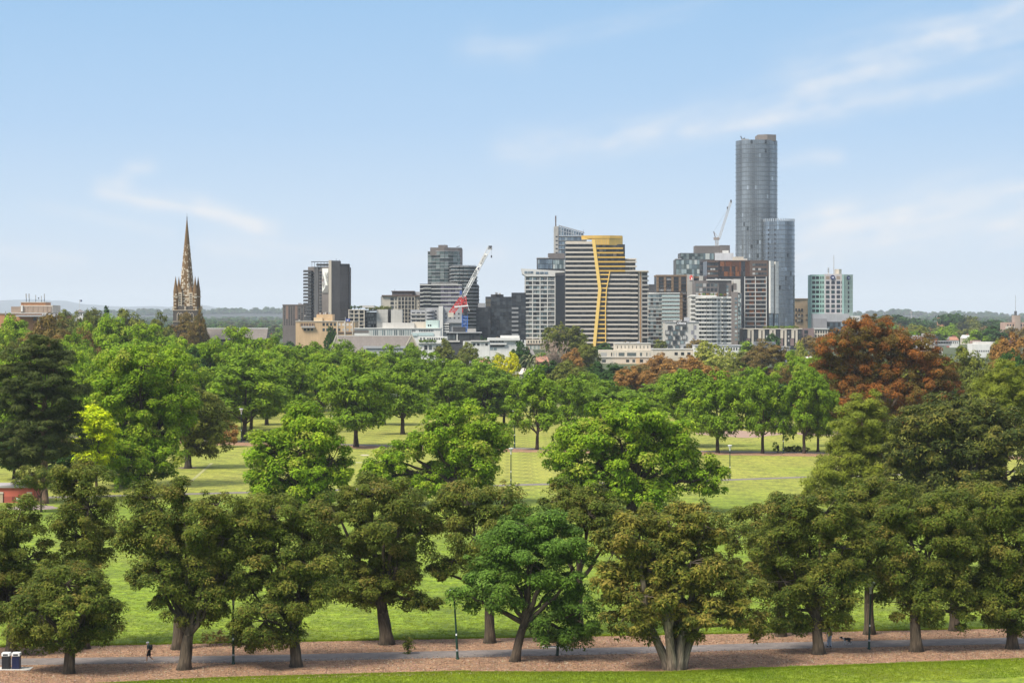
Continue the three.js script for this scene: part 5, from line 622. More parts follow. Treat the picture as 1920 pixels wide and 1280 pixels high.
{ // the gold banded tower
  const s = new Site('gold_banded_tower', 'cream banded tower with a zigzag gold ribbon and gold crown', 1330, 1137), f = s.face(1060, 0, 1193, 0), ivory = wall(0.66, 0.585, 0.51); s.prism('core', [[1061, 0], [1193, 0], [1193, -34], [1061, -34]], 508, null, M.black); s.prism('core', [[1061, 0], [1114, 0], [1114, -30], [1061, -30]], 455, 509, M.black); s.prism('core', [[1114, 0], [1172, 0], [1172, -28], [1114, -28]], 458, 509, M.black); s.prism('core', [[1172, -2], [1192, -2], [1192, -28], [1172, -28]], 486, 509, M.black);
  const P = 8.45, ribbon = (y) => y < 542 ? mix(1112, 1124.5, (y - 452) / 90) : mix(1124.5, 1114, (y - 542) / 105), rib2 = (y) => y < 543 ? mix(1143.5, 1137, (y - 508) / 35) : y < 580 ? mix(1137, 1135, (y - 543) / 37) : 1135.5;
  for (let i = 0; i < 24; i++) { const y = 454.5 + i * P, xr = ribbon(y), right = i < 2 ? 1168 : i < 3 ? 1169 : i < 4 ? 1172 : i < 7 ? 1194 : 1196, gold = y < 508;
    f.box('balcony_band', 1060 + (i === 0 ? 0.5 : 0), y, xr, y + 3.1, 1.7, -0.3, i % 5 === 3 ? M.cream : ivory);
    if (y < 508) { if (i > 0) f.box('gold_band', xr + 3, y + 1, i < 4 ? right : 1172, y + 3.9, 1.9, -0.3, M.gold); if (i > 3) f.box('balcony_band', 1172, y + 1, right, y + 3.9, 1.2, -2.4, M.cream); }
    else { const x2 = rib2(y); f.box('gold_band', xr + 3, y, x2 + 0.2, y + 2.2, 1.6, -0.3, M.goldLight); f.box('balcony_band', x2 + 0.6, y, 1181, y + 3, 1.7, -0.3, ivory); f.box('balcony_band', 1181, y + 0.3, 1196, y + 3.2, 1.3, -0.3, ivory); }
    f.panes(1061.5, xr - 0.5, y + 3.2, y + P, 8, 1, 0.94, 0.98, G.dark, { out: 0.25, inn: 0.02 }); f.panes(xr + 4, Math.min(right, 1181) - 0.5, y + 3.4, y + P, 8, 1, 0.93, 0.98, i < 3 ? G.mixed : G.dark, { out: 0.25, inn: 0.02 }); if (y > 508) f.panes(1182, 1193, y + 3.4, y + P, 3, 1, 0.6, 0.9, G.dark, { out: 0.9, inn: 0.3 }); }
  const rod = (pts, w0, mat, z) => { for (let i = 0; i + 1 < pts.length; i++) { const [a, b] = [pts[i], pts[i + 1]], sh = new THREE.Shape(), w = w0 * s.k; sh.moveTo(s.x(a[0]) - w, s.y(a[1])); sh.lineTo(s.x(a[0]) + w, s.y(a[1])); sh.lineTo(s.x(b[0]) + w, s.y(b[1])); sh.lineTo(s.x(b[0]) - w, s.y(b[1])); const m = part(s.g, 'gold_ribbon', new THREE.ExtrudeGeometry(sh, { depth: 2.6, bevelEnabled: false }), mat); m.position.z = z - i * 0.01; } };
  rod([[1112.5, 449], [1124.6, 542], [1114, 649]], 2.9, M.goldLight, -0.2); rod([[1143.4, 508], [1137, 543], [1135, 582], [1135.6, 652]], 0.75, M.goldLight, 0);
  s.prism('gold_crown', [[1090, 0.5], [1116, 2.4], [1143, 2.4], [1167, -1], [1163, -22], [1100, -20]], 441.5, 447, M.gold); s.prism('gold_crown', [[1115, 2.2], [1142, 2.2], [1142, -20], [1115, -20]], 446.5, 459, M.gold); s.prism('gold_crown', [[1142, 2.3], [1168, -1.2], [1168, -20], [1142, -20]], 443, 459.5, wall(0.52, 0.36, 0.10)); f.box('gold_soffit', 1091, 446.4, 1116, 449, 1.2, -3, M.goldLight); for (let i = 0; i < 6; i++) f.box('crown_seam', 1118 + i * 4.2, 449, 1118.3 + i * 4.2, 458.5, 2.3, 2.0, M.cream); s.box('roof_deck', 1061, 452.6, 1113, 454.6, 0.6, -28, M.cream);
  s.prism('end_core', [[1193, -1], [1215, -4], [1215, -30], [1193, -30]], 509, null, M.black); const e = s.face(1196, -1.2, 1215, -4); e.box('orange_pier', 1196.5, 508.5, 1203, null, 1.4, -0.4, M.cream); e.box('orange_stripe', 1198.6, 509, 1200.8, null, 1.6, 1.2, M.orange); e.bands('balcony_band', 1203, 1215.6, 509.5, 640, 16, 0.36, 1.4, ivory); e.panes(1203, 1214, 511, 640, 3, 16, 0.7, 0.55, G.dark, { cy: 0.62 }); f.panes(1174, 1191, 489, 506, 3, 2, 0.7, 0.5, G.mixed, { out: -1.6, inn: -2.1, cy: 0.7 }); s.box('parapet', 1173, 484.4, 1194, 486.6, -1.2, -28, M.cream); s.box('parapet', 1180, 507, 1215.5, 509, 1.6, -30, M.cream);
}
{ // white and brown checked flats
  const s = new Site('checked_flats', 'white flats with brown check panels and glass balconies', 1400, 1245), a = s.face(1214, 2, 1241, 0), b = s.face(1241, 0, 1274, 0); s.prism('core', [[1214, 2], [1241, 0], [1274, 0], [1274, -26], [1214, -26]], 549.5, null, M.paleConcrete);
  a.panes(1214.5, 1240.5, 551, 652, 5, 14, 0.94, 0.72, [wall(0.16, 0.11, 0.085), wall(0.16, 0.11, 0.085), ...G.pale, pane(0.03, 0.035, 0.04)], { name: 'facade_panel' }); a.bands('slab', 1214, 1241, 551, 652, 14, 0.16, 1.0, M.white, { last: true }); b.panes(1242, 1273.5, 551, 652, 7, 14, 0.8, 0.42, G.mixed, { cy: 0.3 }); b.bands('glass_balustrade', 1241, 1274.4, 554.6, 655.6, 14, 0.4, 1.3, G.balustrade); b.bands('slab', 1241, 1274.6, 550.2, 651.2, 14, 0.14, 1.5, M.white, { last: true }); s.prism('rear_box', [[1215, -8], [1231, -8], [1231, -22], [1215, -22]], 532.5, 552, M.charcoal); s.box('roof_slab', 1213.6, 548.4, 1275, 549.8, 1.6, -26, M.white);
}
{ // brown framed hotel with red emblem
  const s = new Site('brown_framed_hotel', 'brown framed hotel with a grey blade wall and red emblem', 1490, 1270), f = s.face(1231.5, 0, 1290, 0), br = wall(0.26, 0.17, 0.10); s.prism('core', [[1231.5, 0], [1290, 0], [1290, -26], [1231.5, -26]], 516, null, M.black); f.panes(1233, 1289, 519, 566, 4, 7, 0.64, 0.8, G.mixed); f.piers('frame_pier', 1233, 1289, 516, 547, 4, 4.4, 0.8, br); f.bands('frame_rail', 1231, 1290, 519, 566, 7, 0.09, 0.9, M.brown); s.box('parapet', 1231, 515, 1300, 518, 0.8, -26, br); f.box('frame_pier', 1274.6, 549, 1280, 600, 0.8, -0.1, br); f.panes(1281, 1288, 552, 600, 1, 7, 0.7, 0.6, G.dark); f.bands('frame_rail', 1274.4, 1288, 551, 600, 7, 0.08, 0.9, M.brown);
  s.prism('blade_wall', [[1288, 1.6], [1301, 1.6], [1301, -16], [1288, -16]], 514.6, null, M.concrete); const bl = s.face(1288, 1.6, 1301, 1.6); bl.box('emblem', 1292.6, 515.4, 1299.2, 525.6, 0.3, 0.05, printMaterial(96, 144, (c, w, h) => { c.fillStyle = '#b9b3ab'; c.fillRect(0, 0, w, h); c.fillStyle = '#e2382a'; c.beginPath(); c.ellipse(46, 68, 42, 64, 0, 0, 7); c.fill(); c.fillStyle = '#f2efe9'; c.beginPath(); c.moveTo(50, 60); c.bezierCurveTo(82, 70, 84, 110, 60, 128); c.bezierCurveTo(44, 120, 42, 84, 50, 60); c.fill(); c.beginPath(); c.ellipse(36, 40, 6, 12, 0.4, 0, 7); c.fill(); }));
  s.prism('side_core', [[1301, -1], [1326, -1], [1326, -22], [1301, -22]], 518, null, M.black); const d = s.face(1301, -1, 1326, -1); d.box('frame_pier', 1301, 518, 1311, 521, 0.6, -0.1, br); d.box('white_panel', 1311, 517, 1324, 530, 0.5, -0.1, M.paleConcrete); d.panes(1302, 1325, 531, 552, 3, 3, 0.7, 0.7, G.mixed);
}
{ // chequered hotel
  const s = new Site('chequered_hotel', 'pale concrete hotel with a chequerboard of dark framed windows', 1300, 1279), f = s.face(1247.5, 0, 1311, 0); s.prism('wall', [[1247.5, 0], [1311, 0], [1311, -22], [1247.5, -22]], 604.5, null, M.paleConcrete); for (let r = 0; r < 5; r++) for (let c = 0; c < 3; c++) { const x = (r % 2 ? 1247.6 : 1252.2) + c * 13.6, y = 610 + r * 9.05; f.box('window_surround', x, y, x + 8.6, y + 8.6, 0.7, -0.1, M.darkGrey); f.box('window', x + 1.2, y + 1.4, x + 7.4, y + 7.2, 0.76, 0.6, pickOf([...G.mixed, G.pale[0], G.pale[2]], s.r)); }
  f.box('recess_strip', 1300.4, 606, 1302, 645, 0.12, -0.2, M.grey); for (let i = 0; i < 4; i++) f.box('louvre_panel', i % 2 ? 1296 : 1302, 610 + i * 9.05, i % 2 ? 1300.2 : 1305.8, 617.4 + i * 9.05, 0.14, -0.1, wall(0.26, 0.25, 0.29)); s.box('roof_slab', 1247, 603, 1311.6, 604.7, 0.4, -22.4, M.lead); roofClutter(s, 1258, 1300, 603, 5); s.box('roof_plant', 1285, 594.5, 1294, 602, -4, -10, M.lead);
  f.box('sign', 1268.4, 601.6, 1287.6, 609.4, 0.5, 0.05, printMaterial(256, 104, (c, w, h) => { c.fillStyle = '#4c4a49'; c.fillRect(0, 0, w, h); c.fillStyle = '#f0eef0'; c.font = 'italic bold 78px serif'; c.textBaseline = 'middle'; c.textAlign = 'center'; c.fillText('Olsen', w / 2, h / 2 + 2, w - 16); }));
  s.box('podium', 1276, 645.5, 1345, null, 4, -3, M.lead); s.face(1276, 4, 1345, 4).panes(1280, 1342, 648, 653, 6, 1, 0.8, 0.8, G.dark);
}
{ // white rounded balconies
  const s = new Site('white_balcony_flats', 'white apartment block with curved wraparound balconies', 1360, 1333), pts = []; for (let i = 0; i <= 8; i++) { const t = i / 8; pts.push([mix(1296, 1371, t), 5 * Math.sin(Math.PI * Math.min(1, t * 1.15))]); } s.prism('core', [...pts, [1371, -22], [1296, -22]], 556, null, M.paleConcrete);
  for (let i = 0; i < 8; i++) { const f = s.face(...pts[i], ...pts[i + 1]), y0 = i < 1 ? 553 : 557; f.panes(pts[i][0], pts[i + 1][0], 558, 650, i === 5 ? 1 : 2, 12, i === 5 ? 0.3 : 0.82, 0.52, G.mixed, { cy: 0.6, out: 0.2 }); f.bands('balcony', pts[i][0] - 0.2, pts[i + 1][0] + 0.2, y0 + 1, 651, 12, 0.34, i === 5 ? 0.4 : 1.6, M.white); } s.box('roof_slab', 1295, 553.6, 1343, 556, 4, -22, M.white); for (let i = 0; i < 7; i++) { const c = part(s.g, 'roof_bush', crownGeometry([{ c: [0, 0, 0], r: [0.9, 0.7, 0.8] }], i % 2 ? 'elmDeep' : 'rust', s.r, 0.6), leafMat); c.position.set(s.x(1312 + i * 8), s.y(552.4), 0.5); }
  const d = new Site('dark_terrace_block', 'dark brick block with a pale roof plank behind white balconies', 1420, 1350), f = d.face(1303, 0, 1372, 0); d.prism('wall', [[1303, 0], [1372, 0], [1372, -20], [1303, -20]], 526, null, M.taupe); f.panes(1304, 1346, 530, 556, 6, 3, 0.78, 0.72, G.mixed); for (let i = 0; i < 7; i++) f.box('fin', 1348 + i * 2.1, 528, 1348.8 + i * 2.1, 562, 0.6, -0.1, M.darkGrey); f.panes(1362, 1366.4, 534, 560, 1, 4, 0.9, 0.7, G.pale); d.box('roof_plank', 1325, 523.4, 1372, 525.6, 1, -3, M.white); roofClutter(d, 1340, 1352, 525, 3); d.prism('tall_panel', [[1376, 1], [1388.5, 1], [1388.5, -14], [1376, -14]], 523, null, M.paleConcrete); d.face(1376, 1, 1388.5, 1).box('recess', 1375.4, 531, 1381, 543, 0.2, -0.2, M.taupe); d.prism('brick_wing', [[1371, 1.4], [1383.6, 1.4], [1383.6, -12], [1371, -12]], 547, null, M.taupeLight); d.face(1371, 1.4, 1383.6, 1.4).panes(1377, 1383, 556, 640, 1, 11, 0.8, 0.5, G.pale); d.prism('glass_wing', [[1383.4, 1], [1390, 1], [1390, -10], [1383.4, -10]], 549, null, M.midGrey); d.face(1383.4, 1, 1390, 1).panes(1384, 1389.6, 551, 640, 2, 11, 0.8, 0.8, G.pale);
}
{ // glass offices behind
  const s = new Site('glass_office', 'pale glass office with a dark roof core carrying a crane', 1680, 1320), f = s.face(1267.5, 0, 1340, 0); s.prism('core', [[1267.5, 0], [1340, 0], [1340, -26], [1267.5, -26]], 486, null, M.darkGrey); s.prism('core', [[1276, -2], [1341, -2], [1341, -26], [1276, -26]], 474, 487, M.darkGrey); f.panes(1268, 1312, 487, 530, 9, 5, 0.93, 0.93, [...G.pale, G.green[3], G.green[1]], { out: 0.2 }); f.panes(1313, 1326, 490, 530, 3, 5, 0.9, 0.7, G.dark, { out: 0.2 }); s.face(1276, -2, 1341, -2).panes(1277, 1319, 475, 486, 8, 2, 0.93, 0.9, G.green, { out: 0.2 }); s.face(1276, -2, 1341, -2).panes(1319.5, 1339, 474.6, 486, 5, 1, 0.96, 0.96, G.pale, { out: 0.3 });
  s.prism('white_hoarding', [[1341, -1], [1376, -1], [1376, -20], [1341, -20]], 474, 500, wall(0.70, 0.68, 0.72)); s.prism('roof_core', [[1305, -6], [1352, -6], [1352, -22], [1305, -22]], 460, 475, M.taupe); s.prism('roof_core', [[1352, -5], [1371, -8], [1371, -22], [1352, -22]], 459, 476, M.taupeLight); s.box('hoarding_panel', 1356, 469, 1367.6, 476, -4, -5, M.white); s.box('ledge', 1267, 484.6, 1278, 486.2, 0.6, -10, M.midGrey);
}
{ // dark and rust building with white grid
  const s = new Site('rust_glass_tower', 'dark tower with rust coloured glass and a white grid of bays', 1450, 1393), f = s.face(1326, 0, 1443, 0); s.prism('core', [[1326, 0], [1443, 0], [1462, -6], [1460, -30], [1326, -30]], 489, null, std(0.02, 0.021, 0.025, 0.3)); s.box('roof_edge', 1326, 487.8, 1440, 489.2, 0.5, -30, M.brown);
  f.panes(1327, 1346.5, 492, 517, 4, 3, 0.8, 0.42, G.mixed, { out: 0.4 }); f.bands('brown_band', 1326.4, 1347, 490, 517, 3, 0.42, 0.35, M.brown, { last: true }); f.panes(1347, 1390, 490, 518, 12, 3, 0.96, 0.94, G.rust, { out: 0.3 }); f.panes(1390, 1397, 490, 518, 2, 3, 0.9, 0.9, G.dark, { out: 0.3 }); f.panes(1397.5, 1406, 490, 518, 2, 3, 0.94, 0.96, [G.rust[2], G.rust[3]], { out: 0.3 }); f.box('brown_panel', 1406, 489.4, 1440, 518, 0.5, -0.1, M.brown); f.panes(1411, 1438, 492, 517, 5, 3, 0.85, 0.5, G.mixed, { out: 0.6, inn: 0.4 });
  f.panes(1397, 1437, 524, 611, 10, 11, 0.9, 0.86, [...G.dark, G.rust[1], G.rust[0], G.dark[0]], { out: 0.3 }); f.bands('white_bar', 1396.4, 1437.6, 523.6, 610, 11, 0.14, 1.4, M.white, { last: true }); for (const p of [1396.6, 1416.5, 1437]) f.box('white_mullion', p - 0.55, 518.6, p + 0.55, 622, 1.3, 0, M.white); for (let r = 0; r < 11; r++) for (const p of [1405.6, 1418.2]) if ((r + (p > 1410 ? 1 : 0)) % 3) f.box('rust_panel', p, 525.6 + r * 7.9, p + 8, 532 + r * 7.9, 0.6, 0.3, pickOf(G.rust, s.r));
  const e = s.face(1443, 0, 1462, -6); e.box('white_fin', 1442.4, 489, 1449.4, 587, 1.4, -0.2, M.white); e.box('white_fin', 1453, 490, 1459.6, 588, 1.4, -0.2, M.white); for (let i = 1; i < 9; i++) { e.box('fin_joint', 1442.5, 489 + i * 11, 1449.3, 489.3 + i * 11, 1.46, 1.2, M.concrete); e.box('fin_joint', 1453.1, 490 + i * 11, 1459.5, 490.3 + i * 11, 1.46, 1.2, M.concrete); } e.panes(1442.6, 1449.4, 588, 612, 2, 3, 0.9, 0.9, G.blue, { out: 0.4 }); e.panes(1453, 1461, 589, 612, 2, 3, 0.9, 0.9, G.blue, { out: 0.4 }); s.box('roof_plant', 1379, 480.6, 1397, 488, -8, -18, M.cream); s.box('roof_plant', 1397, 484, 1404, 488, -8, -16, M.paleConcrete);
  const p = new Site('striped_podium', 'black podium striped with tall cream panels and dark slots', 1370, 1445), q = p.face(1394, 0, 1504, 0); p.prism('wall', [[1394, 0], [1504, 0], [1504, -24], [1394, -24]], 616.6, null, M.black); p.box('parapet', 1394, 615.6, 1505, 617.2, 0.7, -24, M.cream); for (let i = 0; i < 5; i++) { const x = 1402 + i * 20.6; q.box('cream_panel', x, 616.6, x + 5.2, 634, 0.5, -0.1, M.cream); q.box('cream_panel', x + 7.6, 616.6, x + 11.4, 650, 0.5, -0.1, M.cream); q.box('cream_panel', x + 5.2, 616.6, x + 7.6, 619.4, 0.5, -0.1, M.cream); q.box('mauve_panel', x - 2, 634.6, x + 4.6, 648, 0.4, -0.1, M.mauve); q.panes(x + 12.6, x + 18, 619, 650, 1, 4, 0.5, 0.5, G.mixed); } for (let i = 0; i < 7; i++) { const c = part(p.g, 'roof_bush', crownGeometry([{ c: [0, 0, 0], r: [2.4, 1, 1.4] }], i % 3 ? 'elmDeep' : 'brown' in KIND ? 'brown' : 'olive', p.r, 0.9), leafMat); c.position.set(p.x(1440 + i * 9), p.y(614.4), -5); }
  const m = new Site('mauve_block', 'mauve brick block with a vertical strip of dark windows', 1390, 1512), g = m.face(1500, 0, 1527, 0); m.prism('wall', [[1500, 0], [1527, 0], [1527, -20], [1500, -20]], 615.4, null, M.mauve); g.panes(1508, 1516, 618, 652, 1, 4, 0.9, 0.84, G.dark); g.box('trim', 1505, 615.4, 1506, 655, 0.2, -0.1, M.charcoal);
  const c = new Site('cream_frame_shop', 'cream framed low building beside the mauve brick block', 1400, 1539); c.prism('wall', [[1527.4, 0], [1553, 0], [1553, -16], [1527.4, -16]], 616.5, null, M.cream); c.box('roof_slab', 1526.6, 615.4, 1554, 617, 0.8, -16, M.white); c.face(1527.4, 0, 1553, 0).panes(1528, 1552, 618, 642, 5, 3, 0.5, 0.7, G.dark);
  const z = new Site('zinc_box', 'plain blue grey zinc clad box below the striped podium', 1080, 1469); z.prism('wall', [[1456, 0], [1482, 0], [1482, -12], [1456, -12]], 650.4, null, wall(0.26, 0.27, 0.30)); z.box('side_wall', 1418, 641, 1456, null, -2, -12, wall(0.2, 0.21, 0.24)); z.face(1418, -2, 1456, -2).panes(1420, 1454, 643, 648, 6, 1, 0.85, 0.8, G.blue); for (let i = 1; i < 8; i++) z.face(1456, 0, 1482, 0).box('seam', 1456 + i * 3.25, 650.6, 1456.2 + i * 3.25, null, 0.08, -0.05, M.grey); z.box('parapet', 1455.6, 649.4, 1482.4, 650.8, 0.3, -12, M.lead);
}
{ // the tall oval glass tower: floors of curved curtain wall
  const s = new Site('oval_tower', 'tallest oval glass skyscraper with a lower curved annex', 1590, 1424), k = s.k, ell = (cx, a, b, zc, t) => [s.x(cx) + Math.cos(t) * a, zc + Math.sin(t) * b];
  const glass = new THREE.MeshStandardMaterial({ vertexColors: true, roughness: 0.14, metalness: 0.55 }), slabM = std(0.10, 0.11, 0.12, 0.5);
  function drum(cx, halfPx, b, zc, top, bottom, n, floors, tag2, tint) {
    const a = halfPx * k, y1 = s.y(top), y0 = s.y(bottom), h = (y1 - y0) / floors;
    for (let f = 0; f < floors; f++) {
      const pos = [], nor = [], col = [], idx = [], base = y0 + f * h, zone = 0.8 + 0.45 * vnoise(f * 0.33 + cx, 3.1);
      for (let i = 0; i < n; i++) { const t0 = i / n * 6.2832, t1 = (i + 1) / n * 6.2832, g = (t1 - t0) * 0.05, p = ell(cx, a, b, zc, t0 + g), q = ell(cx, a, b, zc, t1 - g), l = Math.hypot(q[0] - p[0], q[1] - p[1]), nx = (q[1] - p[1]) / l, nz = -(q[0] - p[0]) / l, o = pos.length / 3, tilt = (s.r() - 0.5) * 0.012;
        const colv = 0.55 + 0.75 * vnoise(i * 0.6 + 11, f * 0.045 + cx), v = colv * zone * (0.92 + 0.16 * s.r()), blind = s.r() < 0.03 ? 1.6 : s.r() < 0.015 ? 0.35 : 1, w = tint[0] * v * blind, u = tint[1] * v * blind, z = tint[2] * v * blind;
        pos.push(p[0], base + 0.3, p[1], q[0], base + 0.3, q[1], q[0], base + h - 0.1, q[1], p[0], base + h - 0.1, p[1]); for (let c = 0; c < 4; c++) { nor.push(-nx * -1, tilt, -nz * -1); col.push(w, u, z); } idx.push(o, o + 2, o + 1, o, o + 3, o + 2); }
      const g = new THREE.BufferGeometry(); g.setAttribute('position', new THREE.Float32BufferAttribute(pos, 3)); g.setAttribute('normal', new THREE.Float32BufferAttribute(nor, 3)); g.setAttribute('color', new THREE.Float32BufferAttribute(col, 3)); g.setIndex(idx); part(s.g, 'glazed_floor', g, glass);
      const ring = prismGeometry(Array.from({ length: 48 }, (_, i) => ell(cx, a + 0.12, b + 0.12, zc, i / 48 * 6.2832)), base - 0.1, base + 0.32); part(s.g, 'floor_slab', ring, slabM);
    }
    part(s.g, 'tower_core', prismGeometry(Array.from({ length: 32 }, (_, i) => ell(cx, a - 0.6, b - 0.6, zc, i / 32 * 6.2832)), y0, y1 - 0.2), M.black);
  }
  drum(1423.5, 39.5, 15, -16, 261, 621, 64, 42, 'tall', [0.22, 0.235, 0.245]); drum(1461, 29.5, 12, 0, 415, 621, 48, 24, 'annex', [0.20, 0.235, 0.275]);
  const ringWall = (cx, half, b, zc, top, bottom, n, mat) => { for (let i = 0; i < n; i++) { const t = i / n * 6.2832, p = ell(cx, half * k, b, zc, t), m = part(s.g, 'parapet_fin', UB, mat); m.scale.set(0.9, s.y(top) - s.y(bottom), 0.25); m.position.set(p[0], (s.y(top) + s.y(bottom)) / 2, p[1]); m.rotation.y = -t + Math.PI / 2; } }; ringWall(1461, 29.5, 12, 0, 410.5, 416, 40, pane(0.4, 0.42, 0.44, 0.4)); s.prism('roof_core', [[1423, -6], [1440, -3], [1457.5, -6], [1457.5, -24], [1423, -24]], 251, 263, M.taupeLight); s.prism('annex_storey', [[1464, 8], [1487, 6], [1487, -8], [1464, -8]], 418, 426, pane(0.5, 0.46, 0.38, 0.2)); s.beam('cleaning_arm', [1395, 259, -14], [1401, 255.5, -14], 0.8, M.darkSteel); s.beam('cleaning_arm', [1393, 252, -14], [1396, 259, -14], 0.7, M.darkSteel); s.box('cleaning_rig', 1394, 257.6, 1408, 261, -12, -15, M.midGrey); s.pole('antenna', 1438.5, 248.5, 251, 0.2, M.darkSteel, -12);
  for (let i = 0; i < 11; i++) { const t = 2.25, p = ell(1461, 29.7 * k, 12.2, 0, t); for (const q of [1.95, 2.4]) { const w = ell(1461, 29.7 * k, 12.1, 0, q), m = part(s.g, 'open_vent', UB, M.black); m.scale.set(1.0, 1.5, 0.3); m.position.set(w[0], s.y(432 + i * 8.5), w[1]); m.rotation.y = -q + Math.PI / 2; } }
}
{ // tan building and the number ten building
  const t = new Site('tan_block', 'plain tan block with small square windows beside the oval tower', 1660, 1506), f = t.face(1490, 0, 1524, 0); t.prism('wall', [[1490, -1], [1514, 0], [1524, -2], [1524, -20], [1490, -20]], 560, null, wall(0.60, 0.42, 0.25)); f.panes(1490.5, 1507, 576, 606, 3, 3, 0.55, 0.55, G.dark, { out: 0.2 }); f.panes(1511, 1518, 586, 604, 4, 2, 0.5, 0.35, G.dark, { out: 0.2 }); for (let i = 0; i < 2; i++) f.box('balcony', 1496, 592 + i * 7.5, 1501, 595 + i * 7.5, 1, 0, M.beige); t.box('parapet', 1489.6, 559.2, 1524.4, 560.6, 0.4, -20, M.sand);
  const s = new Site('broadcaster_tower', 'pale green and mauve office tower with a round blue sign', 1600, 1562), a = s.face(1523.3, -6, 1546.3, 0), b = s.face(1546.3, 0, 1579, 0), c = s.face(1583, -1, 1602.6, -7); s.prism('wall', [[1523.3, -6], [1546.3, 0], [1546.3, -28], [1525, -28]], 514.5, null, M.teal); s.prism('wall', [[1546.3, 0.4], [1579.5, 0.4], [1579.5, -28], [1546.3, -28]], 513.6, null, M.pinkGrey); s.prism('wall', [[1579.5, 0], [1583, -1], [1602.6, -7], [1600, -28], [1579.5, -28]], 514.2, null, M.paleGreen); a.panes(1524.6, 1538, 516, 587, 2, 8, 0.78, 0.6, G.dark, { out: 0.15 }); a.panes(1538.4, 1546, 516, 587, 2, 8, 0.5, 0.6, G.dark, { out: 0.15 }); b.panes(1547.4, 1577.2, 525, 587, 3, 7, 0.66, 0.66, [pane(0.02, 0.03, 0.05), pane(0.02, 0.045, 0.045), pane(0.025, 0.028, 0.04)], { out: 0.6, inn: 0.3 }); b.panes(1547.4, 1577.2, 516, 525, 3, 1, 0.66, 0.66, M.louvre, { name: 'louvre_panel', out: 0.5, skip: (q) => q === 1 }); b.box('teal_pier', 1579.4, 514.2, 1582.4, 588, 0.2, -0.5, M.teal); b.panes(1577.6, 1579, 525, 587, 1, 7, 0.6, 0.6, G.dark, { out: 0.6, inn: 0.3 });
  c.panes(1584, 1602, 516, 587, 4, 8, 0.86, 0.62, [wall(0.46, 0.55, 0.46), wall(0.50, 0.60, 0.51)], { name: 'cladding_panel', out: 0.12 }); c.panes(1591.4, 1594.6, 526, 596, 1, 8, 0.9, 0.62, G.dark, { out: 0.25 }); const disc = new THREE.CylinderGeometry(4.4 * s.k, 4.4 * s.k, 0.6, 40); disc.rotateX(Math.PI / 2); const sg = part(s.g, 'sign', disc, M.navy); sg.position.set(s.x(1561.5), s.y(520), 0.9);
  const lit = part(sg, 'sign_numeral', UB, printMaterial(128, 96, (q, w, h) => { q.fillStyle = '#0d1f5e'; q.fillRect(0, 0, w, h); q.fillStyle = '#f6f7fb'; q.font = 'bold 92px sans-serif'; q.textAlign = 'center'; q.textBaseline = 'middle'; q.fillText('10', w / 2, h / 2 + 4); })); lit.scale.set(2.4, 1.9, 0.06); lit.position.z = 0.31; const sd = part(s.g, 'sign', disc, M.navy); sd.rotation.y = c.yaw; sd.scale.setScalar(0.95); sd.position.set(s.x(1593), s.y(520.5), -3.4); const ld = part(sd, 'sign_numeral', UB, lit.material); ld.scale.set(2.4, 1.9, 0.06); ld.position.z = 0.31;
  s.prism('plant_drum', [[1570.5, -8], [1576, -6], [1581.6, -8], [1581.6, -14], [1570.5, -14]], 504, 514.6, M.beige); s.pole('mast', 1567.4, 478, 514, 0.28, M.concrete, -9); s.pole('antenna_mast', 1557.2, 501, 514, 0.5, M.white, -9); for (let i = 0; i < 3; i++) s.box('antenna_ring', 1555.6, 502 + i * 3, 1558.8, 503 + i * 3, -8.2, -9.8, M.midGrey);
  s.prism('podium', [[1523.6, 3], [1592, 3], [1592, -8], [1523.6, -8]], 588, null, M.lead); s.prism('podium', [[1585, 1], [1613, 1], [1613, -10], [1585, -10]], 592, null, M.white); s.face(1585, 1, 1613, 1).panes(1586, 1612, 595, 599, 8, 1, 0.5, 0.8, G.dark); const p = s.face(1549, 6, 1592, 6); s.prism('glazed_lobby', [[1549, 6], [1600, 6], [1600, 3.1], [1549, 3.1]], 603, null, M.charcoal); p.panes(1549.4, 1599.6, 604, 620, 10, 2, 0.92, 0.9, [...G.dark, ...G.blue]); s.prism('blank_block', [[1523, 8], [1548, 8], [1548, 3.2], [1523, 3.2]], 597, null, wall(0.33, 0.32, 0.34));
}
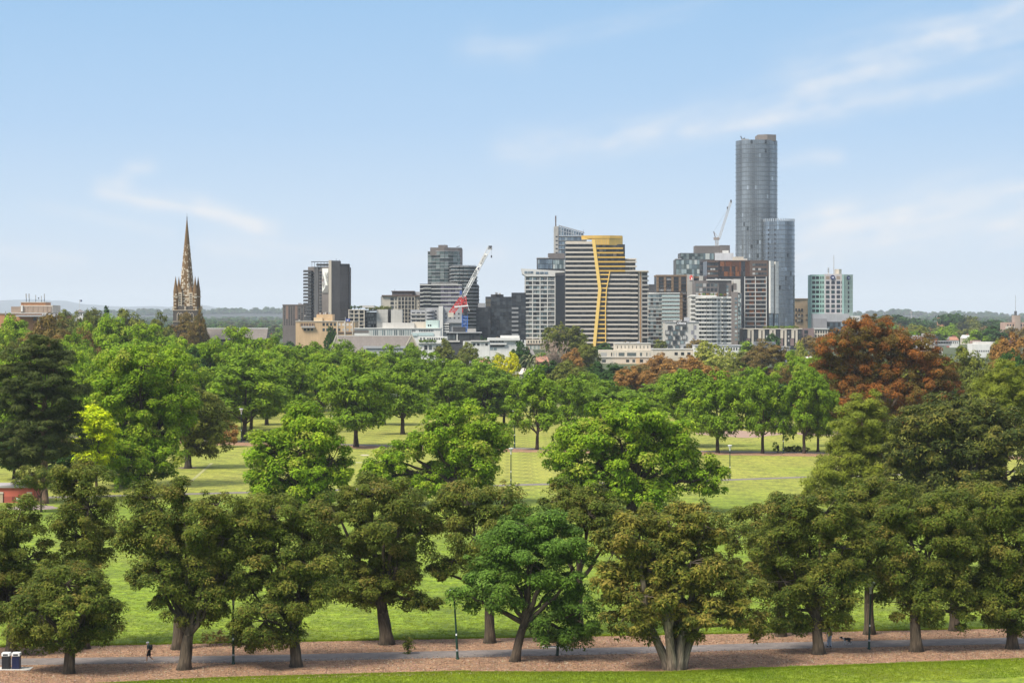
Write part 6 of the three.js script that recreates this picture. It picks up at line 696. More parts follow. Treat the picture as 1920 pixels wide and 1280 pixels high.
{ // cream low flats in front of the gold tower
  const s = new Site('cream_flats', 'low cream rendered flats with flat roofs in front of the gold tower', 1060, 1200), f = s.face(1124, 0, 1224, 0); s.prism('wall', [[1124, 0], [1224, 0], [1224, -16], [1124, -16]], 656.6, null, M.cream); s.prism('upper_wall', [[1153, -3], [1221, -3], [1221, -14], [1153, -14]], 644, 657, M.cream); s.box('parapet', 1152.6, 643, 1221.6, 644.6, -2.7, -14.3, M.paleConcrete); s.face(1153, -3, 1221, -3).panes(1155, 1219, 647, 654, 9, 1, 0.16, 0.7, G.dark); for (const [x0, x1] of [[1126, 1138], [1146, 1148], [1150, 1152], [1155, 1157], [1160, 1171], [1176, 1193], [1200, 1204], [1212, 1214], [1218, 1220]]) f.box('window', x0, 661, x1, 667.4, 0.06, -0.2, pickOf(G.mixed, s.r)); for (const [x0, x1] of [[1129, 1136], [1174, 1180], [1186, 1191], [1200, 1206]]) f.box('window', x0, 674, x1, 679, 0.06, -0.2, pickOf(G.mixed, s.r)); f.box('slab', 1123, 668.6, 1225, 670, 0.5, -0.2, M.paleConcrete); f.box('render_panel', 1193, 670, 1199.6, 683, 0.3, -0.1, M.sand); s.box('garage_roof', 1150, 682, 1232, 686, 5, 0.2, M.paleConcrete); s.box('garage_wall', 1151, 686, 1231, null, 4.6, 0.3, M.sand); roofClutter(s, 1165, 1210, 643, 4);
  const q = new Site('cream_flats', 'cream flats beside the chequered hotel with a roof garden edge', 1100, 1262); q.prism('wall', [[1222, 0], [1302, 0], [1302, -14], [1222, -14]], 655, null, M.cream); q.box('parapet', 1221.6, 653.8, 1302.4, 655.4, 0.3, -14.2, M.paleConcrete); q.face(1222, 0, 1302, 0).panes(1262, 1298, 660, 666, 3, 1, 0.5, 0.9, G.dark);
  const w = new Site('white_shop_row', 'long white low building below the white balcony flats', 1090, 1360); w.prism('wall', [[1303, 0], [1418, 0], [1418, -14], [1303, -14]], 648, null, M.white); w.box('parapet', 1302.6, 646.6, 1418.4, 648.4, 0.4, -14.2, M.lead); w.face(1303, 0, 1418, 0).panes(1345, 1384, 651, 657, 8, 1, 0.45, 0.9, G.dark); w.face(1303, 0, 1418, 0).panes(1386, 1416, 650, 656, 3, 1, 0.85, 0.9, G.dark); w.box('sign', 1399, 651, 1406, 656, 0.4, 0.1, std(0.75, 0.12, 0.06, 0.6));
}
// ================================================================== cranes
function lattice(s, name, a, b, w, n, mat, chord = 0.28, brace = 0.18) {     // a square truss between two photo points, every bar its own piece joined per truss face
  const A = new THREE.Vector3(s.x(a[0]), s.y(a[1]), 0), Bq = new THREE.Vector3(s.x(b[0]), s.y(b[1]), 0), dir = Bq.clone().sub(A), L = dir.length(); dir.normalize(); const side = new THREE.Vector3(-dir.y, dir.x, 0), z = new THREE.Vector3(0, 0, 1), geos = [], q = new THREE.Quaternion(), up = new THREE.Vector3(0, 1, 0), h = w / 2;
  const bar = (p, r, t) => { const g = new THREE.BoxGeometry(t, p.distanceTo(r), t); g.applyQuaternion(q.setFromUnitVectors(up, r.clone().sub(p).normalize())); const m = p.clone().add(r).multiplyScalar(0.5); g.translate(m.x, m.y, m.z); geos.push(g); }, at = (t, i, j) => A.clone().addScaledVector(dir, L * t).addScaledVector(side, i * h).addScaledVector(z, j * h), chords = [[-1, -1], [1, -1], [1, 1], [-1, 1]];
  for (const [i, j] of chords) { geos.length = 0; bar(at(0, i, j), at(1, i, j), chord); part(s.g, name + '_chord', mergeGeometries(geos), mat); }
  for (let f = 0; f < 4; f++) { geos.length = 0; const c = chords[f], d = chords[(f + 1) % 4]; for (let k = 0; k < n; k++) { bar(at(k / n, ...(k % 2 ? d : c)), at((k + 1) / n, ...(k % 2 ? c : d)), brace); bar(at(k / n, ...c), at(k / n, ...d), brace); } part(s.g, name + '_bracing', mergeGeometries(geos), mat); }
  return { A, B: Bq, dir, side, L };
}
{
  const s = new Site('tower_crane', 'luffing crane with a blue mast, red machine deck and white lettered jib', 1128, 871, 'crane'), blue = std(0.04, 0.14, 0.46, 0.6), red = std(0.55, 0.035, 0.03, 0.55), white = std(0.72, 0.70, 0.67, 0.6);
  lattice(s, 'mast', [871.5, 660], [871.5, 590], 3.0, 16, blue, 0.34, 0.22); s.box('slew_ring', 866.5, 586, 877, 590, 1.9, -1.9, M.darkSteel); lattice(s, 'machine_deck', [846, 587], [866, 560], 2.6, 6, red, 0.42, 0.34); lattice(s, 'tower_head', [872, 587], [869, 556], 2.6, 5, red, 0.4, 0.32); s.beam('stay', [873, 560, 1], [880, 583, 1], 0.35, white); s.beam('stay', [863, 557, 1], [847, 584, 1], 0.3, white); s.beam('deck_beam', [852, 575, 1.5], [878, 573, 1.5], 0.7, white); s.box('counterweight', 840, 585.6, 850.6, 594.4, 2, -2, M.cream); s.box('operator_cab', 869, 578, 876.6, 586, 2.6, 1.2, M.black); s.box('winch', 862, 545, 866, 552, 1.6, -1.6, std(0.05, 0.1, 0.3, 0.6));
  const j = lattice(s, 'jib', [867, 558], [918.5, 463], 2.0, 22, white, 0.26, 0.15); s.beam('pendant', [889, 511, 1], [915, 464, 1], 0.16, M.steel); const mk = (t, l, wdt, mat) => { const m = part(s.g, 'jib_board', UB, mat), p = j.A.clone().addScaledVector(j.dir, j.L * t); m.scale.set(l, wdt, 0.1); m.position.set(p.x, p.y, 1.32); m.rotation.z = Math.atan2(j.dir.y, j.dir.x); return m; };
  mk(0.3, j.L * 0.2, 0.7, white); mk(0.75, j.L * 0.24, 1.5, printMaterial(512, 80, (c, w, h) => { c.fillStyle = '#e9e6e0'; c.fillRect(0, 0, w, h); c.fillStyle = '#33241f'; c.font = 'bold 84px sans-serif'; c.textAlign = 'center'; c.textBaseline = 'middle'; c.fillText('MORROW', w / 2, h / 2 + 4, w - 20); })); mk(0.575, 2.2, 1.7, printMaterial(64, 48, (c, w, h) => { c.fillStyle = '#e9e6e0'; c.fillRect(0, 0, w, h); c.fillStyle = '#3a3350'; c.beginPath(); c.moveTo(6, 40); c.lineTo(24, 8); c.lineTo(34, 26); c.lineTo(46, 8); c.lineTo(58, 40); c.fill(); })); s.box('jib_sheave', 915.6, 460.6, 922.6, 468, 0.9, -0.9, M.darkSteel); s.beam('hoist_rope', [921.4, 466], [921.4, 479], 0.07, M.darkSteel); s.box('hook_block', 920.2, 478.6, 922.6, 483, 0.5, -0.5, M.black);
}
{
  const s = new Site('tower_crane', 'slim grey luffing crane standing on the glass office roof core', 1670, 1350, 'crane'), g = std(0.46, 0.43, 0.40, 0.6); s.g.position.z = -1690; lattice(s, 'mast', [1349, 462], [1349, 448], 2.2, 4, g, 0.34, 0.24); const j = lattice(s, 'jib', [1353, 446], [1376, 375], 1.5, 16, g, 0.26, 0.16); s.box('machine_deck', 1343, 443, 1353.6, 448, 1.4, -1.4, std(0.3, 0.25, 0.22, 0.7)); s.beam('a_frame', [1347, 446, 0], [1343, 432, 0], 0.6, M.brown); s.beam('a_frame', [1343.4, 432, 0], [1354, 446, 0], 0.35, g); s.beam('pendant', [1343, 432, 0], [1373, 383, 0], 0.14, M.steel); s.box('jib_sheave', 1374.6, 371.6, 1377.2, 377, 0.6, -0.6, M.darkSteel); s.box('pendant_block', 1368, 385, 1370, 389, 0.5, -0.5, M.darkSteel); const b = s.box('mast_footing', 1345.6, 461, 1352.6, 464, 2, -2, M.darkSteel);
}
// ================================================================== far suburbs on the right and left
const farLobes = [[[0, 5, 0, 4.2, 3.6, 4], [3, 4.4, 1, 3, 2.6, 3], [-3, 4.2, -1, 3.2, 2.8, 3], [0.5, 7, 0, 2.8, 2.2, 2.6]], [[0, 6, 0, 3, 3.4, 3], [2, 4, 1, 2.6, 2.4, 2.6], [-2, 4.6, 0, 2.8, 2.6, 2.8], [0, 8.4, 0, 2, 1.8, 2]], [[0, 7.4, 0, 4.6, 1.8, 4], [3, 6.6, 0, 3, 1.6, 3], [-3.4, 6.8, 0, 3, 1.7, 3], [0, 5, 0, 2, 1.6, 2]]];
const farProto = new Map();
function farTree(kind, v) { const key = kind + v; if (!farProto.has(key)) { const r = rng(333 + v * 7 + kind.length), l = farLobes[v].map((q) => ({ c: q.slice(0, 3), r: q.slice(3) })), cg = crownGeometry(l, kind, r, 1.7, 0.8); farProto.set(key, [woodGeometry(l, cg.userData.tips, [0, 3, 0], 0.3, r, { sides: 5, twigs: 8 }), cg]); } return farProto.get(key); }
{
  const r = rng(4242), kinds = [['dark', 'dark round tree in the hazy suburb', 'dark trees in the hazy suburb'], ['olive', 'olive tree in the hazy suburb', 'olive trees in the hazy suburb'], ['elmDeep', 'green tree in the hazy suburb', 'green trees in the hazy suburb'], ['browngum', 'brownish gum in the hazy suburb', 'brownish gums in the hazy suburb']];
  const put = (px, D, k, v, h) => { const [kind, label, group] = kinds[k], [wg, cg] = farTree(kind, v), x = X(px, D), g = thing('suburb_tree', label, 'tree', [x, gh(x, -D), -D], group); part(g, 'trunk', wg, KIND[kind].bark); part(g, 'crown', cg, leafMat); const s = h / 9.6; g.scale.set(s * (0.9 + 0.5 * r()), s, s * (0.9 + 0.5 * r())); g.rotation.y = r() * 6.28; };
  // a line of tall gums on the near ridge, then scattered crowns
  for (const [px, D, h] of [[1672, 2300, 26], [1700, 2350, 20], [1722, 2400, 22], [1742, 2350, 18], [1780, 2350, 27], [1800, 2400, 20], [1812, 2400, 25], [1832, 2350, 18], [1860, 2300, 20], [1882, 2200, 17]]) put(px, D, r() < 0.6 ? 0 : 1, 2, h);
  for (let i = 0; i < 84; i++) { const D = 1250 + r() * 1500, px = 1615 + r() * 330; put(px, D, [2, 1, 1, 3, 0][Math.floor(r() * 5)], Math.floor(r() * 2), 9 + r() * 7); }
  for (let i = 0; i < 60; i++) { const D = 1500 + r() * 3200, px = 370 + r() * 190; put(px, D, [2, 1, 0, 0][Math.floor(r() * 4)], Math.floor(r() * 3), 9 + r() * 6); }
  for (let i = 0; i < 40; i++) { const D = 1300 + r() * 1500, px = -40 + r() * 380; put(px, D, [2, 1, 0, 3][Math.floor(r() * 4)], Math.floor(r() * 2), 10 + r() * 7); }
  for (let i = 0; i < 44; i++) { const D = 900 + r() * 420, px = 520 + r() * 1140; if (D > 930 && px > 625 && px < 800) continue; put(px, D, [2, 1, 0, 3][Math.floor(r() * 4)], Math.floor(r() * 2), 7 + r() * 5); }
  // far woods on the ridges: nobody could count these
  const [wg, cg] = farTree('dark', 1), N = 7000, im = new THREE.InstancedMesh(cg, leafMat, N), m = new THREE.Matrix4(), c = new THREE.Color(); im.name = 'distant_woods'; tag(im, 'distant hazy woods covering the low ridges on the horizon', 'woods', null, 'stuff');
  for (let i = 0; i < N; i++) { const D = 2600 + r() * 5600, px = -600 + r() * 3100, x = X(px, D), h = (0.7 + r() * 0.9) * mix(1, 1.5, (D - 2600) / 5600), q = r() * 6.28; m.makeRotationY(q).scale(new THREE.Vector3(h * 2.0, h * 1.1, h * 1.6)).setPosition(x, gh(x, -D) - 3, -D); im.setMatrixAt(i, m); im.setColorAt(i, c.setRGB(1 + r() * 1.6, 0.9 + r() * 0.9, 1 + r())); } scene.add(im);
  const crest = new THREE.InstancedMesh(cg, leafMat, 1500); crest.name = 'ridge_woods'; tag(crest, 'treed crest of the low hazy ridge on the horizon', 'woods', null, 'stuff'); for (let i = 0; i < 1500; i++) { const px = -80 + r() * 2100, D = HD - r() * 220, x = X(px, D), h = 0.9 + r() * 1.9; m.makeRotationY(r() * 6.28).scale(new THREE.Vector3(h * 1.9, h * 1.1, h * 1.6)).setPosition(x, hillTop(px) - 3 - r() * 5, -D); crest.setMatrixAt(i, m); crest.setColorAt(i, c.setRGB(1 + r() * 1.6, 0.9 + r() * 0.9, 1 + r())); } scene.add(crest);
  const roofs = [M.tile, M.slate, M.lead, M.white, M.tile, M.brown]; for (let i = 0; i < 40; i++) { const D = 1250 + r() * 1100, px = i < 30 ? 1630 + r() * 300 : 380 + r() * 150; cottage('small suburban house with a pitched roof among hazy trees', px, HZ + (EYE - 9 - 6.5 - r() * 2) * F / D, 5 + r() * 5, D, roofs[Math.floor(r() * 6)], 'suburban houses among hazy trees'); }
}
{ // the nearer town on the right
  const s = new Site('grey_office', 'grey low office with a dark glazed upper corner', 1220, 1740), f = s.face(1733, 0, 1760, 0); s.prism('wall', [[1700, -3], [1733, 0], [1733, -18], [1700, -18]], 629, null, M.lead); s.prism('corner', [[1733, 0], [1760, 0], [1760, -18], [1733, -18]], 630, 642, M.charcoal); f.panes(1735, 1749, 632, 639, 3, 1, 0.9, 0.9, G.green, { out: 0.2 }); s.prism('base', [[1737, 1], [1758, 1], [1758, -16], [1737, -16]], 641, null, M.white); roofClutter(s, 1735, 1756, 629, 6);
  const a = new Site('white_office', 'white low buildings with a strip of dark glass by bare trees', 1190, 1768); a.prism('wall', [[1739, 0], [1768, 0], [1768, -14], [1739, -14]], 648, null, M.white); a.prism('dark_wall', [[1753, 1], [1784, 1], [1784, -12], [1753, -12]], 639, 648, M.grey); a.face(1753, 1, 1784, 1).panes(1754, 1783, 640, 644, 6, 1, 0.9, 0.8, G.dark);
  const w = new Site('white_warehouse', 'bright white warehouse beside a low brick villa roof', 1150, 1850); w.prism('wall', [[1828, 0], [1864, 0], [1864, -18], [1828, -18]], 645, null, M.white); w.prism('dark_end', [[1857, 0.6], [1868, 0.6], [1868, -16], [1857, -16]], 650, null, M.charcoal); w.face(1828, 0, 1864, 0).panes(1829, 1856, 656, 660, 8, 1, 0.5, 0.8, G.dark); w.prism('wall', [[1838, -4], [1872, -4], [1872, -18], [1838, -18]], 641, null, M.paleConcrete);
  const v = new Site('brick_villa', 'pink brick villa with stacked porches', 1240, 1833, 'house'); v.prism('wall', [[1826, 0], [1840, 0], [1840, -10], [1826, -10]], 638, null, wall(0.46, 0.32, 0.27)); v.face(1826, 0, 1840, 0).panes(1827, 1839, 640, 650, 2, 2, 0.6, 0.6, G.dark);
  const h = new Site('brick_hospital', 'pink brick institution with a squat tower and tall radio mast', 1900, 1905), b = h.face(1886, 0, 1935, 0); h.prism('wall', [[1886, 0], [1935, 0], [1935, -20], [1886, -20]], 604, null, wall(0.50, 0.33, 0.26)); h.prism('tower', [[1904, 1], [1914, 1], [1914, -12], [1904, -12]], 591, null, wall(0.42, 0.32, 0.26)); b.panes(1888, 1934, 606, 620, 9, 2, 0.5, 0.5, G.dark); b.box('white_wing', 1886, 611, 1903, 616, 1, -0.2, M.cream); h.pole('radio_mast', 1907, 553, 592, 0.28, M.lead, -4); h.box('mast_base', 1905.4, 583, 1908.6, 592, -2, -6, M.darkSteel);
  const t = new Site('water_tower', 'slender water tower on the hazy horizon ridge', 4200, 1710, 'tower'); t.pole('stem', 1710, 588, null, 1.4, M.concrete, 0); const c = part(t.g, 'tank', new THREE.CylinderGeometry(3.2, 1.8, 6, 12), M.concrete); c.position.y = t.y(586); t.g.scale.setScalar(1);
  const o = new Site('orange_flats', 'small orange brick flats on the hazy ridge', 2450, 1766); o.prism('wall', [[1761, 0], [1772, 0], [1772, -10], [1761, -10]], 595, null, M.orangeBrick); o.face(1761, 0, 1772, 0).panes(1762, 1771, 597, 604, 3, 2, 0.5, 0.6, G.dark);
}
// ================================================================== park furniture
const poleGreen = std(0.012, 0.045, 0.03, 0.45, { metalness: 0.2 }), lampGrey = std(0.52, 0.52, 0.52, 0.4), lampWhite = std(0.8, 0.8, 0.8, 0.4);
function lampPost(label, px, py, h, lean = 0) {
  const p = gp(px, py), g = thing('lamp_post', label, 'lamp post', p, 'lamp posts along the park paths'), k = h / 5.9;
  const pole = new THREE.LatheGeometry([[0.16, 0], [0.16, 0.12], [0.11, 0.16], [0.1, 1.6], [0.085, 1.66], [0.07, 4.9], [0.0, 4.92]].map((q) => new THREE.Vector2(...q)), 12); part(g, 'pole', pole, poleGreen);
  part(g, 'collar', new THREE.CylinderGeometry(0.108, 0.108, 0.16, 12).translate(0, 0.78, 0), M.midGrey); part(g, 'number_plate', new THREE.BoxGeometry(0.12, 0.16, 0.02).translate(0, 2.1, 0.1), lampWhite);
  part(g, 'lamp_neck', new THREE.LatheGeometry([[0.07, 4.88], [0.11, 4.92], [0.09, 5.1], [0.12, 5.3], [0.13, 5.32]].map((q) => new THREE.Vector2(...q)), 14), lampGrey);
  part(g, 'lamp_shade', new THREE.LatheGeometry([[0.12, 5.3], [0.2, 5.45], [0.33, 5.78], [0.335, 5.82], [0.0, 5.83]].map((q) => new THREE.Vector2(...q)), 20), lampGrey); part(g, 'lamp_cap', new THREE.CylinderGeometry(0.36, 0.38, 0.08, 20).translate(0, 5.87, 0), lampWhite);
  g.scale.setScalar(k); g.rotation.z = lean; return g;
}
lampPost('leaning green lamp post between the forked oak and the green ash', 858, 1236, 6.0, 0.055);
lampPost('green lamp post half hidden by oak foliage near the backpack walker', 437, 1245, 6.0, 0);
lampPost('green lamp post with a clear grey funnel head beside the dog', 1630, 1217, 5.9, -0.03);
lampPost('lamp post on the open lawn path between two big elms', 958, 908, 6.4);
lampPost('lamp post on the open lawn path right of the broadest elm', 1369, 898, 6.2);
lampPost('lamp post beside the distant jogger', 1469, 850, 7.6);
lampPost('lamp post beside the single elm with a sapling', 965, 840, 8.5);
lampPost('lamp post by the black trunk at the far path', 452, 829, 8);
lampPost('lamp post seen between the far elms above the pale cricket pitch', 625, 832, 6.6);
{ // bench
  const p = gp(1040, 1213), g = thing('park_bench', 'dark brown slatted park bench half hidden under green ash leaves', 'bench', p), wood = wall(0.075, 0.045, 0.035), iron = M.black; g.rotation.y = 0.06;
  for (let i = 0; i < 5; i++) { const b = part(g, 'back_slat', UB, wood); b.scale.set(1.9, 0.1, 0.035); b.position.set(0, 0.52 + i * 0.125, -0.24 - i * 0.03); b.rotation.x = -0.2; const s = part(g, 'seat_slat', UB, wood); s.scale.set(1.9, 0.035, 0.085); s.position.set(0, 0.45, 0.24 - i * 0.1); } for (const x of [-0.85, 0.85]) { const l = part(g, 'leg', UB, iron); l.scale.set(0.06, 0.46, 0.06); l.position.set(x, 0.23, 0.22); const r = part(g, 'leg', UB, iron); r.scale.set(0.06, 1.06, 0.06); r.position.set(x, 0.52, -0.3); r.rotation.x = -0.15; const a = part(g, 'armrest', UB, iron); a.scale.set(0.06, 0.05, 0.55); a.position.set(x, 0.68, 0); }
  const s = structure('concrete_pad', new THREE.BoxGeometry(2.4, 0.03, 1.2), M.concrete); s.position.set(p[0] + 0.1, 0.025, p[2] + 0.1);
  const q = gp(1045, 1229), m = thing('marker_post', 'short green marker post with a white top beside the bench', 'post', q); const a = part(m, 'post', new THREE.CylinderGeometry(0.12, 0.13, 0.78, 10).translate(0, 0.39, 0), poleGreen); part(m, 'white_band', new THREE.CylinderGeometry(0.135, 0.135, 0.34, 10).translate(0, 0.93, 0), lampWhite); part(m, 'cap', new THREE.CylinderGeometry(0.05, 0.13, 0.1, 10).translate(0, 1.15, 0), poleGreen); m.rotation.z = -0.06;
}
{ // bins
  const bin = (label, px, mat) => { const p = gp(px, 1254), g = thing('litter_bin', label, 'bin', [p[0], 0.05, p[2]], 'litter bins at the path edge'); const b = part(g, 'body', UB, mat); b.scale.set(0.62, 0.98, 0.62); b.position.y = 0.49; for (let i = 0; i < 4; i++) { const r = part(g, 'panel_rib', UB, mat); r.scale.set(0.03, 0.92, 0.03); r.position.set(-0.24 + i * 0.16, 0.49, 0.315); } const h = part(g, 'hood', UB, lampWhite); h.scale.set(0.66, 0.26, 0.66); h.position.y = 1.2; for (const x of [-0.27, 0.27]) for (const z of [-0.27, 0.27]) { const q = part(g, 'hood_post', UB, mat); q.scale.set(0.05, 0.14, 0.05); q.position.set(x, 1.03, z); } const o = part(g, 'slot', UB, M.black); o.scale.set(0.4, 0.12, 0.02); o.position.set(0, 1.18, 0.335); return g; };
  bin('black litter bin with a white hood beside a blue bin', 11, M.black); bin('dark blue litter bin with a white hood beside a black bin', 30, std(0.008, 0.015, 0.06, 0.5)); const p = gp(20, 1254), s = structure('concrete_pad', new THREE.BoxGeometry(3.0, 0.05, 1.5), M.paleConcrete); s.position.set(p[0] + 0.2, 0.025, p[2]);
}
{ // brick hut
  const s = new Site('brick_hut', 'small red brick park hut with cream doors and a flat grey roof', 322, 30, 'hut'), f = s.face(-40, 0, 65, 0), br = new THREE.MeshStandardMaterial({ roughness: 0.95, map: dataTex(256, (u, v) => { const row = Math.floor(v * 32), off = row % 2 ? 0.5 : 0, c = u * 12 + off, m = (v * 32 % 1 < 0.12 || c % 1 < 0.05) ? 0.62 : 0.42 + 0.25 * hash2(Math.floor(c), row); return [m * 1.15, m * 0.6, m * 0.5]; }) });
  s.prism('wall', [[-40, 0], [64.5, 0], [64.5, -6], [-40, -6]], 914, null, br); s.box('roof_slab', -41, 910.5, 58, 914.2, 0.3, -6.3, wall(0.42, 0.38, 0.38)); s.box('roof_vent', 14, 905, 42, 909.6, -1.5, -4.5, M.cream); for (const [a, b] of [[49.5, 58.6], [-4, 4.6]]) { const d = f.box('door', a, 926, b, 946.5, 0.06, -0.05, wall(0.56, 0.44, 0.3)); f.box('door_lintel', a, 922, b + 1, 925.6, 0.12, -0.05, M.cream); f.box('door_jamb', b, 925, b + 0.9, 946.5, 0.1, -0.05, M.black); } f.box('notice', 30.2, 932.6, 35, 938.6, 0.05, -0.02, lampWhite); f.box('notice', 43.6, 935, 47.4, 939.6, 0.05, -0.02, M.lead); f.box('downpipe', 63, 914.4, 63.9, 946, 0.15, 0.02, M.brickRed);
}
// ================================================================== people and the dog: bodies meshed from tapered bones
function surfaceNet(field, lo, hi, cell) {
  const n = [0, 1, 2].map((k) => Math.ceil((hi[k] - lo[k]) / cell) + 1), [nx, ny, nz] = n, val = new Float32Array(nx * ny * nz), id = new Int32Array(nx * ny * nz).fill(-1), at = (x, y, z) => x + nx * (y + ny * z), pos = [], idx = [];
  for (let z = 0; z < nz; z++) for (let y = 0; y < ny; y++) for (let x = 0; x < nx; x++) val[at(x, y, z)] = field(lo[0] + x * cell, lo[1] + y * cell, lo[2] + z * cell);
  for (let z = 0; z + 1 < nz; z++) for (let y = 0; y + 1 < ny; y++) for (let x = 0; x + 1 < nx; x++) {
    let sx = 0, sy = 0, sz = 0, c = 0; const v = (i) => val[at(x + (i & 1), y + (i >> 1 & 1), z + (i >> 2 & 1))];
    for (let i = 0; i < 8; i++) for (const b of [1, 2, 4]) if (!(i & b)) { const j = i | b, p = v(i), q = v(j); if ((p < 0) !== (q < 0)) { const t = p / (p - q); sx += (i & 1) + (b === 1 ? t : 0); sy += (i >> 1 & 1) + (b === 2 ? t : 0); sz += (i >> 2 & 1) + (b === 4 ? t : 0); c++; } }
    if (c) { id[at(x, y, z)] = pos.length / 3; pos.push(lo[0] + (x + sx / c) * cell, lo[1] + (y + sy / c) * cell, lo[2] + (z + sz / c) * cell); }
  }
  for (let z = 1; z + 1 < nz; z++) for (let y = 1; y + 1 < ny; y++) for (let x = 1; x + 1 < nx; x++) { const s = val[at(x, y, z)] < 0; const quad = (a, b, c, d, flip) => { if (a < 0 || b < 0 || c < 0 || d < 0) return; if (flip) idx.push(a, c, b, a, d, c); else idx.push(a, b, c, a, c, d); };
    if (s !== (val[at(x + 1, y, z)] < 0)) quad(id[at(x, y - 1, z - 1)], id[at(x, y, z - 1)], id[at(x, y, z)], id[at(x, y - 1, z)], !s); if (s !== (val[at(x, y + 1, z)] < 0)) quad(id[at(x - 1, y, z - 1)], id[at(x - 1, y, z)], id[at(x, y, z)], id[at(x, y, z - 1)], !s); if (s !== (val[at(x, y, z + 1)] < 0)) quad(id[at(x - 1, y - 1, z)], id[at(x, y - 1, z)], id[at(x, y, z)], id[at(x - 1, y, z)], !s); }
  const g = new THREE.BufferGeometry(); g.setAttribute('position', new THREE.Float32BufferAttribute(pos, 3)); g.setIndex(idx); g.computeVertexNormals(); return g;
}
const cap = (a, b, ra, rb) => { const d = [b[0] - a[0], b[1] - a[1], b[2] - a[2]], l = d[0] * d[0] + d[1] * d[1] + d[2] * d[2] || 1e-9; return (x, y, z) => { const t = clamp(((x - a[0]) * d[0] + (y - a[1]) * d[1] + (z - a[2]) * d[2]) / l); return Math.hypot(x - a[0] - d[0] * t, y - a[1] - d[1] * t, z - a[2] - d[2] * t) - (ra + (rb - ra) * t); }; };
const ell3 = (c, r) => (x, y, z) => { const k = Math.hypot((x - c[0]) / r[0], (y - c[1]) / r[1], (z - c[2]) / r[2]); return (k - 1) * Math.min(...r); };
const smin = (list, k) => (x, y, z) => { let s = 0; for (const f of list) s += Math.exp(-k * f(x, y, z)); return -Math.log(Math.max(s, 1e-30)) / k; };
function netOf(list, k, cell, pad = 0.06) { let lo = [1e9, 1e9, 1e9], hi = [-1e9, -1e9, -1e9]; for (const b of list) for (let i = 0; i < 3; i++) { lo[i] = Math.min(lo[i], b.lo[i]); hi[i] = Math.max(hi[i], b.hi[i]); } lo = lo.map((q) => q - pad); hi = hi.map((q) => q + pad); return surfaceNet(smin(list.map((b) => b.f), k), lo, hi, cell); }
const bone = (a, b, ra, rb) => ({ f: cap(a, b, ra, rb), lo: a.map((q, i) => Math.min(q - ra, b[i] - rb)), hi: a.map((q, i) => Math.max(q + ra, b[i] + rb)) });
const blob = (c, r) => ({ f: ell3(c, r), lo: c.map((q, i) => q - r[i]), hi: c.map((q, i) => q + r[i]) });
function hand(w, dir, side) {                            // a relaxed hand hanging from the wrist: palm, four curled fingers, thumb
  const list = [bone(w, [w[0] + dir[0] * 0.07, w[1] + dir[1] * 0.07, w[2] + dir[2] * 0.07], 0.026, 0.03)], p = [0, 1, 2].map((i) => w[i] + dir[i] * 0.085);
  for (let i = 0; i < 4; i++) { const o = (i - 1.5) * 0.02, L = [0.034, 0.04, 0.038, 0.03][i], a = [p[0] + o, p[1], p[2]], b = [a[0] + dir[0] * L, a[1] + dir[1] * L, a[2] + dir[2] * L + 0.006 * side], c = [b[0] + dir[0] * L * 0.8, b[1] + dir[1] * L * 0.8, b[2] + 0.022 * side]; list.push(bone(a, b, 0.0095, 0.009), bone(b, c, 0.009, 0.008)); }
  const t = [w[0] + dir[0] * 0.03 - 0.026, w[1] + dir[1] * 0.03, w[2] + dir[2] * 0.03], u = [t[0] - 0.022, t[1] + dir[1] * 0.04, t[2] + 0.012 * side]; list.push(bone(t, u, 0.012, 0.0105), bone(u, [u[0] + 0.004, u[1] + dir[1] * 0.032, u[2] + 0.016 * side], 0.0105, 0.009)); return netOf(list, 190, 0.005, 0.02);
}
function headNet(c, turn) {                              // skull, jaw, nose, ears, brow and eye hollows
  const q = (x, y, z) => [c[0] + x * Math.cos(turn) + z * Math.sin(turn), c[1] + y, c[2] - x * Math.sin(turn) + z * Math.cos(turn)];
  return netOf([blob(q(0, 0.02, -0.008), [0.076, 0.098, 0.092]), blob(q(0, -0.045, 0.022), [0.056, 0.066, 0.066]), bone(q(0, 0.012, 0.082), q(0, -0.03, 0.108), 0.01, 0.015), blob(q(0.078, -0.01, -0.01), [0.014, 0.03, 0.02]), blob(q(-0.078, -0.01, -0.01), [0.014, 0.03, 0.02]), bone(q(-0.04, 0.024, 0.07), q(0.04, 0.024, 0.07), 0.014, 0.014), bone(q(-0.022, -0.062, 0.084), q(0.022, -0.062, 0.084), 0.008, 0.008)], 90, 0.006, 0.02);
}
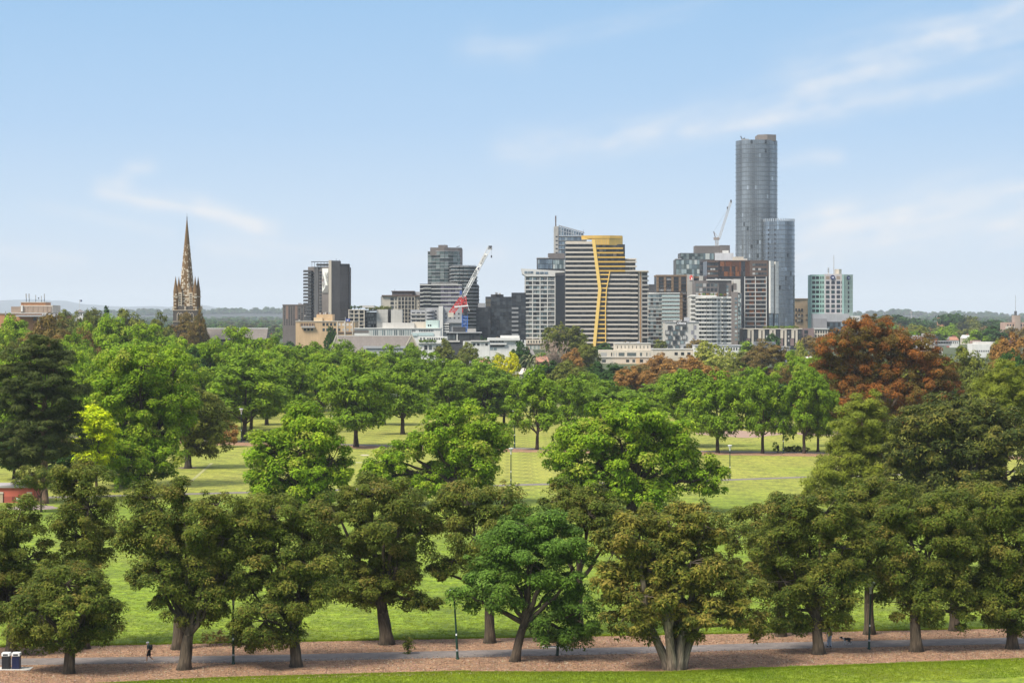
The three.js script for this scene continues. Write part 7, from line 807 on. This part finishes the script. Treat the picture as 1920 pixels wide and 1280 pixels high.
// pose: joints in metres, the figure facing +z; turned as a whole afterwards
function person(label, px, py, yaw, J, look) {
  const p = gp(px, py), g = thing('person', label, 'person', [p[0], 0.03, p[2]]); g.rotation.y = yaw;
  const mid = (a, b, t) => a.map((q, i) => mix(q, b[i], t)), B = [bone(J.pelvis, J.chest, 0.115, 0.125), bone(J.chest, J.neck, 0.11, 0.055), bone(J.neck, J.head, 0.052, 0.05), bone(mid(J.neck, J.shL, 0.2), J.shL, 0.07, 0.06), bone(mid(J.neck, J.shR, 0.2), J.shR, 0.07, 0.06)];
  for (const s of ['L', 'R']) B.push(bone(J['sh' + s], J['el' + s], 0.055, 0.043), bone(J['el' + s], J['wr' + s], 0.042, 0.028), bone(J['hip' + s], J['kn' + s], 0.088, 0.058), bone(J['kn' + s], mid(J['kn' + s], J['an' + s], 0.35), 0.056, 0.058), bone(mid(J['kn' + s], J['an' + s], 0.35), J['an' + s], 0.058, 0.038), bone(J['an' + s], J['toe' + s], 0.04, 0.03));
  const body = netOf(B, 46, 0.015), dirs = ['L', 'R'].map((s) => { const a = J['el' + s], b = J['wr' + s], l = Math.hypot(b[0] - a[0], b[1] - a[1], b[2] - a[2]); return b.map((q, i) => (q - a[i]) / l); });
  const parts = [body, hand(J.wrL, dirs[0], 1), hand(J.wrR, dirs[1], 1), headNet(J.head, J.turn ?? 0)]; part(g, 'body', mergeGeometries(parts), look.skin);
  const inflate = (list, e, mat, name, k = 46) => part(g, name, netOf(list.map(([a, b, ra, rb]) => bone(a, b, ra + e, rb + e)), k, 0.015), mat);
  const sl = look.sleeve; inflate([[J.pelvis, J.chest, 0.12, 0.13], [J.chest, mid(J.chest, J.neck, 0.7), 0.118, 0.08], ...['L', 'R'].flatMap((s) => [[mid(J.neck, J['sh' + s], 0.25), J['sh' + s], 0.075, 0.066], [J['sh' + s], mid(J['sh' + s], J['el' + s], Math.min(1, sl)), 0.062, 0.056], ...(sl > 1 ? [[J['el' + s], mid(J['el' + s], J['wr' + s], 0.92), 0.052, 0.04]] : [])])], 0.014, look.shirt, 'shirt');
  const lg = look.leg; inflate(['L', 'R'].flatMap((s) => [[J.pelvis, J['hip' + s], 0.11, 0.095], [J['hip' + s], mid(J['hip' + s], J['kn' + s], Math.min(1, lg)), 0.092, lg < 1 ? 0.085 : 0.07], ...(lg > 1 ? [[J['kn' + s], mid(J['kn' + s], J['an' + s], 0.94), 0.07, 0.06]] : [])]), 0.016, look.trousers, lg < 1 ? 'shorts' : 'trousers');
  for (const s of ['L', 'R']) inflate([[[J['an' + s][0], J['an' + s][1] - 0.03, J['an' + s][2]], J['toe' + s], 0.044, 0.036]], 0.008, look.shoe, 'shoe', 60); return { g, J };
}
const skin = std(0.46, 0.27, 0.19, 0.6), skin2 = std(0.30, 0.17, 0.115, 0.6), clothBlack = std(0.012, 0.012, 0.015, 0.9), hairDark = std(0.02, 0.012, 0.01, 0.7);
const walk = { pelvis: [0, 0.98, 0], chest: [0, 1.3, 0.05], neck: [0, 1.47, 0.08], head: [0, 1.62, 0.12], shL: [0.19, 1.41, 0.07], shR: [-0.19, 1.41, 0.07], elL: [0.23, 1.14, 0.0], wrL: [0.2, 0.93, 0.14], elR: [-0.24, 1.15, 0.02], wrR: [-0.2, 0.95, 0.18], hipL: [0.09, 0.93, 0], hipR: [-0.09, 0.93, 0], knL: [0.09, 0.52, 0.16], anL: [0.09, 0.1, 0.2], toeL: [0.1, 0.045, 0.34], knR: [-0.09, 0.5, -0.04], anR: [-0.09, 0.19, -0.36], toeR: [-0.1, 0.06, -0.27] };
{ const { g } = person('walker in a grey cap with a black backpack, dark top and shorts', 279, 1242, -Math.PI / 2, walk, { skin, shirt: std(0.03, 0.055, 0.06, 0.9), sleeve: 0.7, trousers: clothBlack, leg: 0.75, shoe: std(0.62, 0.6, 0.58, 0.7) });
  part(g, 'cap', netOf([blob([0, 1.665, 0.105], [0.1, 0.085, 0.115]), bone([0, 1.655, 0.19], [0, 1.64, 0.25], 0.05, 0.03)], 60, 0.008, 0.02), std(0.42, 0.42, 0.45, 0.9)); part(g, 'backpack', netOf([blob([0, 1.32, -0.17], [0.15, 0.2, 0.13]), blob([0, 1.16, -0.17], [0.155, 0.13, 0.12]), bone([0.12, 1.45, 0.05], [0.12, 1.2, 0.17], 0.022, 0.022), bone([-0.12, 1.45, 0.05], [-0.12, 1.2, 0.17], 0.022, 0.022)], 50, 0.015), clothBlack); }
const stand = { pelvis: [0, 0.96, 0], chest: [0, 1.27, 0.01], neck: [0, 1.43, 0.01], head: [0, 1.57, 0.03], shL: [0.17, 1.37, 0], shR: [-0.17, 1.37, 0], elL: [0.22, 1.1, -0.02], wrL: [0.14, 1.0, 0.18], elR: [-0.22, 1.1, 0.0], wrR: [-0.12, 1.02, 0.2], hipL: [0.09, 0.91, 0], hipR: [-0.09, 0.91, 0], knL: [0.1, 0.5, 0.04], anL: [0.11, 0.09, -0.03], toeL: [0.12, 0.045, 0.12], knR: [-0.1, 0.5, 0.06], anR: [-0.11, 0.09, 0.08], toeR: [-0.12, 0.045, 0.22] };
{ const { g } = person('person in a khaki top and pale jeans standing with a dog on the path', 1556, 1213, -0.75, stand, { skin: skin2, shirt: std(0.17, 0.14, 0.085, 0.9), sleeve: 2, trousers: std(0.34, 0.40, 0.48, 0.9), leg: 2, shoe: clothBlack });
  part(g, 'hair', netOf([blob([0, 1.605, 0.0], [0.098, 0.105, 0.1]), blob([0, 1.53, -0.06], [0.08, 0.09, 0.05]), blob([0, 1.73, -0.02], [0.045, 0.04, 0.045])], 60, 0.008, 0.02), hairDark); part(g, 'bag', netOf([blob([-0.03, 0.98, 0.2], [0.13, 0.12, 0.05]), bone([0.1, 1.38, 0.1], [-0.05, 1.06, 0.2], 0.018, 0.018)], 60, 0.012, 0.03), std(0.72, 0.7, 0.68, 0.8)); }
const jog = { ...walk, elL: [0.22, 1.2, -0.12], wrL: [0.16, 1.16, 0.1], elR: [-0.22, 1.18, 0.1], wrR: [-0.14, 1.26, 0.26] };
{ const { g } = person('distant jogger dressed in black on the far park path', 1459, 848.6, 2.4, jog, { skin: skin2, shirt: clothBlack, sleeve: 2, trousers: clothBlack, leg: 2, shoe: clothBlack }); part(g, 'hair', netOf([blob([0, 1.655, 0.095], [0.098, 0.1, 0.105])], 60, 0.01, 0.02), hairDark); }
{ // dog, walking to the left with lowered head
  const p = gp(1588, 1209), g = thing('dog', 'black and white dog walking on the path beside its owner', 'dog', [p[0], 0.03, p[2]]), black = std(0.012, 0.011, 0.012, 0.8), white = std(0.6, 0.58, 0.55, 0.8);
  const L = (x, y, z) => [-x, y, z], list = [blob(L(0.14, 0.5, 0), [0.17, 0.15, 0.12]), blob(L(-0.12, 0.52, 0), [0.2, 0.12, 0.1]), bone(L(-0.26, 0.53, 0), L(-0.3, 0.5, 0), 0.11, 0.1), bone(L(0.26, 0.55, 0), L(0.42, 0.62, 0), 0.085, 0.065), blob(L(0.48, 0.65, 0), [0.085, 0.07, 0.065]), bone(L(0.52, 0.63, 0), L(0.64, 0.6, 0), 0.045, 0.03), bone(L(0.43, 0.7, 0.05), L(0.41, 0.63, 0.075), 0.025, 0.015), bone(L(0.43, 0.7, -0.05), L(0.41, 0.63, -0.075), 0.025, 0.015), bone(L(-0.34, 0.55, 0), L(-0.5, 0.5, 0), 0.03, 0.025), bone(L(-0.5, 0.5, 0), L(-0.62, 0.54, 0), 0.025, 0.012)];
  for (const [z, dx] of [[0.08, 0.06], [-0.08, -0.08]]) { list.push(bone(L(0.18, 0.44, z), L(0.16 + dx, 0.25, z), 0.055, 0.036), bone(L(0.16 + dx, 0.25, z), L(0.18 + dx * 1.6, 0.06, z), 0.03, 0.022), bone(L(0.18 + dx * 1.6, 0.04, z), L(0.23 + dx * 1.6, 0.03, z), 0.028, 0.024)); list.push(bone(L(-0.28, 0.48, z), L(-0.2 - dx, 0.32, z), 0.085, 0.045), bone(L(-0.2 - dx, 0.32, z), L(-0.36 - dx, 0.19, z), 0.038, 0.026), bone(L(-0.36 - dx, 0.19, z), L(-0.33 - dx, 0.05, z), 0.024, 0.022), bone(L(-0.33 - dx, 0.035, z), L(-0.28 - dx, 0.028, z), 0.027, 0.023)); }
  const geo = netOf(list, 60, 0.012), c = new Float32Array(geo.attributes.position.count * 3); for (let i = 0; i < geo.attributes.position.count; i++) { const x = -geo.attributes.position.getX(i), y = geo.attributes.position.getY(i), w = y < 0.2 || (x > 0.22 && x < 0.38 && y < 0.66) || x > 0.58 || x < -0.54 || (x > 0.05 && y < 0.4); const q = w ? 0.55 : 0.012; c.set([q, q * 0.97, q * 0.93], i * 3); } geo.setAttribute('color', new THREE.BufferAttribute(c, 3)); part(g, 'body', geo, new THREE.MeshStandardMaterial({ vertexColors: true, roughness: 0.85 })); part(g, 'collar', new THREE.TorusGeometry(0.082, 0.012, 6, 18).rotateY(Math.PI / 2).rotateZ(-0.4).translate(-0.33, 0.58, 0), std(0.5, 0.05, 0.04, 0.6));
}
// ================================================================== ground litter and grass: nobody could count it
{
  const r = rng(808), leafG = new THREE.BufferGeometry(); leafG.setAttribute('position', new THREE.Float32BufferAttribute([-0.5, 0, 0, 0, 0.12, 0.32, 0.5, 0, 0, 0, 0.12, -0.32], 3)); leafG.setIndex([0, 1, 2, 0, 2, 3]); leafG.computeVertexNormals();
  const N = 38000, im = new THREE.InstancedMesh(leafG, std(1, 1, 1, 0.95, { side: THREE.DoubleSide }), N), m = new THREE.Matrix4(), q = new THREE.Quaternion(), e = new THREE.Euler(), c = new THREE.Color(); im.name = 'bark_chips'; tag(im, 'scattered bark chips and dead leaves on the mulch beds', 'bark chips', null, 'stuff');
  for (let i = 0; i < N; i++) { const px = -60 + r() * 2040, t = r(), far = mix(1212, 1178, px / 1920) + 1, near = mix(1287, 1238, px / 1920), py = mix(far, near, t), pf = mix(1236, 1195, px / 1920), pn = mix(1248, 1207, px / 1920), on = py > pf && py < pn; const p = gp(px, py); if (on && r() < 0.985) { m.makeScale(0.001, 0.001, 0.001).setPosition(p[0], -1, p[2]); } else { const s = 0.06 + r() * 0.11; m.compose(new THREE.Vector3(p[0], 0.035, p[2]), q.setFromEuler(e.set((r() - 0.5) * 0.9, r() * 6.28, (r() - 0.5) * 0.9)), new THREE.Vector3(s, s, s)); } im.setMatrixAt(i, m); const k = r(); if (k < 0.6) c.setRGB(0.26 + 0.16 * r(), 0.18 + 0.1 * r(), 0.12 + 0.07 * r()); else if (k < 0.85) c.setRGB(0.17, 0.1, 0.065); else c.setRGB(0.42, 0.34, 0.25); im.setColorAt(i, c); }
  scene.add(im);
  // turf: tufts of blades on the near lawns
  const tuft = new THREE.BufferGeometry(), tp = [], ti = []; for (let b = 0; b < 7; b++) { const a = b * 0.9, x = Math.cos(a * 2.3) * 0.5, z = Math.sin(a * 1.7) * 0.5, o = tp.length / 3; tp.push(x - 0.07 * Math.cos(a), 0, z - 0.07 * Math.sin(a), x + 0.07 * Math.cos(a), 0, z + 0.07 * Math.sin(a), x + 0.35 * Math.sin(a * 3), 0.75 + 0.35 * Math.sin(a * 5), z + 0.3 * Math.cos(a * 2)); ti.push(o, o + 1, o + 2); } tuft.setAttribute('position', new THREE.Float32BufferAttribute(tp, 3)); tuft.setIndex(ti); tuft.computeVertexNormals();
  const NG = 90000, gm = new THREE.MeshPhysicalMaterial({ color: 0xffffff, roughness: 0.95, transmission: 0.3, thickness: 0, side: THREE.DoubleSide, specularIntensity: 0.2 }), ig = new THREE.InstancedMesh(tuft, gm, NG); ig.name = 'grass_tufts'; tag(ig, 'short mown grass blades on the near lawns', 'grass', null, 'stuff');
  for (let i = 0; i < NG; i++) { const px = -60 + r() * 2040; let py; if (i < 40000) { const e0 = px < 400 ? mix(1292, 1272, px / 400) : px < 880 ? mix(1272, 1259, (px - 400) / 480) : px < 1240 ? 1261 : mix(1261, 1236, (px - 1240) / 680); py = e0 + (i % 4 ? r() ** 1.6 * 34 : r() * 1.2 - 0.8); } else { const e0 = mix(1213, 1177, px / 1920); py = e0 - (i % 4 ? r() ** 1.5 * 190 : r() * 1.6 - 0.8); } const p = gp(px, py), s = 0.07 + r() * 0.09; m.compose(new THREE.Vector3(p[0], 0.005, p[2]), q.setFromEuler(e.set(0, r() * 6.28, 0)), new THREE.Vector3(s * 1.9, s, s * 1.9)); ig.setMatrixAt(i, m); const d = fbm(p[0] / 5, p[2] / 5, 3), k = r(); c.setRGB(mix(0.13, 0.26, d) * (0.8 + 0.4 * k), mix(0.22, 0.30, d) * (0.8 + 0.4 * k), 0.006 + 0.012 * d); ig.setColorAt(i, c); }
  scene.add(ig);
}
scene.traverse((o) => { if (o.isMesh) { o.castShadow = true; o.receiveShadow = true; } });
renderer.render(scene, camera);
